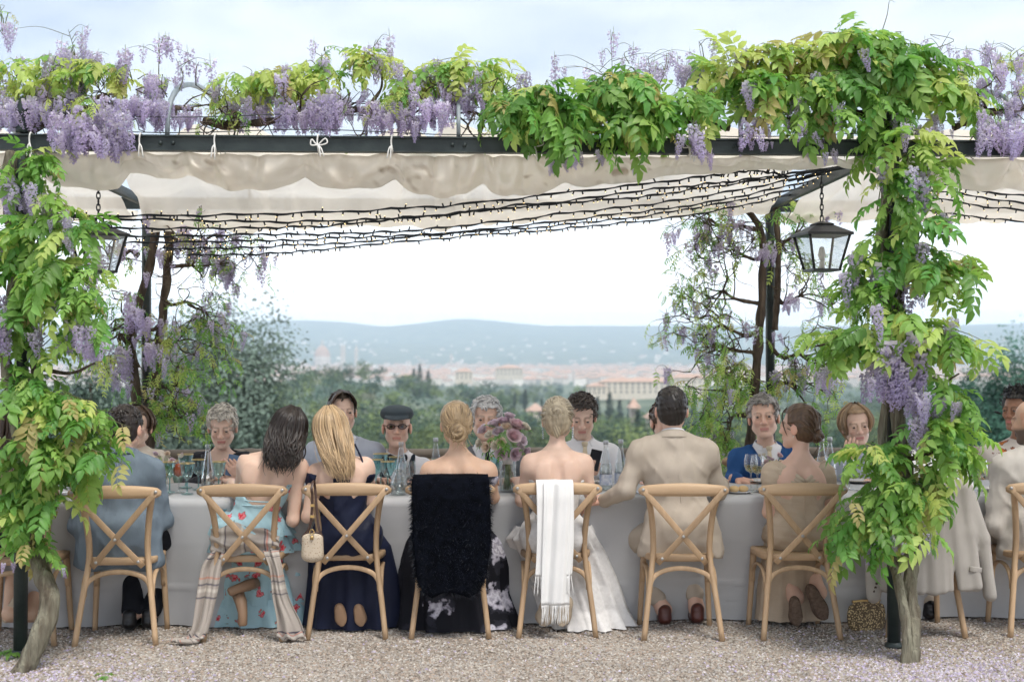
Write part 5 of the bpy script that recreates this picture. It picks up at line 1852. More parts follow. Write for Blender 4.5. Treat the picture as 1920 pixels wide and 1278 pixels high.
def head_shapes(F, H, R, s, fem=False, jaw=1.0, fine=True):
    def T(*p):
        return H + R @ (np.array(p) * s)

    def e(c, r, k=0.02, sub=False):
        F.ell(T(*c), np.array(r) * s, R, k, sub=sub)

    def c(a, b, ra, rb, k=0.015):
        F.cone(T(*a), T(*b), ra * s, rb * s, k)
    e((0, -.014, .032), (.077, .095, .085))
    e((0, .030, -.035), (.057 if fem else .061, .060, .074), .03)
    for q in (-1, 1):
        c((q * .047 * jaw, .005, -.060), (q * .018 * jaw, .062, -.098), .020, .017, .03)
        e((q * .036, .066, -.022), (.022, .022, .024), .02)
        e((q * .082, -.010, -.012), (.009, .022, .032), .008)
        e((q * .0325, .094, .006), (.017, .010, .010), .022, sub=True)
        e((q * .0325, .0855, .0085), (.0155, .010, .0085), .006)
        e((q * .0325, .0850, -.0045), (.0150, .010, .0060), .006)
    e((0, .070, -.100), (.022 * jaw, .019, .017), .02)
    c((-.034, .079, .024), (.034, .079, .024), .010, .010, .014)
    c((0, .088, .012), (0, .106, -.030), .0075, .0115, .012)
    e((-.011, .097, -.034), (.009, .009, .008), .008)
    e((.011, .097, -.034), (.009, .009, .008), .008)
    c((-.020, .086, -.0585), (.020, .086, -.0585), .0055, .0055, .008)
    c((-.017, .0855, -.070), (.017, .0855, -.070), .0065, .0065, .008)
    F.ell(T(0, .100, -.0645), np.array((.021, .010, .0022)) * s, R, .004, sub=True)


def head_colors(V, H, R, s, base, brow=None, lip=(0.55, 0.20, 0.18), smile=False, beard=None, closed=False):
    q = ((V - H) @ R) / s
    C = np.tile(np.array(base), (len(V), 1))

    def mix(w, col):
        nonlocal C
        w = np.clip(w, 0, 1)[:, None]
        C = C * (1 - w) + np.array(col) * w
    x, y, z = q[:, 0], q[:, 1], q[:, 2]
    fr = y > .03
    red = np.array(base) * np.array([1.03, .80, .76])
    mix(.5 * fr * (gauss(np.abs(x), .042, .02) * gauss(z, -.025, .02)), red)
    mix(.55 * fr * gauss(x, 0, .014) * gauss(z, -.03, .014), red)
    mix(.6 * (np.abs(x) > .070) * (np.abs(y) < .035) * (np.abs(z) < .05), red)
    mix(.9 * fr * (y > .07) * (np.abs(x) < .025) * gauss(z, -.0645, .0085), lip)
    if beard is not None:
        w = np.clip((-.025 - z) / .02, 0, 1) * np.clip((y + .02) / .03, 0, 1) * (1 - .9 * (y > .07) * (np.abs(x) < .022) * gauss(z, -.0645, .007))
        mix(beard[1] * w * (z > -.13), beard[0])
    if brow is not None:
        bz = .026 - 3.0 * (np.abs(x) - .032) ** 2 * 4
        mix(.6 * (y > .05) * gauss(z, bz, .006) * ((np.abs(x) > .012) & (np.abs(x) < .054)), brow)
    # lash line
    mix(.5 * (y > .06) * gauss(z, .006 if closed else .0125, .0032) * gauss(np.abs(x), .0325, .014), (0.09, 0.05, 0.04))
    return C


def hand_shapes(F, w, d, n, sgn=1, curl=0.5, s=1.0, spread=1.0):
    """Palm, four unequal fingers with three bends each, and a thumb from the palm's side."""
    w = np.asarray(w, float)
    d = np.asarray(d, float)
    d = d / np.linalg.norm(d)
    n = np.asarray(n, float)
    n = n - d * (n @ d)
    n /= np.linalg.norm(n)
    t = np.cross(d, n) * sgn
    F.cone(w - d * .03, w, .026 * s, .023 * s, .015)
    for i, (o, ln) in enumerate(((.030, .92), (.010, 1.0), (-.011, .95), (-.030, .76))):
        o *= s * spread
        kn = w + d * (.088 - .006 * abs(i - 1)) * s + t * o
        F.cone(w + d * .012 + t * o * .45, kn, .0165 * s, .0125 * s, .012)
        p, dd, a = kn, d + t * o * 1.2, 0.0
        for L_, r0, r1 in ((.042, .0098, .0090), (.027, .0090, .0082), (.022, .0082, .0068)):
            a += curl * 0.75
            v = dd * math.cos(a) - n * math.sin(a)
            q = p + v / np.linalg.norm(v) * L_ * ln * s
            F.cone(p, q, r0 * s, r1 * s, .003)
            p = q
    b0 = w + d * .022 * s + t * .022 * s - n * .006
    b1 = b0 + (d * .55 + t * .75 - n * .25) * .042 * s
    b2 = b1 + (d * .9 + t * (.35 - .5 * curl) - n * (.2 + .4 * curl)) * .034 * s
    b3 = b2 + (d * 1.0 - t * .25 * curl - n * .5 * curl) * .026 * s
    F.cone(b0, b1, .0165 * s, .0125 * s, .010)
    F.cone(b1, b2, .0118 * s, .0105 * s, .004)
    F.cone(b2, b3, .0102 * s, .0080 * s, .004)


def P3(t, Y):
    return at(t[0], t[1], t[2] if len(t) > 2 else Y)


class Person:
    def __init__(self, label, far=False, **k):
        self.k = k
        self.far = far
        self.dir = -1 if far else 1
        Y = 8.94 if far else 7.63
        self.Y = Y
        self.s = k.get('s', 1.0) * (1.12 if far else 1.05)
        self.H = P3(k['head'], Y - .05 if far else Y + .03)
        self.R = rot(*k.get('turn', (0, 0, 0)), back=far)
        self.N = P3(k['neck'], Y)
        self.S = [P3(k['sh'][0], Y), P3(k['sh'][1], Y)]
        self.W = np.array([at(k['hip'], 1000, Y)[0], Y, 0.0])
        self.el = [P3(q, Y) for q in k['el']]
        self.wr = [P3(q, Y) for q in k['wr']]
        self.skin = SK[k.get('skin', 'fair')]
        self.base = np.array([self.W[0], Y, 0.0])
        self.t = thing('person', label, 'person', self.base, 0, k.get('group'))
        self.cw, self.ww, self.hw = k.get('build', (.150, .125, .165))
        mid = (self.S[0] + self.S[1]) / 2
        pel = self.W + (0, 0, .57)
        self.pel = pel
        self.waist = pel + (mid - pel) * .36
        self.chest = pel + (mid - pel) * .72
        ax = self.S[1] - self.S[0]
        a = math.atan2(ax[2], ax[0])
        self.Rt = np.array(Matrix.Rotation(-a * .7, 3, 'Y'))
        d = self.dir
        self.hipj = [pel + (-.085, 0, -.02), pel + (.085, 0, -.02)]
        kn = k.get('knee', 0.42)
        sp = k.get('spread', (.10, .10))
        self.knee = [self.W + (-sp[0], d * kn, .50), self.W + (sp[1], d * kn, .50)]
        an = k.get('ankle', .35)
        self.ankle = [self.W + (-sp[0], d * an, .085), self.W + (sp[1], d * an, .085)]
        if 'feet' in k:
            self.ankle = [np.array(q) for q in k['feet']]

    def torso(self, F, off=0.0, k=.05, lo=-9):
        F.ell(self.pel, (self.hw, .125, .125), None, k, off)
        F.ell(self.waist, (self.ww, .100, .15), self.Rt, k, off)
        F.ell(self.chest, (self.cw, .108, .17), self.Rt, k, off)
        for q in (0, 1):
            F.cone(self.N + (0, 0, -.035), self.S[q] + (0, 0, -.005), .050, .047, .045, off)
            F.cone(self.chest + (self.S[q] - self.chest) * .35, self.S[q] - (0, 0, .045), .075, .05, .05, off)

    def arms(self, F, off=0.0, end=1.0, up=True, r=1.0, which=(0, 1), frac=1.0):
        for q in which:
            S, E, Wr = self.S[q], self.el[q], self.wr[q]
            if frac < 1:
                F.cone(S, S + (E - S) * frac, .052 * r, .046 * r, .03, off)
                continue
            F.cone(S, E, .052 * r, .040 * r, .03, off)
            F.cone(E, E + (Wr - E) * end, .041 * r, .031 * r, .02, off)

    def legs(self, F, off=0.0, end=1.0, r=1.0):
        for q in (0, 1):
            F.cone(self.hipj[q], self.knee[q], .085 * r, .062 * r, .05, off)
            F.cone(self.knee[q], self.knee[q] + (self.ankle[q] - self.knee[q]) * end, .060 * r, .042 * r, .03, off)

    def box(self, pad=.12, zlo=0.0, zhi=None):
        Q = np.array([self.pel, self.chest, *self.S, *self.el, *self.wr, *self.knee, *self.ankle, self.N])
        lo, hi = Q.min(0) - pad, Q.max(0) + pad
        lo[2] = zlo
        lo[1] = min(lo[1], self.Y - .2)
        hi[1] = max(hi[1], self.Y + .2)
        if zhi is not None:
            hi[2] = zhi
        return lo, hi

    def body(self, brow=(0.15, 0.10, 0.07), iris=(0.08, 0.06, 0.05), hands=True, **hc):
        b = MB()
        H, R, s = self.H, self.R, self.s
        fem = self.k.get('fem', False)
        nk = .043 if fem else .053
        neck_top = H + R @ (np.array((0, -.022, -.055)) * s)

        def full(F):
            self.torso(F)
            if fem and not self.far:                      # shoulder blades and the furrow of the spine
                for q in (-1, 1):
                    F.ell(self.chest + (q * .072, -.084, .050), (.046, .016, .070), None, .06)
                yb = self.chest[1] - .112
                for zz in np.linspace(self.waist[2] - .02, self.chest[2] + .10, 6):
                    F.ell((self.chest[0] + (self.waist[0] - self.chest[0]) * (self.chest[2] - zz) / .2, yb - .004, zz), (.012, .012, .05), None, .04, sub=True)
            self.arms(F, r=.86 if fem else 1)
            self.legs(F)
            for q in (0, 1):
                F.cone(self.ankle[q], self.ankle[q] + (0, .13 * self.dir, -.05), .042, .032, .03)
            F.cone(self.N + (0, 0, -.03), neck_top, nk * 1.12, nk, .04)
        zc = self.N[2] - .005
        lo, hi = self.box(.11, -.01)
        hi[2] = zc + .012
        F = Field(lo, hi, .0105)
        full(F)
        V, Q = F.mesh()
        keep = (V[Q][:, :, 2].max(1) < zc + .010)
        b.add(V, Q[keep], np.tile(np.array(self.skin), (len(V), 1)))
        lo = np.array([H[0] - .16, min(H[1], self.N[1]) - .16, zc - .02])
        hi = np.array([H[0] + .16, max(H[1], self.N[1]) + .16, H[2] + .16])
        lo[0] = min(lo[0], self.N[0] - .16)
        hi[0] = max(hi[0], self.N[0] + .16)
        F = Field(lo, hi, .0050)
        F.cone(self.N + (0, 0, -.03), neck_top, nk * 1.12, nk, .04)
        self.torso(F)
        head_shapes(F, H, R, s, fem, self.k.get('jaw', 1.0))
        V, Q = F.mesh()
        keep = (V[Q][:, :, 2].min(1) > zc - .006) & (V[Q][:, :, 0].max(1) < hi[0] - .011) & (V[Q][:, :, 0].min(1) > lo[0] + .011)
        b.add(V, Q[keep], head_colors(V, H, R, s, self.skin, brow, **hc))
        if hands:
            hd = self.k.get('hands', [dict(), dict()])
            for q in (0, 1):
                if hd[q] is None:
                    continue
                w = self.wr[q]
                dv = np.array(hd[q].get('d', w - self.el[q]), float)
                n = np.array(hd[q].get('n', (0, 0, 1)), float)
                F = Field(w - .2, w + .2, .0045)
                hand_shapes(F, w, dv, n, hd[q].get('sgn', (1 if q == 0 else -1) * 1), hd[q].get('curl', .45), .95 * s)
                V, Q = F.mesh()
                b.add(V, Q, np.array(self.skin) * np.array([1.02, .92, .9]))
        b.v = [np.concatenate(b.v) - self.base]
        b.build('body', m_skin, self.t)
        if self.far or abs(self.k.get('turn', (0,))[0]) > 30:
            for q in (-1, 1):
                e = MB()
                c = H + R @ (np.array((q * .0325, .0855, .0035)) * s) - self.base
                prof = [(0.0001, -.0115), (.008, -.0085), (.0115, 0), (.0105, .0045)]
                v, f = lathe([(0.0001, -.011), (.0085, -.007), (.0110, 0), (.0098, .005), (.0062, .0091), (.0061, .0092), (.003, .0106), (.0001, .011)], 14)
                col = np.tile(np.array((0.42, 0.36, 0.33)), (len(v), 1))
                col[v[:, 2] > .0070] = iris
                gz = np.array([0, 1.0, self.k.get('gaze', -0.05)])
                zz = R @ gz
                zz /= np.linalg.norm(zz)
                xx = np.cross((0, 0, 1.0), zz)
                xx /= np.linalg.norm(xx)
                M = np.stack([xx, np.cross(zz, xx), zz], 1)
                e.add((v * s) @ M.T + c, f, col)
                e.build('eye', m_eye, self.t)
        return self

    def surf(self, x, z, off=0.0):
        """The torso's surface towards the camera at (x, z)."""
        if not hasattr(self, '_F'):
            lo, hi = self.box(.12, .3)
            self._F = Field(lo, hi, .012)
            self.torso(self._F)
            self._F.cone(self.N, self.N + (0, 0, .1), .055, .05, .04)
        F = self._F
        i = int(np.clip(round((x - F.lo[0]) / F.h), 0, F.n[0] - 1))
        k = int(np.clip(round((z - F.lo[2]) / F.h), 0, F.n[2] - 1))
        c = F.d[i, :, k]
        j = np.argmax(c < 0)
        if c[j] >= 0:
            return self.Y - off
        t = c[j - 1] / (c[j - 1] - c[j]) if j > 0 else 0
        return F.lo[1] + F.h * (j - 1 + t) - off

    def garment(self, name, m_, fn, h=.0088, ripple=None, cut=None, lo=None, hi=None, pad=.14, thick=None):
        a, z = self.box(pad, 0.0)
        F = Field(a if lo is None else lo, z if hi is None else hi, h)
        fn(F)
        if ripple:
            for rp_ in (ripple if isinstance(ripple, list) else [ripple]):
                F.ripple(*rp_)
        if cut:
            F.cut(cut)
        V, Q = F.mesh()
        return MB().add(V - self.base, Q).build(name, m_, self.t)

    def part(self, name, b, m_, smooth=True):
        b.v = [np.concatenate(b.v) - self.base]
        return b.build(name, m_, self.t, smooth)

    def hp(self, *p):
        return self.H + self.R @ (np.array(p) * self.s)

    # ---- hair
    def cap(self, b, col, face=.052, top=.078, side=-.01, nape=-.075, grow=.010, amp=.004, sc=(60, 60, 30), back=0.0):
        """The hair's close layer over the skull, cut open round the face."""
        H, R, s = self.H, self.R, self.s
        F = Field(H - .16, H + .16, .0052)
        F.ell(self.hp(0, -.016 - back, .036), np.array((.077 + grow, .097 + grow + back, .087 + grow)) * s, R, .02)
        F.ell(self.hp(0, -.030, -.02), np.array((.068 + grow * .7, .072 + grow, .075)) * s, R, .03)
        m = np.abs(F.d) < .03
        Pm = F.grid()[m]
        F.d[m] += amp * wob(((Pm - H) @ R) * np.array(sc), 1.0, 4, 7)

        def cut(P):
            q = ((P - H) @ R) / s
            x, y, z = q[..., 0], q[..., 1], q[..., 2]
            fa = np.minimum(y - face + .25 * np.abs(x), top - z)           # the face window
            sb = np.minimum(y + .012, side - z)                             # in front of and below the ear top
            np_ = nape - z + .25 * (y + .06)
            return np.maximum(np.maximum(fa, sb), np_)
        F.cut(cut)
        V, Q = F.mesh()
        g = np.random.default_rng(1)
        q = ((V - H) @ R)
        w = wob(q * np.array([90, 90, 14]), 1.0, 2, 6)
        b.add(V, Q, np.array(col) * (1 + .35 * w[:, None]))

    def lock(self, b, pts, r, col, n=5, m=12):
        P = spline(pts, m)
        rr_ = r * np.sin(np.linspace(.35, math.pi - .12, m)) ** .7
        b.tube(P, rr_, n, c=col, flat=.6, cap=False)

    def tufts(self, b, col, n, L_, comb, seed=0, zmin=.03, r=.008, ymax=.09, var=.3, lift=.5):
        """Short locks over the top and sides; comb is a local direction they lie along."""
        g = np.random.default_rng(seed)
        k = 0
        while k < n:
            d = g.normal(size=3)
            d /= np.linalg.norm(d)
            p = np.array((0, -.016, .036)) + d * np.array((.082, .102, .092))
            if p[2] < zmin or p[1] > ymax or (p[1] > .045 and p[2] < .075):
                continue
            k += 1
            t = np.array(comb, float) + g.normal(0, .45, 3)
            t -= d * (t @ d)
            t /= np.linalg.norm(t) + 1e-9
            l = L_ * g.uniform(.6, 1.3)
            q = [self.hp(*p), self.hp(*(p + t * l * .5 + d * l * lift * .35)), self.hp(*(p + t * l + d * l * lift * .15 * g.uniform(-.5, 1.5)))]
            self.lock(b, q, r * self.s * g.uniform(.7, 1.2), np.array(col) * g.uniform(1 - var, 1 + var), 4, 7)


def tube_ring(b, c, rx, ry, r, a0, a1, tilt=0.0, n=20, c_=None, lift=0.0):
    a = np.linspace(a0, a1, n)
    b.tube(np.stack([c[0] + rx * np.cos(a), c[1] + ry * np.sin(a), c[2] + tilt * np.sin(a) + lift * np.cos(2 * a)], 1), r, 8, c=c_)


def wool(name, c1, c2, rough=.85, bump=.25, bscale=220, **k):
    return mat(name, c1, c2, scale=5, rough=rough, bump=bump, bscale=bscale, spec=.15, bdist=.004, **k)


m_white = wool('white_shirt', (.74, .73, .75), (.80, .79, .80))
m_black = MATS['black_lantern_paint']
m_suit_black = wool('black_wool', (.012, .012, .016), (.02, .02, .026), sheen=.15)
m_trouser = wool('black_trousers', (.008, .009, .013), (.014, .015, .02))
m_shoe = mat('black_leather', (.01, .01, .012), rough=.3, spec=.5)
m_tanshoe = mat('tan_leather', (.27, .17, .105), (.33, .21, .13), scale=8, rough=.45, spec=.35)
m_sole = mat('pale_sole', (.42, .34, .25), (.50, .41, .31), scale=12, rough=.8, bump=.3, bscale=60)


def front_v(p, z0, k, xw=0.0):
    """The open V of a jacket or waistcoat on a guest who faces the camera."""
    cx = p.N[0] + xw

    def f(P):
        x, y, z = P[..., 0], P[..., 1], P[..., 2]
        return np.minimum(np.minimum((z - z0) * k - np.abs(x - cx), (p.Y + .01) - y), .1)
    return lambda P: f(P)


def collar(p, m_, r=.074, h=.035, name='collar', open_=.5, out=.012):
    """A folded shirt or jacket collar: a band round the neck, open at the throat."""
    b = MB()
    sgn = 1 if not p.far else -1
    r = r + .012
    c = p.N + np.array([0, 0, .004])
    ups = (p.hp(0, -.022, -.055) - p.N)
    ups = ups / np.linalg.norm(ups)

    def fn(u, v):
        a = (-math.pi / 2 + open_ + (2 * math.pi - 2 * open_) * u) if sgn < 0 else (math.pi / 2 + open_ + (2 * math.pi - 2 * open_) * u)
        fr = 1 - np.abs(2 * u - 1)
        hh = h * (0.55 + 0.45 * np.sin(np.pi * u))
        zz = np.where(v < .5, v * 2, 1 - (v - .5) * 2.1) * hh
        rr_ = r + np.where(v < .5, 0, (v - .5) * 2 * (out + .01)) - .012 * np.where(v < .5, v * 2, 1) + .01 * np.abs(2 * u - 1)
        low = -.028 * np.abs(2 * u - 1) ** 2
        return np.stack([c[0] + rr_ * np.cos(a), c[1] + rr_ * np.sin(a) * .95, c[2] + zz + low], -1)
    V, F = sheet(30, 9, fn)
    V, Fs = thicken(V, F, .003)
    V[:, :2] += ups[:2] * ((V[:, 2] - c[2]) / max(.3, ups[2]))[:, None]
    b.add(V, Fs)
    return p.part(name, b, m_)


def feet_shoes(p, m_, L_=.25, heel=.0):
    for q in (0, 1):
        b = MB()
        a = p.ankle[q]
        d = p.dir
        F = Field(a + (-.08, -.22, -.11), a + (.08, .24, .08), .007)
        F.ell(a + (0, .02 * d, -.045), (.042, .10, .036), None, .02)
        F.ell(a + (0, .10 * d, -.055), (.044, .075, .028), None, .03)
        F.cone(a + (0, -.03 * d, -.04), a + (0, -.03 * d, .0), .038, .04, .02)
        F.cut(lambda P: (a[2] - .082) - P[..., 2])
        b.add(*F.mesh())
        p.part('shoe', b, m_)


def jacket(p, m_, flare=True, off=.020, v=None, sleeve=.96, rip=[(.005, (14, 14, 8), 3, .006), (.0036, (28, 20, 10), 9, .004), (.0015, (9, 13, 40), 12)], tail=.44):
    def fn(F):
        p.torso(F, off, .06)
        for q in (0, 1):
            F.cone(p.N + (0, 0, -.035), p.S[q] + (0, 0, .0), .050, .045, .03, off)
        p.arms(F, off * .65, sleeve)
        if flare:
            d = p.dir
            for q in (-1, 1):
                F.cone(p.pel + (q * .10, -.03 * d, .06), p.pel + (q * (p.hw - .015), -.02 * d, tail - .555), .085, .075, .06, off)
            F.cone(p.pel + (0, -.06 * d, .06), p.pel + (0, -.055 * d, tail - .555), .075, .06, .07, off)
    cut = None
    if v:
        cut = front_v(p, *v)
    elif flare:
        cut = lambda P: tail - .012 + .012 * np.sin(P[..., 0] * 23 + 1) - P[..., 2]
    g = p.garment('jacket', m_, fn, ripple=rip, cut=cut)
    if not p.far:
        b = MB()
        zz = np.linspace(p.N[2] - .05, p.waist[2] - .02, 14)
        xx = np.interp(zz, [p.waist[2], p.N[2]], [p.waist[0], p.N[0]])
        b.tube(np.array([(x, p.surf(x, z, off + .001), z) for x, z in zip(xx, zz)]), .0035, 5)
        p.part('seam', b, m_)
    return g


def shirt(p, m_, off=.011, sleeve=.96, arms=True, name='shirt', rip=[(.003, (17, 17, 10), 5, .003), (.002, (34, 34, 22), 2)]):
    def fn(F):
        p.torso(F, off, .05)
        if arms:
            p.arms(F, off * 1.1, sleeve)
    return p.garment(name, m_, fn, ripple=rip)


def trousers(p, m_, end=.95):
    def fn(F):
        F.ell(p.pel, (p.hw, .125, .125), None, .05, .008)
        p.legs(F, .014, end)
    return p.garment('trousers', m_, fn, h=.011, ripple=(.004, (20, 20, 12), 7, .008), cut=lambda P: P[..., 2] - (p.pel[2] + .10))


def tie(p, m_, L_=.30):
    b = MB()
    y0 = p.N[1] - .058
    c = np.array([p.N[0], y0, p.N[2] - .005])
    c[1] = p.surf(c[0], c[2], .024)
    b.lathe([(.0001, .014), (.020, .010), (.022, 0), (.014, -.022), (.0001, -.026)], 8, c)
    P = np.array([(c[0], p.surf(c[0], c[2] - .015 - q * L_, .028), c[2] - .015 - q * L_) for q in np.linspace(0, 1, 12)])
    sweep(b, P, np.linspace(.022, .075, 12), .010, up=(0, -1, .2))
    return p.part('tie', b, m_)


def lapels(p, m_, z0, k):
    """Turned-back edges along the V."""
    for q in (-1, 1):
        b = MB()
        zt = p.N[2] + .0
        w = (zt - z0) * k
        pts = []
        for t in np.linspace(0, 1, 10):
            z = z0 + (zt - z0) * t
            xx = p.N[0] + q * ((z - z0) * k + .012)
            pts.append((xx, p.surf(xx, z, .027), z))
        wd = .045 * np.sin(np.linspace(.25, 2.6, 10)) + .012
        sweep(b, np.array(pts), wd, .010, up=(0, -1, .25))
        p.part('lapel', b, m_)
# ------------------------------------------------------------------ the guests
def print_mat(name, base, stops, scale, keep=.55, rough=.8, distort=0.0, fine=None, detail_scale=None, stretch=(1, 1, 1)):
    """Cloth with a scattered flat print: cells of a Voronoi pattern, each a blot of rings in the given colours."""
    m = bpy.data.materials.new(name)
    m.use_nodes = True
    N, L = m.node_tree.nodes, m.node_tree.links
    b = N['Principled BSDF']
    b.inputs['Roughness'].default_value = rough
    b.inputs['Specular IOR Level'].default_value = .15
    tc = N.new('ShaderNodeTexCoord')
    mp = N.new('ShaderNodeMapping')
    mp.inputs['Scale'].default_value = stretch
    L.new(tc.outputs['Object'], mp.inputs['Vector'])
    src = mp.outputs['Vector']
    if distort:
        nz = N.new('ShaderNodeTexNoise')
        nz.inputs['Scale'].default_value = detail_scale or scale * 2.5
        nz.inputs['Detail'].default_value = 3
        L.new(src, nz.inputs['Vector'])
        mx = N.new('ShaderNodeMixRGB')
        mx.blend_type = 'ADD'
        mx.inputs['Fac'].default_value = distort
        L.new(src, mx.inputs['Color1'])
        L.new(nz.outputs['Color'], mx.inputs['Color2'])
        src = mx.outputs['Color']
    vo = N.new('ShaderNodeTexVoronoi')
    vo.inputs['Scale'].default_value = scale
    L.new(src, vo.inputs['Vector'])
    rp = N.new('ShaderNodeValToRGB')
    rp.color_ramp.interpolation = 'LINEAR'
    els = rp.color_ramp.elements
    els[0].position, els[0].color = stops[0][0], (*stops[0][1], 1)
    els[1].position, els[1].color = stops[-1][0], (*stops[-1][1], 1)
    for p_, c_ in stops[1:-1]:
        e_ = els.new(p_)
        e_.color = (*c_, 1)
    L.new(vo.outputs['Distance'], rp.inputs['Fac'])
    sp = N.new('ShaderNodeSeparateColor')
    L.new(vo.outputs['Color'], sp.inputs['Color'])
    gt = N.new('ShaderNodeMath')
    gt.operation = 'LESS_THAN'
    gt.inputs[1].default_value = keep
    L.new(sp.outputs['Red'], gt.inputs[0])
    m2 = N.new('ShaderNodeMixRGB')
    m2.inputs['Color1'].default_value = (*base, 1)
    L.new(gt.outputs[0], m2.inputs['Fac'])
    L.new(rp.outputs['Color'], m2.inputs['Color2'])
    L.new(m2.outputs['Color'], b.inputs['Base Color'])
    MATS[name] = m
    return m


def skirt(p, rings, m_, nf=11, name='skirt', seed=0, part=True, nu=96, nv=46):
    """Lofted cloth from waist to hem with hanging folds. rings: (z, dx, dy, rx, ry, fold)."""
    Rg = np.array(rings, float)
    g = np.random.default_rng(seed)
    ph0, ph1 = g.uniform(0, 6, 2)

    def fn(u, v):
        k = v * (len(Rg) - 1)
        t = np.arange(len(Rg))
        z, dx, dy, rx, ry, fo = [np.interp(k, t, Rg[:, i]) for i in range(6)]
        a = 2 * np.pi * u
        f = np.sin(nf * a + ph0 + 1.3 * np.sin(3 * a + ph1)) + .5 * np.sin((nf * 2 + 1) * a + ph1 + 2 * v)
        q = 1 + fo * f * .6
        return np.stack([p.W[0] + dx + rx * q * np.cos(a), p.W[1] + p.dir * dy + ry * q * np.sin(a), z], -1)
    V, F = sheet(nu, nv, fn, True)
    return p.part(name, MB().add(V, F), m_) if part else (V, F)


def tucked_shoe(p, heel, toe, Y, m_up, m_so, w=.040, arch=.5):
    """A shoe with the toe on the ground and the sole turned to the camera."""
    a, e = at(heel[0], heel[1], Y - .02), at(toe[0], toe[1], Y)
    d = (e - a)
    L_ = np.linalg.norm(d)
    d /= L_
    n = np.array([0, -1.0, 0])
    n = n - d * (n @ d)
    n /= np.linalg.norm(n)
    sd = np.cross(d, n)
    R = np.stack([sd, n, d], 1)
    F = Field(np.minimum(a, e) - .12, np.maximum(a, e) + .12, .006)
    F.ell(a + d * L_ * .25 - n * .03, (w * .82, .040, L_ * .30), R, .03)
    F.ell(a + d * L_ * .68 - n * .022, (w * 1.05, .030, L_ * .36), R, .03)
    F.cut(lambda P: (P - a) @ n - .004)
    p.part('shoe', MB().add(*F.mesh()), m_up)

    def fn(u, v):
        ang = 2 * np.pi * u
        tt = .5 - .5 * np.cos(np.pi * v)
        pr = np.sin(np.pi * np.clip(v, .02, .98)) ** .45 * (w * (.80 + .28 * v - .22 * np.exp(-((v - .42) / .16) ** 2)))
        return (a + n * .006)[None, None] + d * (L_ * v)[..., None] + sd * (pr * np.cos(ang))[..., None] + n * (.006 * np.sin(ang))[..., None]
    V, F2 = sheet(16, 22, fn, True)
    p.part('sole', MB().add(V, F2), m_so)


def long_hair(p, b, col, n, yend, spread=.10, wave=.012, seed=0, r=.013, lean=0.0, back=.145, xc=0.0, lo=-115, hi=115, freq=9):
    g = np.random.default_rng(seed)
    zend = at(p.k['head'][0], yend, p.Y - .12)[2]
    for i in range(n):
        phi = math.radians(g.uniform(lo, hi))
        lay = g.uniform(.98, 1.13)
        sx, cx = math.sin(phi), math.cos(phi)
        p0 = p.hp(.025 * sx, .0 - .03 * cx, .128 * lay)
        p1 = p.hp(.077 * sx * lay, -.016 - .080 * cx * lay, .085)
        p2 = p.hp(.093 * sx * lay, -.020 - .100 * cx * lay, .005)
        ze = zend + g.normal(0, .022) + .03 * abs(sx)
        x4 = p.N[0] + xc + spread * sx * g.uniform(.55, 1.1) + lean
        sgn = -p.dir
        y4 = p.Y + sgn * (back + .015 * lay) if cx > -.1 else p.Y + sgn * .04
        p4 = np.array([x4, y4, ze])
        p3 = (p2 + p4) / 2 + np.array([.012 * sx, sgn * .02, 0])
        P = spline([p0, p1, p2, p3, p4], 30)
        tt = np.linspace(0, 1, 30)
        w0, w1 = g.uniform(0, 6, 2)
        P[:, 0] += wave * np.clip(tt - .35, 0, 1) * 1.6 * np.sin(freq * tt * 2 + w0)
        P[:, 1] += wave * np.clip(tt - .35, 0, 1) * np.sin(freq * tt * 2 + w1)
        rr_ = r * g.uniform(.6, 1.15) * np.interp(tt, [0, .2, .75, 1], [.5, 1, .9, .12])
        b.tube(P, rr_, 5, c=np.array(col) * g.uniform(.6, 1.45), flat=.55, cap=False)
        if i % 5 == 0:                                    # flyaways
            b.tube(P * 1.0 + np.outer(tt, g.normal(0, .022, 3)) + g.normal(0, .004, 3), .0013, 3, c=np.array(col) * 1.4, cap=False)


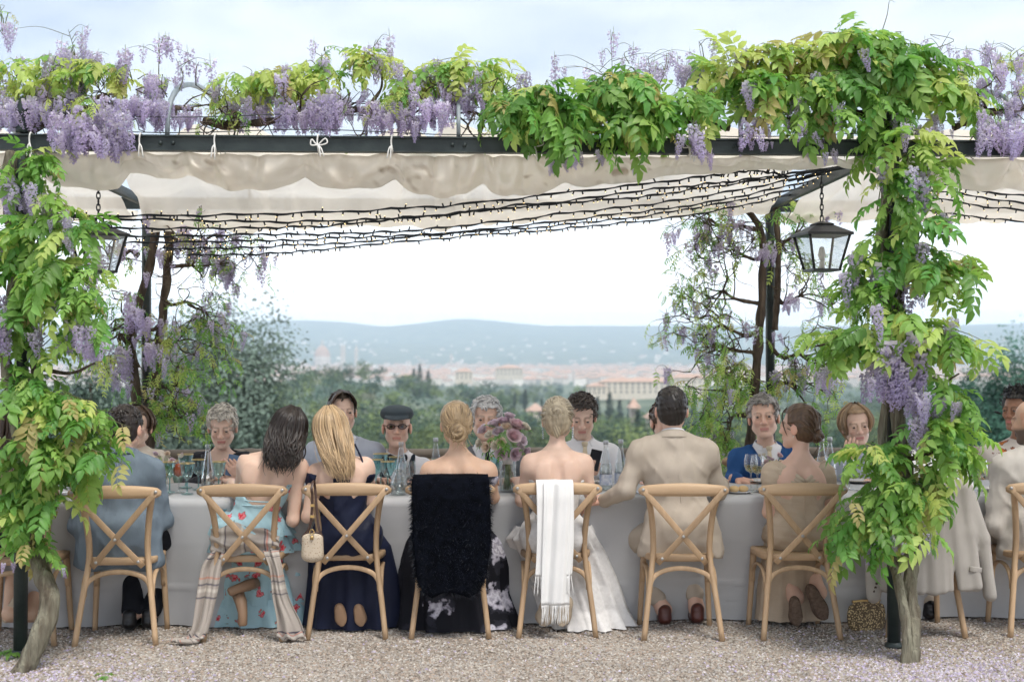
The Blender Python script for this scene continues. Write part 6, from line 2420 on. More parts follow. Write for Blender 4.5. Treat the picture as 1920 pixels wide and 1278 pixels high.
def updo(p, b, col, bun=(0, -.105, .02), br=.045, coils=3, seed=0, loose=10, hi_=1.35):
    g = np.random.default_rng(seed)
    p.cap(b, col, grow=.012, amp=.004, nape=-.085, side=.022)
    bun = np.array(bun)
    for i in range(110):                                   # strands swept from the hairline to the knot
        a = g.uniform(0, 2 * math.pi)
        d = np.array([math.cos(a), g.uniform(-.35, .55), math.sin(a) * .95 + .1])
        d /= np.linalg.norm(d)
        p0 = np.array((0, -.016, .030)) + d * np.array((.088, .108, .098))
        if p0[2] < -.06 and p0[1] > -.02:
            continue
        if p0[1] > .05 and p0[2] < .07:
            continue
        e = bun + np.array([math.cos(a), 0, math.sin(a)]) * br * .55 + g.normal(0, .006, 3)
        m_ = (p0 + e) / 2
        dm = m_ - np.array((0, -.016, .030))
        dm = dm / np.linalg.norm(dm / np.array((.091, .113, .101)))
        m_ = np.array((0, -.016, .030)) + dm * g.uniform(.98, 1.05)
        p.lock(b, [p.hp(*p0), p.hp(*m_), p.hp(*e)], .0058 * p.s * g.uniform(.7, 1.3), np.array(col) * g.uniform(.6, hi_), 5, 12)
    for k in range(coils * 3):                            # the knot: overlapping coils
        a0 = g.uniform(0, 6.28)
        rr0 = br * g.uniform(.25, .95)
        t = np.linspace(0, 4.0, 16)
        rad = rr0 * (1 - .10 * t)
        P = [p.hp(*(bun + np.array([rad[i] * math.cos(a0 + t[i]), -.014 - .02 * (1 - rr0 / br) + .004 * math.sin(3 * t[i]), rad[i] * math.sin(a0 + t[i])]))) for i in range(16)]
        b.tube(P, .012 * p.s * np.sin(np.linspace(.3, 2.9, 16)) ** .6, 6, c=np.array(col) * g.uniform(.65, hi_), cap=False)
    F = Field(p.hp(*bun) - .09, p.hp(*bun) + .09, .006)
    F.ell(p.hp(*bun), np.array((br * .9, .030, br * .9)) * p.s, p.R, .02)
    V, Q = F.mesh()
    b.add(V, Q, np.array(col) * .7)
    for k in range(loose):                                # stray strands
        a = g.uniform(0, 6.28)
        p0 = bun + np.array([math.cos(a) * br, -.01, math.sin(a) * br])
        p1 = p0 + g.normal(0, .02, 3) + (0, -.01, -.01)
        p2 = p1 + g.normal(0, .022, 3) + (0, 0, -.018)
        p.lock(b, [p.hp(*p0), p.hp(*p1), p.hp(*p2)], .0024, np.array(col) * g.uniform(.8, 1.5), 4, 8)


def short_hair(p, col, n=150, L_=.03, comb=(0, -.4, -1), seed=0, zmin=.0, r=.008, lift=.5, finish=True, **ck):
    b = MB()
    p.cap(b, col, **ck)
    p.tufts(b, col, n, L_, comb, seed, zmin, r, lift=lift)
    return p.part('hair', b, m_hair) if finish else b


GN = 'guests with their backs to the camera'
GF = 'guests facing the camera'
DARK, BROWN, BLOND, GREY = (.022, .015, .012), (.07, .042, .026), (.42, .29, .16), (.42, .40, .38)

# -- hidden guest behind the crooked trunk
p = Person('dark-clothed person hidden by the corner vine, bare leg and tan shoe showing', False, head=(30, 800), neck=(30, 850), sh=((-20, 875), (80, 875)), hip=22, el=((-30, 960), (90, 960)), wr=((-15, 915, 7.95), (75, 915, 7.95)), fem=True, s=.95, skin='tan', group=GN, build=(.14, .115, .16))
p.ankle = [at(20, 1150, 7.62), at(58, 1150, 7.75)]
p.body()
m_darkdress = wool('dark_dress', (.02, .018, .025), (.03, .028, .035))
p.garment('dress', m_darkdress, lambda F: (p.torso(F, .010), p.legs(F, .012, .3)), cut=lambda P: P[..., 2] - (p.chest[2] + .06))
b = MB()
p.cap(b, BROWN, nape=-.1)
long_hair(p, b, BROWN, 50, 880, .07, .006, 3)
p.part('hair', b, m_hair)
tucked_shoe(p, (38, 1115), (8, 1165), 7.62, m_tanshoe, m_sole)

# -- man in the blue-grey jacket
p = Person('dark-haired person in a blue-grey suit jacket, back turned, beside the corner vine', False, head=(236, 803), neck=(228, 848), sh=((172, 884), (281, 880)), hip=226, el=((148, 985), (306, 975, 7.70)), wr=((190, 935, 7.95), (292, 925, 8.0)), group=GN, build=(.165, .145, .17), turn=(-12, -8, 0), spread=(.06, .20), skin='red', knee=.40)
p.ankle = [p.W + (.02, .16, .09), p.W + (.12, .20, .09)]
p.knee = [p.W + (.0, .40, .50), p.W + (.26, .36, .50)]
p.body()
m_bluegrey = wool('blue_grey_wool', (.125, .16, .195), (.16, .20, .24), bstretch=(1, 1, .3))
jacket(p, m_bluegrey, tail=.40)
collar(p, m_bluegrey, .066, .035, 'jacket_collar', .9)
trousers(p, m_trouser)
feet_shoes(p, m_shoe)
short_hair(p, DARK, 220, .032, (0, -.5, -1), 1, -.04, lift=.35, nape=-.085)

# -- woman in the floral dress
m_floral = print_mat('floral_print', (.36, .54, .60), [(0.0, (.60, .05, .06)), (.14, (.50, .04, .06)), (.20, (.72, .24, .27)), (.30, (.55, .10, .12)), (.33, (.16, .26, .20)), (.37, (.36, .54, .60)), (1.0, (.40, .58, .63))], 15.0, .62, distort=.06)
p = Person('person in a pale blue red-flowered dress with bare back and dark shoulder-length hair', False, head=(541, 806), neck=(517, 852), sh=((464, 864), (560, 872)), hip=462, el=((446, 925, 7.72), (549, 975, 7.62)), wr=((432, 905, 7.98), (548, 925, 7.9)), fem=True, s=.95, skin='pale', group=GN, build=(.138, .118, .185), turn=(0, 0, 16))
p.ankle = [p.W + (-.06, .34, .09), p.W + (.06, .34, .09)]
p.chest = p.chest + np.array([.0, 0, 0])
p.body()
xm = p.waist[0]
p.garment('bodice', m_floral, lambda F: (p.torso(F, .009), p.legs(F, .03, .25)), ripple=(.005, (30, 30, 22), 2), cut=lambda P: P[..., 2] - (.735 + np.minimum(.12, 4.0 * np.clip(np.abs(P[..., 0] - (xm + .03)) - .02, 0, 1) ** 1.5) + .5 * np.clip(P[..., 1] - 7.62, 0, .3)))
for k in range(3):                                        # crossed ties on the back
    b = MB()
    y = at(0, 930 + 10 * k, 7.5)[2]
    b.tube(spline([(xm + dx, p.surf(xm + dx, y - .05 * (dx + .1), .012), y - .06 * (dx + .1) * (1 if k % 2 else .2)) for dx in (-.10, -.05, .01, .06, .12)], 14), .0035, 6)
    p.part('tie', b, m_floral)
for k, (z0, z1, r0, r1) in enumerate([(.70, .56, .175, .235), (.60, .455, .215, .265), (.50, .30, .25, .285), (.33, .14, .265, .30), (.17, .012, .28, .33)]):     # ruffle tiers
    dyk = [.05, .14, .28, .30, .31][k]
    skirt(p, [(z0, .01, dyk, r0, r0 * .62, .02), (z0 - (z0 - z1) * .5, .015, dyk + .01, (r0 + r1) / 2, r1 * .60, .10), (z1, .02, dyk + .02, r1, r1 * .60, .16)], m_floral, 9 + k, 'ruffle', k, nv=14)
b = MB()
p.cap(b, DARK, nape=-.10)
long_hair(p, b, DARK, 210, 882, .072, .022, 5, .0090, lean=.05, freq=7)
p.part('hair', b, m_hair)
b = MB()
b.tube([at(429, 1110, 7.62), at(431, 1109, 7.62), at(448, 1102, 7.64), at(466, 1096, 7.68), at(480, 1092, 7.74)], [.020, .026, .028, .034, .030], 12)
p.part('heel', b, m_tanshoe)
b = MB()
b.tube([at(455, 1172, 7.60), at(455, 1170, 7.60), at(455, 1148, 7.61), at(452, 1128, 7.63), at(446, 1112, 7.68)], [.020, .026, .027, .034, .036], 12)
p.part('heel', b, m_tanshoe)

# -- blonde woman in navy
m_navy = wool('navy_satin', (.010, .013, .032), (.017, .022, .05), rough=.45, bump=.1, bscale=30)
p = Person('person in a navy strap dress with long blonde hair leaning to the dark-haired guest', False, head=(622, 806), neck=(638, 856), sh=((594, 884), (684, 872)), hip=650, el=((577, 968, 7.6), (694, 940, 7.68)), wr=((592, 925, 7.92), (690, 915, 7.98)), fem=True, s=.95, skin='pale', group=GN, build=(.132, .112, .165), turn=(0, 0, -8))
p.ankle = [p.W + (-.05, .30, .09), p.W + (.06, .30, .09)]
p.body()
p.garment('dress', m_navy, lambda F: (p.torso(F, .009), p.legs(F, .03, .3)), ripple=(.004, (24, 24, 14), 6, .007), cut=lambda P: P[..., 2] - (.885 + .16 * np.abs(P[..., 0] - p.chest[0] - .02)))
for q, (a, m2, e) in enumerate([((597, 850), (607, 872), (628, 903)), ((665, 838), (678, 865), (681, 893))]):
    b = MB()
    b.tube(spline([at(a[0], a[1], 7.60) + (0, .0, .02), (lambda q: np.array([q[0], p.surf(q[0], q[2], .010), q[2]]))(at(m2[0], m2[1], 7.53)), (lambda q: np.array([q[0], p.surf(q[0], q[2], .010), q[2]]))(at(e[0], e[1], 7.52))], 14), .0055, 6)
    p.part('strap', b, m_navy)
skirt(p, [(.57, 0, .18, .19, .16, .01), (.48, .01, .22, .25, .20, .04), (.30, .03, .24, .27, .20, .09), (.012, .03, .25, .29, .21, .14)], m_navy, 10, seed=4)
b = MB()
p.cap(b, BLOND, nape=-.10)
long_hair(p, b, (.40, .28, .16), 230, 895, .06, .009, 7, .0085, lean=.03, freq=6)
p.part('hair', b, m_hair)
for x_ in (640, 676):
    tucked_shoe(p, (x_ - 6, 1136), (x_ + 2, 1172), 7.66, m_tanshoe, m_tanshoe, .036)

# -- woman with the fur
m_peony = print_mat('peony_print', (.010, .010, .014), [(0.0, (.45, .43, .47)), (.16, (.70, .68, .72)), (.24, (.30, .28, .33)), (.34, (.62, .60, .66)), (.44, (.34, .32, .38)), (.50, (.03, .03, .04)), (1.0, (.010, .010, .014))], 6.0, .42, distort=.22, detail_scale=13)
p = Person('person with a loose blonde low bun in a strapless dark flowered gown', False, head=(855, 795), neck=(860, 848), sh=((807, 880), (914, 880)), hip=848, el=((792, 950, 7.68), (925, 932, 7.72)), wr=((800, 905, 7.98), (905, 898, 8.0)), fem=True, s=.97, skin='tan', group=GN, build=(.150, .135, .18), turn=(6, -4, 0))
p.body()
p.garment('gown', m_peony, lambda F: (p.torso(F, .010), p.legs(F, .03, .3)), cut=lambda P: P[..., 2] - .895)
skirt(p, [(.58, 0, .16, .22, .17, .01), (.50, .0, .20, .29, .20, .04), (.40, .0, .22, .33, .21, .07), (.20, .0, .23, .33, .21, .10), (.012, .03, .20, .36, .24, .16)], m_peony, 11, seed=6)
b = MB()
updo(p, b, (.36, .255, .145), (.0, -.098, -.045), .054, 5, 8, 60)
p.part('hair', b, m_hair)

# -- bride
m_gown = mat('ivory_tulle', (.74, .72, .70), (.62, .60, .58), scale=26, rough=.85, spec=.2, bump=.5, bscale=45, bdist=.006, lo=.4, hi=.7)
p = Person('bride in a strapless white gown with a sleek blonde chignon', False, head=(1046, 786), neck=(1044, 838), sh=((995, 866), (1094, 866)), hip=1040, el=((978, 938, 7.66), (1107, 925, 7.62)), wr=((972, 905, 7.95), (1112, 938, 7.76)), fem=True, s=.97, skin='pale', group=GN, build=(.136, .112, .165), turn=(-8, 4, 0), hands=[dict(), dict(d=(.35, .3, -.3), curl=.5, n=(0, -1, .3))])
p.body()
p.garment('bodice', m_gown, lambda F: (p.torso(F, .011), p.legs(F, .03, .3)), ripple=(.003, (60, 60, 40), 3), cut=lambda P: P[..., 2] - .875)
skirt(p, [(.60, 0, .10, .22, .16, .03), (.52, -.01, .16, .27, .20, .07), (.45, .03, .22, .27, .20, .10), (.25, .13, .25, .25, .19, .15), (.10, .18, .24, .24, .20, .20), (.010, .21, .20, .25, .23, .26)], m_gown, 12, seed=9)
b = MB()
updo(p, b, (.36, .30, .21), (-.004, -.088, .055), .048, 6, 11, 8, 1.3)
F = Field(p.hp(0, -.10, -.02) - .12, p.hp(0, -.10, -.02) + .12, .005)
F.ell(p.hp(.0, -.098, -.02), np.array((.026, .022, .075)) * p.s, p.R, .02)
V, Q = F.mesh()
q_ = (V - p.H) @ p.R
b.add(V, Q, np.array((.36, .30, .21)) * (1 + .35 * np.sin(q_[:, 0:1] * 420 + q_[:, 2:3] * 160)))
for k in range(0):                                        # rolled chignon down the nape
    t = np.linspace(0, 1, 10)
    sg = -1 if k % 2 else 1
    P = [p.hp(sg * (.055 - .045 * q) * (1 - .05 * k), -.100 - .012 * math.sin(3 * q), .03 - .018 * k - .03 * q + .02) for q in t]
    b.tube(P, .012 * np.sin(np.linspace(.4, 2.8, 10)), 6, c=np.array((.47, .38, .26)) * (.8 + .06 * k), cap=False)
p.part('hair', b, m_hair)
m_jewel = mat('earring_crystals', (.28, .38, .42), (.62, .66, .68), scale=160, rough=.15, spec=.8, metal=.4)
for sx in (-1, 1):
    b = MB()
    c = p.hp(sx * .080, -.010, -.045)
    for k in range(6):
        b.lathe([(.0001, .006), (.0065, .002), (.0065, -.002), (.0001, -.006)], 8, c + (sx * .004, 0, -.012 * k))
    p.part('earring', b, m_jewel)
tucked_shoe(p, (1028, 1128), (1018, 1172), 7.58, m_sole, m_sole, .052)
tucked_shoe(p, (1066, 1122), (1052, 1172), 7.60, m_sole, m_sole, .046)

# -- groom
m_sand = wool('sand_wool', (.40, .34, .275), (.46, .395, .325), bump=.2)
p = Person('person in a sand-coloured suit with short dark hair holding the bride\'s hand', False, head=(1259, 768), neck=(1262, 818), sh=((1203, 846), (1323, 846)), hip=1275, el=((1172, 918, 7.60), (1346, 920, 7.70)), wr=((1134, 938, 7.72), (1352, 905, 7.98)), group=GN, build=(.170, .146, .168), turn=(-4, 2, 0), skin='red', spread=(.26, .14), s=1.02, hands=[dict(d=(-.4, .1, -.1), curl=.5), dict()])
p.ankle = [at(1245, 1143, 7.86), at(1306, 1140, 7.86)]
p.knee = [p.W + (-.30, .34, .47), p.W + (.10, .42, .50)]
p.body()
jacket(p, m_sand, tail=.445, rip=[(.0045, (13, 13, 8), 3, .005), (.003, (26, 20, 10), 9, .0035), (.0012, (9, 13, 40), 12)])
collar(p, m_white, .060, .050, 'shirt_collar', .9, .004)
collar(p, m_sand, .068, .040, 'jacket_collar', .9)
trousers(p, m_sand, .80)
m_brogue = mat('oxblood_leather', (.09, .025, .018), rough=.3, spec=.5)
feet_shoes(p, m_brogue)
short_hair(p, (.018, .014, .012), 200, .022, (0, -.5, -1), 4, -.05, .007, .25, nape=-.075, grow=.008)

# -- woman in the beige dress
m_beige = wool('beige_crepe', (.44, .345, .25), (.52, .42, .315), rough=.7, bump=.35, bscale=40, bstretch=(.3, .3, 3))
p = Person('person in a draped beige dress with a brown bun, head turned in profile', False, head=(1497, 800), neck=(1500, 855), sh=((1452, 886), (1543, 886)), hip=1500, el=((1441, 960, 7.66), (1556, 965, 7.68)), wr=((1452, 915, 7.95), (1545, 920, 7.95)), fem=True, s=.98, skin='red', group=GN, build=(.142, .120, .165), turn=(52, 0, 0))
p.ankle = [at(1492, 1120, 7.7), at(1535, 1110, 7.7)]
p.body(brow=(.12, .07, .04))
p.garment('dress', m_beige, lambda F: (p.torso(F, .010), p.arms(F, .012, frac=.36), p.legs(F, .02, .3)), ripple=[(.0035, (10, 10, 60), 6), (.004, (16, 16, 10), 2, .006)],
          cut=lambda P: np.maximum(P[..., 2] - (.872 + .72 * np.abs(P[..., 0] - p.N[0])) - .4 * np.clip(P[..., 1] - p.Y, 0, .2), P[..., 2] - (p.S[0][2] + .085)))
for sx in (-1, 1):                                        # pleated band over the shoulder
    for k in range(3):
        b = MB()
        top = np.array([p.N[0] + sx * .150, p.Y, .972 - .022 * k])
        bot = np.array([p.N[0] + sx * .004, p.Y, .868 - .026 * k])
        P = np.array([top + (bot - top) * t for t in np.linspace(0, 1, 14)])
        P[:, 1] = [p.surf(x, z, .013) for x, _, z in P]
        sweep(b, P, np.linspace(.030, .018, 14), .012, up=(0, -1, .4))
        p.part('pleat', b, m_beige)
b = MB()
zz = np.linspace(.62, .86, 10)
b.tube(np.array([(p.waist[0], p.surf(p.waist[0], z, .011), z) for z in zz]), .004, 5)
p.part('zip_seam', b, m_beige)
skirt(p, [(.56, 0, .20, .18, .15, .01), (.47, 0, .22, .19, .16, .03), (.30, -.01, .24, .19, .15, .06), (.10, -.01, .23, .20, .15, .08), (.03, -.01, .22, .21, .15, .10)], m_beige, 9, seed=12)
b = MB()
updo(p, b, (.095, .055, .032), (.0, -.108, -.050), .042, 3, 13, 6, 1.5)
for k in range(14):
    sx = -1 if k % 2 else 1
    p.lock(b, [p.hp(.01 * sx, .06, .115), p.hp(.05 * sx, .075, .07), p.hp(.074 * sx, .055, .0), p.hp(.072 * sx, .035, -.05)], .006, np.array((.095, .055, .032)) * random.uniform(.6, 1.5))
p.part('hair', b, m_hair)
m_pearl = mat('pearl', (.75, .7, .62), rough=.2, spec=.6)
b = MB()
b.lathe([(.0001, .006), (.006, 0), (.0001, -.006)], 8, p.hp(-.082, -.006, -.050))
p.part('earring', b, m_pearl)
m_ridge = mat('ridged_brown_sole', (.10, .065, .045), (.16, .11, .08), scale=60, rough=.8, bump=.8, bscale=50, bstretch=(.2, .2, 3))
tucked_shoe(p, (1492, 1122), (1494, 1172), 7.60, m_ridge, m_ridge, .040)
tucked_shoe(p, (1520, 1100), (1548, 1160), 7.60, m_ridge, m_ridge, .046)

# -- guest behind the draped jacket
p = Person('person in a white shirt hidden behind the vine, suit jacket left on the chair', False, head=(1742, 790), neck=(1740, 842), sh=((1682, 872), (1798, 872)), hip=1738, el=((1665, 960), (1815, 960)), wr=((1690, 915, 7.95), (1790, 915, 7.95)), group=GN, build=(.168, .15, .17), skin='red', spread=(.12, .12))
p.ankle = [p.W + (-.08, .24, .09), p.W + (.10, .26, .09)]
p.body()
shirt(p, m_white)
collar(p, m_white, .062, .04, 'shirt_collar', .9)
trousers(p, m_sand)
feet_shoes(p, m_shoe)
short_hair(p, BROWN, 140, .025, (0, -.5, -1), 9, -.05)

# -- bald man with a beard
m_pale_suit = wool('pale_linen', (.43, .40, .36), (.50, .465, .42))
p = Person('bald person with a dark beard in a pale linen suit at the table end', False, head=(1934, 790), neck=(1944, 842), sh=((1884, 872), (2004, 872)), hip=1950, el=((1862, 985, 7.62), (2030, 970)), wr=((1875, 915, 7.98), (2000, 915, 7.95)), group=GN, build=(.178, .165, .18), skin='tan', turn=(40, -6, 0), s=1.04, spread=(.22, .12))
p.body(beard=((.05, .04, .038), .85), brow=(.05, .04, .035))
jacket(p, m_pale_suit, tail=.43)
collar(p, m_pale_suit, .068, .04, 'jacket_collar', .9)
trousers(p, m_pale_suit, .9)
feet_shoes(p, m_shoe)

# ================= far side
# -- woman with brown hair, mostly behind the blue-grey jacket
m_cream = wool('cream_knit', (.68, .60, .50), (.74, .67, .57))
p = Person('brown-haired person in a cream top half hidden behind the blue-grey jacket', True, head=(258, 800), neck=(258, 842), sh=((222, 862), (296, 862)), hip=258, el=((205, 915), (312, 915)), wr=((230, 905, 8.6), (290, 905, 8.6)), fem=True, s=.93, group=GF, build=(.13, .11, .16))
p.body()
shirt(p, m_cream, name='top')
b = MB()
p.cap(b, BROWN, nape=-.1)
long_hair(p, b, BROWN, 70, 880, .08, .01, 2, back=.08)
p.part('hair', b, m_hair)

# -- grey-haired woman with phone
p = Person('grey-cropped person in a black jacket looking down at a phone', True, head=(417, 800), neck=(415, 850), sh=((372, 868), (458, 866)), hip=415, el=((352, 915, 8.85), (478, 915, 8.85)), wr=((398, 893, 8.66), (452, 898, 8.64)), fem=True, s=.98, skin='fair', group=GF, build=(.142, .125, .165), turn=(4, -16, 0), gaze=-.5,
           hands=[dict(d=(.5, -.15, .5), n=(-.3, -1, .2), curl=.5), dict(d=(-.35, -.15, .6), n=(.3, -1, .2), curl=.55)])
p.body(brow=(.25, .2, .16), closed=True, lip=(.50, .16, .15))
jacket(p, m_suit_black, False, .016, (p.chest[2] - .14, .34))
short_hair(p, (.50, .46, .40), 240, .034, (.3, .2, -.6), 3, .0, .0075, .9, side=.0, top=.07, nape=-.06)
lapels(p, m_suit_black, p.chest[2] - .14, .34)

# -- young man with parted hair
m_ltgrey = wool('light_blue_grey', (.42, .45, .52), (.48, .51, .58))
p = Person('young person with dark parted hair in a light grey-blue jacket behind the blonde guest', True, head=(642, 772), neck=(645, 822), sh=((592, 848), (700, 848)), hip=645, el=((575, 925), (716, 925)), wr=((610, 905, 8.62), (685, 905, 8.62)), s=.98, skin='fair', group=GF, build=(.15, .13, .16), turn=(14, -4, 4))
p.body(brow=(.05, .035, .025))
shirt(p, m_white, arms=False)
jacket(p, m_ltgrey, False, .018, (p.chest[2] - .1, .3))
lapels(p, m_ltgrey, p.chest[2] - .1, .3)
collar(p, m_white, .058, .04, 'shirt_collar', .5)
b = short_hair(p, (.045, .030, .020), 60, .03, (0, -.4, -1), 6, .0, .008, .4, False, top=.088)
for k in range(40):
    sx = -1 if k % 2 else 1
    u = random.random()
    p.lock(b, [p.hp(.006 * sx, .055 - .05 * u, .125), p.hp(.045 * sx, .085 - .05 * u, .112), p.hp(.074 * sx, .078 - .05 * u, .065), p.hp(.076 * sx, .060 - .05 * u, .018 + .02 * u)], .010, np.array((.05, .032, .022)) * random.uniform(.6, 1.8))
p.part('hair', b, m_hair)

# -- man with the flat cap
m_vest = wool('dark_teal_waistcoat', (.014, .022, .032), (.022, .032, .045))
p = Person('smiling person in flat cap, glasses, black bow tie and dark waistcoat', True, head=(744, 800), neck=(746, 852), sh=((702, 876), (792, 876)), hip=748, el=((688, 930, 8.95), (808, 930, 8.95)), wr=((712, 905, 8.64), (786, 905, 8.64)), s=1.0, skin='red', group=GF, build=(.148, .135, .16), turn=(2, 2, 0), jaw=.95)
p.body(brow=(.20, .12, .08), lip=(.50, .18, .15))
shirt(p, m_white)
p.garment('waistcoat', m_vest, lambda F: p.torso(F, .019, .05), cut=lambda P: np.maximum(np.maximum(front_v(p, p.chest[2] - .10, .36)(P), np.abs(P[..., 0] - p.N[0]) - (.118 + .25 * np.clip(p.chest[2] - P[..., 2], 0, .2))), P[..., 2] - (p.N[2] + .005)))
collar(p, m_white, .062, .045, 'shirt_collar', .4)
b = MB()
c = np.array([p.N[0], p.surf(p.N[0], p.N[2] - .012, .032), p.N[2] - .012])
for sx in (-1, 1):
    b.tube([c, c + (sx * .018, -.004, 0), c + (sx * .045, -.002, 0), c + (sx * .058, .006, 0)], [.008, .013, .026, .022], 10, flat=1, up=(0, 0, 1))
b.lathe([(.0001, .012), (.010, .008), (.010, -.008), (.0001, -.012)], 8, c + (0, -.006, 0))
p.part('bow_tie', b, m_suit_black)
m_cap = wool('charcoal_tweed', (.055, .072, .085), (.09, .108, .12), bump=.4)
F = Field(p.H - .2, p.H + .2, .006)
F.ell(p.hp(0, -.012, .078), np.array((.100, .116, .052)) * p.s, p.R, .02)
F.ell(p.hp(0, .050, .092), np.array((.092, .066, .030)) * p.s, p.R, .03)
F.ell(p.hp(0, .098, .060), np.array((.074, .046, .010)) * p.s, p.R @ rot(0, -22, 0), .008)
F.cut(lambda P: .046 * p.s - ((P - p.H) @ p.R)[..., 2] - .15 * np.clip(((P - p.H) @ p.R)[..., 1] - .05, 0, 1))
p.part('flat_cap', MB().add(*F.mesh()), m_cap)
b = MB()
p.cap(b, (.16, .12, .10), top=.2, face=.0, side=-.01, nape=-.05, grow=.003)
p.part('hair', b, m_hair)


def glasses(p, m_fr, m_ln, w=.024, h=.015):
    b = MB()
    for sx in (-1, 1):
        a = np.linspace(0, 2 * np.pi, 21)
        P = np.array([p.hp(sx * .0335 + w * math.cos(t), .104 - .010 * abs(math.cos(t)) * 0 - .012 * (abs(sx * .0335 + w * math.cos(t)) / .05) ** 2, .004 + h * math.sin(t)) for t in a])
        b.tube(P, .0022, 5, cap=False)
        b.tube([p.hp(sx * .057, .090, .008), p.hp(sx * .078, .05, .010), p.hp(sx * .080, -.01, .008)], .0022, 5)
    b.tube([p.hp(-.010, .104, .007), p.hp(0, .107, .009), p.hp(.010, .104, .007)], .002, 5)
    g_ = p.part('glasses', b, m_fr)
    for sx in (-1, 1):
        a = np.linspace(0, 2 * np.pi, 20, endpoint=False)
        V = np.array([p.hp(sx * .0335 + w * .95 * math.cos(t), .1035 - .012 * (abs(sx * .0335 + w * math.cos(t)) / .05) ** 2, .004 + h * .95 * math.sin(t)) for t in a]) - p.base
        MB().add(V, [np.array([list(range(20))])]).build('lens', m_ln, g_, False)


glasses(p, m_suit_black, glassmat('tinted_lens', (.45, .42, .42), .06))
b = MB()
F = Field(p.hp(0, .09, -.0645) - .04, p.hp(0, .09, -.0645) + .04, .0035)
F.cone(p.hp(-.017, .0868, -.0635), p.hp(.017, .0868, -.0635), .0046, .0046, .002)
p.part('teeth', b.add(*F.mesh()), m_white)

# -- grey-haired man behind the bouquet
m_midgrey = wool('mid_grey_wool', (.15, .16, .17), (.19, .20, .215))
p = Person('white-haired person in a grey suit looking over the bouquet', True, head=(911, 786), neck=(913, 838), sh=((862, 864), (968, 864)), hip=915, el=((845, 930), (985, 930)), wr=((875, 905, 8.62), (955, 905, 8.62)), s=1.03, skin='red', group=GF, build=(.162, .15, .17), turn=(0, -2, -3), jaw=1.05)
p.body(brow=(.30, .24, .20), lip=(.48, .18, .16))
shirt(p, m_white, arms=False)
jacket(p, m_midgrey, False, .019, (p.chest[2] - .12, .36))
lapels(p, m_midgrey, p.chest[2] - .12, .36)
collar(p, m_white, .064, .045, 'shirt_collar', .5)
tie(p, m_suit_black)
short_hair(p, (.52, .51, .50), 260, .03, (.2, .3, -.4), 8, .0, .0075, 1.0, side=.0, top=.072)

# -- young man looking down
m_champ = wool('champagne_silk', (.58, .48, .33), (.66, .56, .40), rough=.5)
p = Person('young person in white shirt and champagne tie looking down beside the bride', True, head=(1091, 780), neck=(1094, 828), sh=((1048, 850), (1142, 850)), hip=1095, el=((1040, 915), (1160, 915, 8.88)), wr=((1068, 905, 8.62), (1128, 885, 8.68)), s=1.0, skin='fair', group=GF, build=(.150, .13, .16), turn=(-4, -20, 0), gaze=-.5, hands=[dict(), dict(d=(-.5, -.2, .5), n=(.3, -1, .2), curl=.6)])
p.body(brow=(.05, .035, .03), closed=True, lip=(.55, .20, .19))
shirt(p, m_white, .016)
collar(p, m_white, .060, .05, 'shirt_collar', .45)
tie(p, m_champ)
short_hair(p, (.055, .042, .035), 240, .035, (.5, .6, -.1), 10, .02, .009, 1.0, side=.0, top=.080, grow=.012)

# -- man mostly hidden by the groom
p = Person('person mostly hidden behind the sand-coloured suit, only an ear and cheek showing', True, head=(1247, 790), neck=(1250, 840), sh=((1205, 866), (1300, 866)), hip=1250, el=((1195, 930), (1310, 930)), wr=((1215, 905, 8.62), (1285, 905, 8.62)), s=.98, skin='red', group=GF, turn=(10, 0, 0))
p.body()
shirt(p, m_white)
short_hair(p, BROWN, 120, .025, (0, -.3, -1), 12, .0)

# -- man in the blue suit
m_blue = wool('royal_blue_wool', (.018, .065, .19), (.028, .09, .245))
p = Person('grey-haired person in a bright blue suit with one hand on the table', True, head=(1432, 782), neck=(1436, 836), sh=((1386, 860), (1494, 860)), hip=1440, el=((1372, 905, 8.88), (1508, 925)), wr=((1382, 898, 8.62), (1475, 905, 8.62)), s=1.06, skin='red', group=GF, build=(.165, .15, .17), turn=(-14, 2, 4), jaw=1.05, hands=[dict(d=(.6, -.5, -.12), n=(0, -.2, 1), curl=.35), dict()])
p.body(brow=(.28, .2, .15), lip=(.50, .2, .18))
shirt(p, m_white, arms=False)
jacket(p, m_blue, False, .019, (p.chest[2] - .12, .36))
lapels(p, m_blue, p.chest[2] - .12, .36)
collar(p, m_white, .064, .045, 'shirt_collar', .5)
tie(p, m_champ)
short_hair(p, (.26, .24, .22), 240, .03, (.6, -.1, -.3), 14, .0, .008, .8, side=.0, top=.076)

# -- smiling blonde with hand at her mouth
p = Person('blonde person in a grey-blue top smiling behind a raised hand', True, head=(1606, 798), neck=(1608, 848), sh=((1562, 872), (1652, 872)), hip=1607, el=((1555, 925, 8.8), (1668, 925)), wr=((1585, 868, 8.70), (1640, 905, 8.62)), fem=True, s=.98, skin='fair', group=GF, build=(.14, .12, .16), turn=(-6, -4, 6), hands=[dict(d=(.28, -.1, 1), n=(-.2, -1, .1), curl=.35), dict()])
p.body(brow=(.16, .1, .06), lip=(.55, .2, .2))
shirt(p, m_ltgrey, name='top')
b = MB()
p.cap(b, (.30, .20, .115), nape=-.1, top=.085)
long_hair(p, b, (.32, .215, .125), 90, 880, .09, .012, 15, back=.06, lo=-130, hi=130)
p.part('hair', b, m_hair)

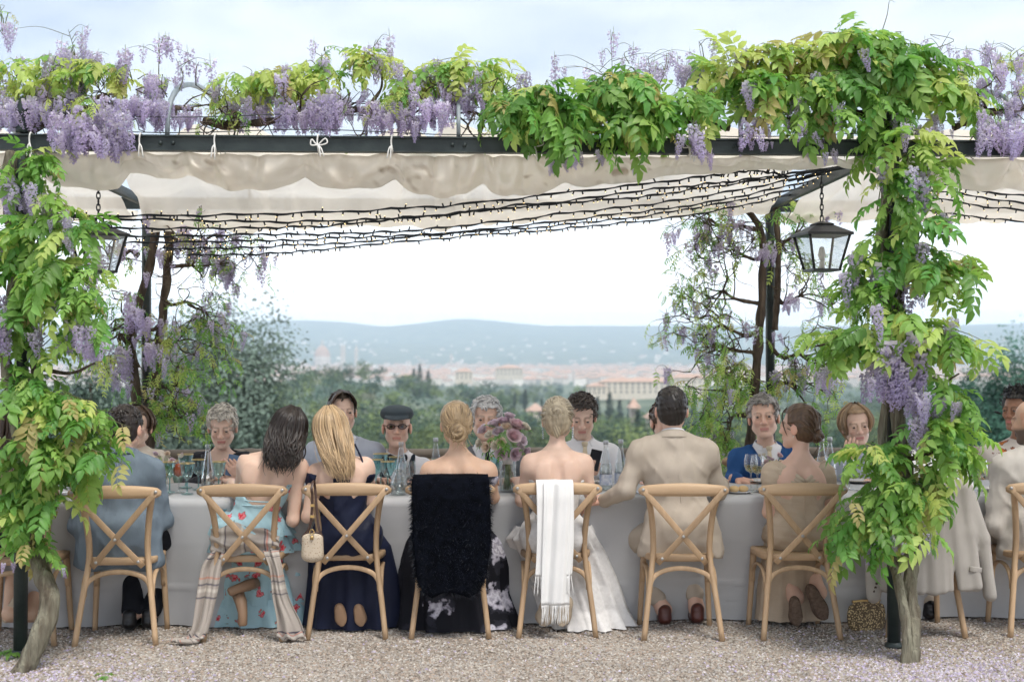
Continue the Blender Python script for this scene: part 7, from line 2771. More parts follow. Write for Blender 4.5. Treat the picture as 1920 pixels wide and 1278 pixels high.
# -- person with black curls at the end
m_orange = print_mat('orange_print', (.62, .55, .48), [(0, (.55, .12, .04)), (.2, (.60, .20, .05)), (.35, (.15, .06, .05)), (.42, (.62, .55, .48)), (1, (.62, .55, .48))], 14, .7, distort=.1)
p = Person('person with black curly hair in an orange patterned top beyond the bald guest', True, head=(1908, 770), neck=(1908, 826), sh=((1855, 850), (1950, 850)), hip=1905, el=((1868, 915), (1980, 915)), wr=((1890, 905, 8.62), (1945, 905, 8.62)), fem=True, s=.98, skin='dark', group=GF, turn=(-55, 0, 0))
p.body(brow=(.02, .015, .01))
shirt(p, m_orange, name='top')
b = MB()
p.cap(b, (.012, .010, .009), grow=.02, amp=.012, nape=-.1)
g = np.random.default_rng(77)
for k in range(150):
    d = g.normal(size=3)
    d /= np.linalg.norm(d)
    if d[1] > .45 and d[2] < .6:
        continue
    c = p.hp(*(np.array((0, -.016, .036)) + d * np.array((.11, .12, .115)) * g.uniform(.9, 1.25)))
    a = np.linspace(0, 9, 14)
    ex, ey = g.normal(size=3), g.normal(size=3)
    P = c + .014 * (np.cos(a)[:, None] * ex / np.linalg.norm(ex) + np.sin(a)[:, None] * ey / np.linalg.norm(ey)) + np.outer(a - 4, d) * .003
    b.tube(P, .004, 4, c=(.014, .011, .010), cap=False)
p.part('hair', b, m_hair)
# ------------------------------------------------------------------ things on chairs, on the ground and on the table
CY0 = 7.40
# black fur over the rail
m_fur = mat('black_fur', (.0015, .0018, .003), (.004, .005, .009), scale=30, rough=.8, spec=.03)
cx4, cy4 = CHAIR[4]
fb = MB()


def fur_fn(u, v):
    x = (u - .5)
    kv = np.array([0, .10, .16, .22, .30, 1.0])
    y = np.interp(v, kv, [.075, .035, -.03, -.085, -.105, -.055])
    z = np.interp(v, kv, [.72, .86, .90, .885, .80, .27])
    w = np.interp(v, [0, .2, .6, .85, .95, 1.0], [.40, .415, .42, .38, .31, .20])
    f = .014 * np.sin(7 * u + .8 + v) + .010 * np.sin(13 * u + 5 * v)
    return np.stack([cx4 + x * w + .004, cy4 + y - f - .02 * np.cos(x * 2.6) * (v > .2), z - .05 * np.clip(np.abs(x) - .3, 0, 1) * 2 * (v > .8)], -1)


V, F = sheet(60, 70, fur_fn)
V2, F2 = thicken(V, F, .024)
fb.add(V2, F2)
fo = fb.build('fur_stole', m_fur)
tag(fo, 'black fur stole hung over a chair rail', 'fur')
g = np.random.default_rng(9)
NF = 20000
u = g.random(NF)
vv = g.random(NF)
Pf = fur_fn(u, vv)
Pd = fur_fn(u, np.minimum(vv + .02, 1)) - Pf
Pu = fur_fn(np.minimum(u + .01, 1), vv) - Pf
nn = np.cross(Pu, Pd)
nn /= np.linalg.norm(nn, axis=1, keepdims=True) + 1e-9
nn *= np.sign(-nn[:, 1:2] + .2 * nn[:, 2:3])
edge = (np.minimum(np.minimum(u, 1 - u), 1 - vv) < .03)[:, None]
out = np.stack([np.sign(u - .5), np.zeros(NF), -(vv > .95).astype(float)], 1) * edge
dd = nn * .5 + g.normal(0, .45, (NF, 3)) + np.array([0, 0, -.75]) + out * 1.2
dd /= np.linalg.norm(dd, axis=1, keepdims=True)
sd = np.cross(dd, g.normal(size=(NF, 3)))
sd /= np.linalg.norm(sd, axis=1, keepdims=True)
ln = g.uniform(.020, .046, (NF, 1))
base_ = Pf + nn * .001
Vt = np.stack([base_ - sd * .0036, base_ + sd * .0036, base_ + dd * ln], 1).reshape(-1, 3)
m_tuft = mat('fur_guard_hair', (.004, .006, .011), (.010, .014, .024), scale=9, rough=.42, spec=.35)
o = MB().add(Vt, np.arange(3 * NF).reshape(-1, 3)).build('fur_tufts', m_tuft, fo, False)
o['kind'] = 'stuff'

# white fringed scarf
m_scarf = wool('white_scarf_wool', (.76, .75, .73), (.82, .81, .79), sheen=.2)
cx5, cy5 = CHAIR[5]
sc = thing('scarf', 'white fringed wool scarf folded over a chair rail', 'scarf', (cx5, cy5, 0))


def scarf_fn(x0, x1, zb, dy, ph):
    def fn(u, v):
        kv = np.array([0, .12, .18, .24, .32, 1])
        y = np.interp(v, kv, [.03, .012, -.03, -.07, -.078, -.05]) - dy
        z = np.interp(v, kv, [.66, .85, .888, .873, .80, zb])
        x = x0 + (x1 - x0) * u
        f = .010 * np.sin(u * 9 + ph + v) + .005 * np.sin(u * 19 + 2 * ph + 3 * v)
        return np.stack([x + .012 * np.sin(3 * v + ph) * v, y - f * (v > .1) - .008 * v, z], -1)
    return fn


for (x0, x1, zb, dy, ph) in [(-.125, .08, .36, 0, 0.4), (-.085, .075, .20, .010, 1.7)]:
    fn = scarf_fn(x0, x1, zb, dy, ph)
    V, F = sheet(48, 60, fn)
    V, Fs = thicken(V, F, .004)
    MB().add(V, Fs).build('panel', m_scarf, sc)
    b = MB()
    for k in range(26):
        p0 = fn(np.array((k + .5) / 26), np.array(1.0))
        p1 = p0 + np.array([random.uniform(-.006, .006), random.uniform(-.006, .006), -.05])
        p2 = p1 + np.array([random.uniform(-.01, .01), random.uniform(-.008, .008), -.05 - random.random() * .015])
        b.tube(spline([p0, p1, p2], 7), [.0028, .0026, .0026, .003, .0024, .0022, .0016], 4)
    b.build('fringe', m_scarf, sc)['kind'] = 'stuff'

# striped shawl on the floral guest's chair
m_shawl = mat('striped_shawl_cloth', attr=True, rough=.9, spec=.1, bump=.3, bscale=240, bdist=.004, sheen=.15)
cx2, cy2 = CHAIR[2]
sh = thing('shawl', 'beige striped shawl slung across a chair seat with both ends on the gravel', 'shawl', (cx2, cy2, 0))


def stripe(v, L_):
    s = v * L_
    C = np.tile(np.array((.37, .325, .285)), (len(s), 1))
    for c0, w, col in [(.10, .012, (.07, .06, .08)), (.13, .007, (.50, .18, .14)), (.16, .03, (.48, .44, .39)), (.20, .010, (.08, .07, .09)), (.36, .012, (.45, .22, .16)), (.39, .008, (.10, .09, .11)), (.42, .02, (.50, .455, .40)), (.455, .010, (.10, .09, .11))]:
        for rep in (0, .62):
            C[np.abs(s - c0 - rep) < w * .5] = col
    return C


def shawl_strip(ctrl, width, L_, ph, nm):
    K = np.array(ctrl, float)

    def fn(u, v):
        t = v * (len(K) - 1)
        i = np.arange(len(K))
        Q = spline(K, 60)
        j = np.linspace(0, len(K) - 1, 60)
        x, y, z = [np.interp(t, j, Q[:, a]) for a in range(3)]
        w = np.interp(t, i, width)
        f = .018 * np.sin(u * 8 + ph + 3 * v) + .008 * np.sin(u * 17 + 2.2 * ph - 4 * v)
        return np.stack([x + (u - .5) * w * (1 + .25 * np.sin(7 * v + ph)) + .02 * np.sin(6 * v + 2 * ph), y - f + .02 * np.sin(5 * v + ph), z + .004 * np.sin(u * 22) * (z < .05) + .010 * (z < .05) * (1 + np.sin(u * 15 + ph))], -1)
    V, F = sheet(44, 130, fn)
    C = stripe(np.tile(np.linspace(0, 1, 130), 44), L_)
    V, Fs = thicken(V, F, .004)
    MB().add(V, Fs, np.concatenate([C, C])).build(nm, m_shawl, sh)


shawl_strip([(-.15, .085, .50), (-.17, .055, .47), (-.195, .035, .40), (-.20, .0, .25), (-.21, -.02, .10), (-.235, -.03, .022), (-.29, -.06, .016), (-.36, -.05, .014)], [.05, .07, .09, .11, .12, .13, .11, .06], 1.05, .3, 'end')
shawl_strip([(.14, .085, .52), (.17, .045, .48), (.19, .02, .40), (.20, .0, .25), (.235, -.02, .12), (.26, -.035, .022), (.29, -.055, .016)], [.06, .08, .09, .11, .12, .13, .12], .95, 1.9, 'end')
K_ = []
V, F = sheet(60, 26, lambda u, v: np.stack([-.19 + .38 * u, .085 - .025 * np.sin(np.pi * v) - .012 * np.sin(9 * u + 14 * v) - .02 * np.sin(np.pi * u), .475 + .15 * v * (.8 + .3 * np.sin(3 * u + .5)) + .012 * np.sin(14 * u + 3 * v)], -1))
C = stripe(np.repeat(np.linspace(0, 1, 60), 26), .9)
V, Fs = thicken(V, F, .006)
MB().add(V, Fs, np.concatenate([C, C])).build('middle', m_shawl, sh)

# handbag on the blonde guest's chair
m_canvas_bag = print_mat('monogram_canvas', (.50, .42, .32), [(0, (.24, .16, .11)), (.22, (.30, .20, .14)), (.30, (.50, .42, .32)), (1, (.50, .42, .32))], 95, 1.0)
m_strap = mat('brown_leather', (.055, .028, .020), rough=.4, spec=.4)
m_brass = mat('brass', (.55, .38, .16), rough=.3, metal=.9)
pb = at(586, 1052, 7.33)
bag = thing('handbag', 'small beige patterned handbag with brown strap hanging from a chair', 'handbag', pb)
Fd = Field((-.09, -.05, -.02), (.09, .05, .24), .005)
Fd.cone((-.028, 0, .035), (-.028, 0, .125), .033, .030, .02)
Fd.cone((.028, 0, .035), (.028, 0, .125), .033, .030, .02)
Fd.cone((0, 0, .03), (0, 0, .13), .034, .030, .02)
MB().add(*Fd.mesh()).build('body', m_canvas_bag, bag)
b = MB()
b.tube(spline([(-.056, 0, .135), (-.03, -.012, .158), (.03, -.012, .158), (.056, 0, .135)], 16), .0055, 6)
b.build('zip', m_strap, bag)
b = MB()
b.lathe([(.0001, .012), (.010, .008), (.010, -.008), (.0001, -.012)], 8, (0, -.036, .135))
b.tube(np.stack([.012 * np.cos(np.linspace(0, 6.28, 13)), np.full(13, -.034), .165 + .014 * np.sin(np.linspace(0, 6.28, 13))], 1), .0028, 5)
b.build('clasp', m_brass, bag)
zt = .895 - pb[2]
b = MB()
P = spline([(-.05, .0, .135), (-.012, -.008, .20), (.0, -.012, .35), (-.004, -.02, zt - .04), (.002, .02, zt - .002), (.006, .06, zt - .035), (.012, .05, .34), (.03, .01, .20), (.05, 0, .135)], 60)
sweep(b, P, .014, .005, up=(0, -1, .1))
b.build('strap', m_strap, bag)
for q in (.30, .24):
    b = MB()
    b.box((-.011, -.018, q), (.011, -.008, q + .014))
    b.build('buckle', m_brass, bag, False)

# jacket spread over the chair beside the vine post
cx8, cy8 = CHAIR[8]
Fj = Field((-.50, -.20, .10), (.50, .25, 1.0), .009)


def fl(a, b_, ra, rb, k=.05):
    Fj.cone(np.array(a), np.array(b_), ra, rb, k)


for q in (-1, 1):
    fl((0, -.045, .865), (q * .17, -.035, .845), .030, .032)
    fl((q * .17, -.04, .84), (q * .22, -.05, .60), .040, .040)
    for j in range(6):
        fl((q * (.034 * j + .012), -.058, .845), (q * (.046 * j + .016), -.088 - .006 * (j % 2), .275 + .006 * j), .024, .022, .03)
    fl((q * .21, -.05, .60), (q * .255, -.08, .31), .030, .026)
    fl((q * .20, -.02, .83), (q * .30, -.03, .56), .052, .046, .03)
    fl((q * .30, -.03, .56), (q * (.335 if q > 0 else .315), -.05, .25), .046, .038, .02)
m_ = np.abs(Fj.d) < .03
Gp = Fj.grid()
Fj.d[m_] += (.008 * wob(Gp[m_] * np.array([20, 8, 4]), 1.0, 6, 6))
V, Q = Fj.mesh()
jk = thing('suit_jacket', 'pale sand suit jacket spread over a chair behind the vine stems', 'jacket', (cx8, cy8, 0))
m_jk = wool('pale_sand_wool', (.33, .305, .275), (.385, .355, .32))
MB().add(V, Q).build('cloth', m_jk, jk)
b = MB()
sweep(b, [(.20, -.115, .405), (.235, -.112, .40), (.27, -.105, .395)], .008, .030)
b.build('pocket_flap', m_jk, jk)
b = MB()
tube_ring(b, (0, -.02, .875), .085, .05, .016, math.pi * .95, math.pi * 2.05)
b.build('collar', m_jk, jk)
for k in range(3):
    b = MB()
    b.lathe([(.0001, .004), (.008, .003), (.008, -.003), (.0001, -.004)], 8)
    bo = b.build('button', m_strap, jk)
    bo.location = (-.325 + .006 * k, -.088, .28 + .022 * k)
    bo.rotation_euler = (math.pi / 2, 0, 0)

# gold clutch on the gravel
m_gold = print_mat('gold_weave', (.55, .42, .22), [(0, (.66, .52, .28)), (.30, (.52, .39, .20)), (.50, (.12, .085, .05)), (1, (.10, .07, .04))], 95, 1.0, rough=.45, stretch=(1, 1, 1))
pc = atz(1634, 1182, 0)
cl = thing('clutch_bag', 'gold and black woven clutch bag standing on the gravel by the vine stems', 'bag', (pc[0] - .02, 7.62, 0), .25)
V, F = sheet(40, 14, lambda u, v: np.stack([np.sign(np.cos(6.283 * u)) * np.abs(np.cos(6.283 * u)) ** .5 * (.088 + .035 * np.sin(np.pi * (1 - v)) ** .5 * (v < .9)), .028 * np.sign(np.sin(6.283 * u)) * np.abs(np.sin(6.283 * u)) ** .5 * (1 - .7 * v), .165 * v + 0 * u], -1), True)
MB().add(V, F).build('body', m_gold, cl)
b = MB()
b.tube([(-.09, 0, .166), (0, 0, .168), (.09, 0, .166)], .008, 8)
b.build('clasp', m_brass, cl)

# ---- tableware
m_clear = glassmat('clear_glass', (.93, .95, .95), .10)
m_teal = glassmat('teal_glass', (.55, .80, .80), .10)
m_water = glassmat('water', (.90, .94, .94), .04)
m_rim = mat('gold_rim', (.62, .46, .20), rough=.3, metal=.8)
m_wine = glassmat('white_wine', (.88, .82, .42), .05)
m_spritz = mat('orange_spritz', (.80, .16, .03), rough=.2, spec=.4, transl=.4, tcol=(.9, .25, .05))
m_china = mat('white_china', (.78, .77, .75), rough=.2, spec=.5)
m_silver = mat('cutlery_steel', (.55, .55, .55), rough=.25, metal=.9)
m_label = mat('bottle_label', (.72, .74, .78), (.35, .40, .55), scale=40, rough=.7)
m_capm = mat('silver_cap', (.45, .46, .48), rough=.35, metal=.7)
ZT = TZ + .002


def dup(proto, px, Y, label, group=None, rz=0.0, s=1.0, first=[set()]):
    key = proto.name
    o = proto if key not in first[0] else copy_tree(proto)
    first[0].add(key)
    x = at(px, 900, Y)[0]
    o.location = (x, Y, ZT)
    o.rotation_euler = (0, 0, rz)
    o.scale = (s, s, s)
    return tag(o, label, None, group)


def stemware(name, cat, bowl, mat_, stem=.09, rim=None, liquid=None, lm=None):
    t = thing(name, name, cat)
    prof = [(.0001, .0), (.036, .001), (.036, .003), (.006, .008), (.0045, .02), (.0045, stem - .005)] + [(r, stem + z) for r, z in bowl]
    b = MB()
    b.lathe(prof, 20)
    b.build('glass', mat_, t)
    if rim:
        b = MB()
        r, z = bowl[-1]
        tube_ring(b, (0, 0, stem + z), r, r, .0022, 0, 2 * math.pi, n=25)
        b.build('rim', rim, t)
    if liquid:
        b = MB()
        b.lathe([(.0001, stem + .004)] + [(r, stem + z) for r, z in liquid] + [(.0001, stem + liquid[-1][1])], 18)
        b.build('drink', lm, t)
    return t


gob = stemware('goblet', 'glass', [(.008, .002), (.024, .012), (.034, .035), (.038, .065), (.042, .095)], m_teal, .085, m_rim)
win = stemware('wine_glass', 'glass', [(.008, .002), (.028, .014), (.038, .04), (.038, .07), (.031, .105)], m_clear, .095, None, [(.026, .013), (.0355, .036), (.0365, .045)], m_wine)
spz = stemware('spritz_glass', 'glass', [(.008, .002), (.028, .014), (.039, .04), (.040, .07), (.034, .10)], m_clear, .09, None, [(.026, .013), (.037, .04), (.038, .068), (.036, .08)], m_spritz)
wat = stemware('water_glass', 'glass', [(.008, .002), (.028, .014), (.038, .04), (.038, .07), (.031, .105)], m_clear, .08)

bt = thing('bottle', 'bottle', 'bottle')
b = MB()
b.lathe([(.0001, 0), (.036, .001), (.039, .006), (.039, .115), (.036, .145), (.026, .19), (.017, .235), (.0135, .262), (.0135, .282), (.0155, .284), (.0155, .292), (.0135, .294)], 20)
b.build('glass', m_clear, bt)
b = MB()
b.lathe([(.0001, .004), (.0355, .005), (.0365, .01), (.0365, .112), (.030, .16), (.0001, .161)], 18)
b.build('water', m_water, bt)
b = MB()
b.lathe([(.0398, .035), (.0398, .10)], 20)
b.build('label', m_label, bt)
b = MB()
b.lathe([(.0155, .280), (.0162, .281), (.0162, .302), (.014, .305), (.0001, .305)], 16)
b.build('cap', m_capm, bt)
ot = thing('open_bottle', 'bottle', 'bottle')
b = MB()
b.lathe([(.0001, 0), (.037, .001), (.040, .006), (.040, .10), (.036, .14), (.026, .19), (.017, .235), (.0135, .262), (.0135, .282), (.0155, .284), (.0155, .296), (.0125, .298)], 20)
b.build('glass', glassmat('frosted_glass', (.80, .84, .86), .22), ot)
b = MB()
b.lathe([(.0001, .004), (.036, .005), (.0375, .01), (.0375, .098), (.034, .13), (.0001, .131)], 18)
b.build('water', m_water, ot)

for px, Y, lab in [(318, 8.12, 'teal goblet with gold rim beside the orange spritz'), (351, 8.02, 'teal goblet with gold rim in front, left of the clear bottle'), (348, 8.42, 'tall teal goblet with gold rim behind the other goblets near the spritz'), (372, 8.30, 'teal goblet with gold rim directly behind the clear bottle'), (410, 8.12, 'teal goblet with gold rim in front of the phone hands'),
                   (705, 8.25, 'teal goblet with gold rim before the cap wearer, at the blonde guest\'s shoulder'), (714, 8.42, 'tall teal goblet with gold rim behind others before the waistcoat'), (727, 8.10, 'teal goblet with gold rim in front of the waistcoat'), (742, 8.45, 'teal goblet with gold rim half behind the water bottle'), (932, 8.50, 'teal goblet with gold rim behind the vase')]:
    dup(gob, px, Y, lab, 'teal goblets', s=1.15 if 'tall' in lab else 1.02)
dup(spz, 335, 8.14, 'orange spritz in a stemmed glass among the teal goblets')
for px, Y, lab in [(1408, 8.12, 'glass of white wine before the blue suit'), (1420, 8.02, 'second glass of white wine in front of the first')]:
    dup(win, px, Y, lab, 'white wine glasses', s=1.1)
for px, Y, lab in [(757, 8.0, 'clear stemmed water glass by the small carafe'), (768, 8.12, 'clear round stemmed glass beside the fur-draped chair'), (1592, 8.12, 'clear glass in front of the smiling blonde guest'), (1840, 8.05, 'clear glass of the bald guest'), (1700, 8.2, 'clear glass behind the vine stems')]:
    dup(wat, px, Y, lab, 'clear glasses')
dup(ot, 390, 7.98, 'open clear water bottle in front of the grey-cropped guest')
dup(ot, 752, 8.16, 'open clear water bottle in front of the waistcoat')
for px, Y, lab in [(817, 8.45, 'capped water bottle between waistcoat and blonde bun'), (1136, 8.14, 'capped water bottle in front of the champagne tie'), (1164, 8.22, 'capped water bottle beside the sand-coloured suit'), (1541, 8.35, 'capped water bottle beside the brown bun'), (1556, 8.42, 'capped water bottle next to the smiling blonde guest')]:
    dup(bt, px, Y, lab, 'capped water bottles')
ca = thing('carafe', 'small round clear carafe of water beside the fur-draped chair', 'carafe')
b = MB()
b.lathe([(.0001, 0), (.045, .001), (.050, .01), (.050, .07), (.038, .10), (.026, .125), (.03, .15)], 20)
b.build('glass', m_clear, ca)
b = MB()
b.lathe([(.0001, .005), (.046, .006), (.047, .065), (.0001, .066)], 18)
b.build('water', m_water, ca)
ca.location = (at(748, 900, 7.94)[0], 7.94, ZT)

# place settings: plate, fork, knife
pl = thing('plate', 'plate', 'plate')
b = MB()
b.lathe([(.0001, .004), (.07, .004), (.085, .008), (.118, .016), (.120, .018), (.118, .019), (.084, .011), (.0001, .007)], 32)
b.build('dish', m_china, pl)
b = MB()
b.lathe([(.119, .0185), (.1205, .0195), (.1185, .0200), (.117, .0192)], 32)
b.build('rim', m_rim, pl)
NEARX = ['hidden guest', 'guest in blue-grey', 'guest in floral dress', 'blonde guest in navy', 'guest with the fur', 'bride', 'guest in sand suit', 'guest in beige dress', 'guest in white shirt', 'bald guest']
for i, (x, y) in enumerate(CHAIR):
    o = pl if i == 0 else copy_tree(pl)
    o.location = (x, 7.98, ZT)
    tag(o, 'white china plate with gold edge laid for the ' + NEARX[i], 'plate', 'plates on the table')
FARX = [(258, 'brown-haired guest'), (417, 'guest with the phone'), (642, 'guest with parted hair'), (746, 'cap wearer'), (913, 'white-haired guest'), (1094, 'guest in champagne tie'), (1250, 'guest hidden by the groom'), (1436, 'guest in the blue suit'), (1608, 'smiling blonde guest'), (1915, 'curly haired guest')]
for px, nm in FARX:
    o = copy_tree(pl)
    o.location = (at(px, 900, 8.58)[0], 8.58, ZT)
    tag(o, 'white china plate with gold edge laid for the ' + nm, 'plate', 'plates on the table')


def fork_mesh():
    b = MB()
    sweep(b, [(0, 0, .004), (0, .06, .005), (0, .12, .004), (0, .135, .006)], [.010, .007, .006, .018], .003)
    for k in range(4):
        x = -.009 + .006 * k
        b.tube([(x, .135, .006), (x, .16, .009), (x, .18, .006)], .0016, 4)
    return b.mesh('fork', m_silver)


def knife_mesh():
    b = MB()
    sweep(b, [(0, 0, .004), (0, .09, .005), (0, .10, .004), (0, .19, .003), (0, .205, .003)], [.011, .011, .010, .015, .003], .003)
    return b.mesh('knife', m_silver)


fm, km = fork_mesh(), knife_mesh()
CUT = [(x - .17, 7.86, NEARX[i]) for i, (x, y) in enumerate(CHAIR)]
for i, (x, y, nm) in enumerate(CUT):
    for k in range(2):
        o = link('fork', fm)
        o.location = (x - .03 * k, y, ZT)
        tag(o, ('inner' if k == 0 else 'outer') + ' steel fork beside the plate of the ' + nm, 'fork', 'forks on the table')
    o = link('knife', km)
    o.location = (x + .33, y, ZT)
    tag(o, 'steel knife beside the plate of the ' + nm, 'knife', 'knives on the table')
# bread rolls in front of the blue suit
m_roll = mat('bread_roll', (.62, .42, .20), (.74, .55, .30), scale=14, rough=.8)
dp = thing('side_plate', 'small plate with a gold rim holding two bread rolls', 'plate')
b = MB()
b.lathe([(.0001, .003), (.045, .003), (.07, .010), (.071, .012), (.0001, .006)], 28)
b.build('dish', m_china, dp)
dp.location = (at(1385, 900, 7.93)[0], 7.93, ZT)
for k, dx in enumerate((-.028, .03)):
    b = MB()
    F = Field((-.05, -.05, -.01), (.05, .05, .06), .005)
    F.ell((0, 0, .018), (.032, .028, .020), None, .01)
    V, Q = F.mesh()
    o = MB().add(V, Q).build('bread_roll', m_roll)
    o.location = (dp.location.x + dx, 7.93 + .01 * k, ZT + .008)
    tag(o, ('round bread roll nearer the wine glasses' if k else 'round bread roll nearer the sand-coloured suit') + ' on the small plate', 'bread roll', 'bread rolls')
# phones
m_screen = mat('phone_glass', (.05, .07, .10), rough=.15, spec=.5)
m_case = mat('phone_case', (.10, .16, .26), rough=.4)
for (px, py, Y, lab, rz) in [(436, 872, 8.64, 'blue-grey phone in the hands of the grey-cropped guest', .2), (1115, 862, 8.66, 'black phone held by the guest with the champagne tie', -.2)]:
    t = thing('phone', lab, 'phone', at(px, py, Y), rz)
    b = MB()
    b.box((-.036, -.004, -.07), (.036, .003, .07))
    b.build('case', m_case if 'blue' in lab else m_suit_black, t, False, .004)
    b = MB()
    b.box((-.033, .0032, -.066), (.033, .005, .066))
    b.build('screen', m_screen, t, False)
    t.rotation_euler = (math.radians(-18), math.radians(12), rz)

# ---- flowers on the table
m_rose = mat('petal', attr=True, rough=.75, spec=.15, transl=.2)
m_stem = mat('cut_stem', (.14, .24, .06), (.22, .32, .10), scale=20, rough=.6)
m_bleaf = MATS['leaf_green']


def rose(r, n, seed, c0, c1, full=.38):
    """A full flower: rings of cupped petals round a core."""
    g = np.random.default_rng(seed)
    b = MB()
    for ring in range(n):
        q = (ring + 1) / n
        m = 4 + ring * 2
        for k in range(m):
            a = k / m * 6.283 + ring * .7 + g.normal(0, .12)
            rad = r * q * .72
            w = r * (.38 + .32 * q)
            h = r * (1.05 - .35 * q * q) * g.uniform(.9, 1.1)
            lean = .1 + full * q ** 1.8
            o_ = np.array([math.cos(a), math.sin(a), 0])
            t_ = np.array([-o_[1], o_[0], 0])

            def fn(u, v):
                ww = w * np.sin(np.pi * (.18 + .67 * v)) * (u - .5) * 2
                out = rad * (.35 + .65 * v) + lean * r * .55 * v ** 2 - r * .25 * (2 * u - 1) ** 2 * (1 - .5 * v)
                z = h * (v - .35) - .10 * r * (2 * u - 1) ** 2 - lean * r * .22 * v ** 4
                return out[..., None] * o_ + ww[..., None] * t_ + z[..., None] * np.array([0, 0, 1.0])
            V, F = sheet(6, 6, fn)
            col = np.array(c0) * (1 - q) + np.array(c1) * q
            b.add(V, F, col * g.uniform(.9, 1.08))
    return b.mesh('flower', m_rose)


PINK, BLUSH, PEACH, LILAC, CREAM = (.78, .50, .54), (.84, .66, .67), (.84, .66, .50), (.76, .60, .66), (.86, .80, .70)
ROSES = [rose(.045, 5, 1, PINK, BLUSH), rose(.034, 4, 2, LILAC, (.82, .70, .76)), rose(.032, 4, 3, PEACH, (.84, .70, .56)), rose(.028, 4, 4, CREAM, (.84, .78, .66)), rose(.036, 5, 5, (.72, .52, .60), (.78, .64, .70))]
vx, vy = at(952, 900, 8.12)[0], 8.12
vz = thing('vase', 'clear glass vase of water with cut stems on the table', 'vase', (vx, vy, ZT))
b = MB()
b.lathe([(.0001, .0), (.050, .001), (.052, .006), (.052, .175), (.0535, .178)], 24)
b.build('glass', m_clear, vz)
b = MB()
b.lathe([(.0001, .005), (.048, .006), (.048, .12), (.0001, .121)], 20)
b.build('water', m_water, vz)
bq = thing('bouquet', 'round bouquet of pink peonies, lilac and peach roses in the vase', 'bouquet', (vx, vy, ZT))
g = np.random.default_rng(17)
ctr = np.array([at(945, 825, vy)[0] - vx, 0, at(945, 825, vy)[2] - ZT])
for k in range(26):
    a = g.uniform(0, 6.28)
    b = MB()
    b.tube(spline([(g.normal(0, .018), g.normal(0, .018), .01), (.010 * math.cos(a), .010 * math.sin(a), .175), ctr * np.array([.6, 1, .75]) + g.normal(0, .012, 3)], 8), .0028, 5)
    b.build('stem', m_stem, bq)
band = MB()
band.lathe([(.030, .165), (.032, .166), (.032, .205), (.030, .206)], 18)
band.build('ribbon', m_scarf, bq)
SP = [(962, 818, -.075, 0), (935, 810, -.05, 1), (917, 815, -.06, 3), (912, 838, -.07, 2), (940, 850, -.06, 1), (965, 850, -.075, 4), (978, 825, -.05, 1), (968, 797, -.04, 0), (985, 800, -.03, 3), (945, 790, -.02, 4), (925, 795, -.02, 1), (898, 830, -.03, 3), (905, 805, -.02, 1), (955, 780, .0, 1), (940, 830, -.085, 2), (930, 835, -.075, 3), (950, 800, -.06, 2), (985, 850, -.03, 4), (960, 805, .04, 0), (930, 810, .05, 2), (975, 835, .04, 1)]
for (px, py, dy, k) in SP:
    c = at(px, py, vy + dy) - np.array([vx, vy, ZT])
    o = link('flower', ROSES[k], bq)
    d = c - (ctr + np.array([0, .02, -.05]))
    d /= np.linalg.norm(d)
    zq = Vector(d)
    o.rotation_mode = 'QUATERNION'
    o.rotation_quaternion = zq.to_track_quat('Z', 'Y')
    o.location = c
    o.scale = [g.uniform(1.1, 1.32)] * 3
for k in range(16):
    d = g.normal(size=3)
    d /= np.linalg.norm(d)
    d[2] = -abs(d[2]) * .4 if k < 10 else abs(d[2])
    o = link('leaf', YLEAF[0][k % 4], bq)
    place(o, ctr + d * .06, d + np.array([0, -.3, 0]), (0, 0, 1), .75)
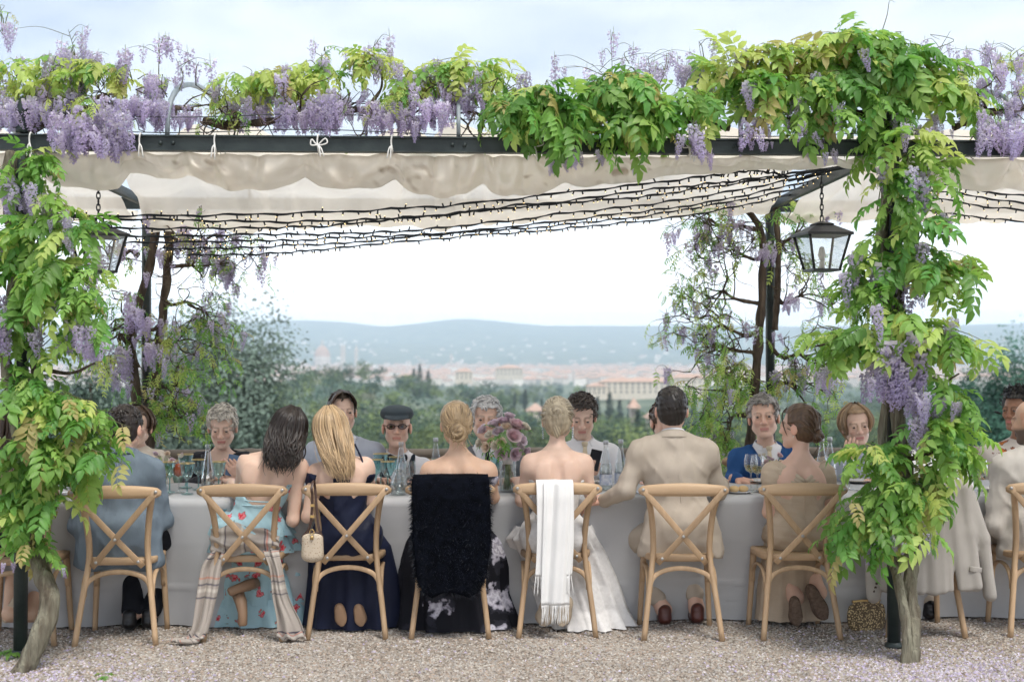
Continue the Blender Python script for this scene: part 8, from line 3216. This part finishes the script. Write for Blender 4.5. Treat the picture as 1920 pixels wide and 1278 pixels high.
for k in range(0):
    o = link('sprig', RAC_SP[k % 3], bq)
    d = np.array([g.normal(), g.normal() - .3, 1.2])
    place(o, ctr + d / np.linalg.norm(d) * .11, np.cross(d, (1, .2, 0)), -d, .42)
for (px, py, Y, sd_, lab, w_) in [(305, 862, 8.30, 31, 'low mixed posy of wild flowers behind the spritz glass', .06), (1462, 866, 8.22, 32, 'low pink and lilac posy between the wine glasses and the beige dress', .07), (1735, 862, 8.4, 33, 'low posy of flowers behind the vine stems', .06)]:
    gg = np.random.default_rng(sd_)
    c = at(px, py, Y)
    t = thing('posy', lab, 'flowers', (c[0], Y, ZT))
    b = MB()
    b.lathe([(.0001, 0), (.03, .001), (.036, .03), (.03, .07), (.032, .075)], 16)
    b.build('bowl', m_clear, t)
    for k in range(11):
        d = np.array([gg.normal(0, w_), gg.normal(0, w_ * .7), c[2] - ZT + gg.uniform(-.04, .05)])
        b = MB()
        b.tube(spline([(gg.normal(0, .01), gg.normal(0, .01), .01), d * np.array([.4, .4, .6]), d], 6), .0022, 4)
        b.build('stem', m_stem, t)
        o = link('flower', ROSES[int(gg.integers(5))], t)
        o.location = d
        o.rotation_euler = (gg.normal(-.4, .4), gg.normal(0, .5), gg.uniform(0, 6))
        o.scale = [gg.uniform(.45, .75)] * 3
    for k in range(8):
        o = link('leaf', YLEAF[int(gg.integers(3))][k % 4], t)
        d = np.array([gg.normal(), gg.normal(), gg.uniform(-.2, .8)])
        place(o, np.array([0, 0, c[2] - ZT - .03]), d, (0, 0, 1), .55)

# ---- small green growth on the gravel
for (px, py, n_, s_, lab) in [(30, 1228, 6, .5, 'small green seedling at the foot of the corner post'), (196, 1266, 4, .42, 'fallen green wisteria sprig lying on the gravel')]:
    c = atz(px, py, 0)
    t = thing('weed' if 'seedling' in lab else 'fallen_sprig', lab, 'plant', c)
    for k in range(n_):
        o = link('leaf', LEAF[k % 2][k % 5], t)
        a = k * 2.4
        up_ = .55 if 'seedling' in lab else .12
        place(o, np.array([0, 0, .012]) + g.normal(0, .012, 3) * np.array([1, 1, 0]), (math.cos(a), math.sin(a), up_), (0, 0, 1), s_ * g.uniform(.7, 1.1))
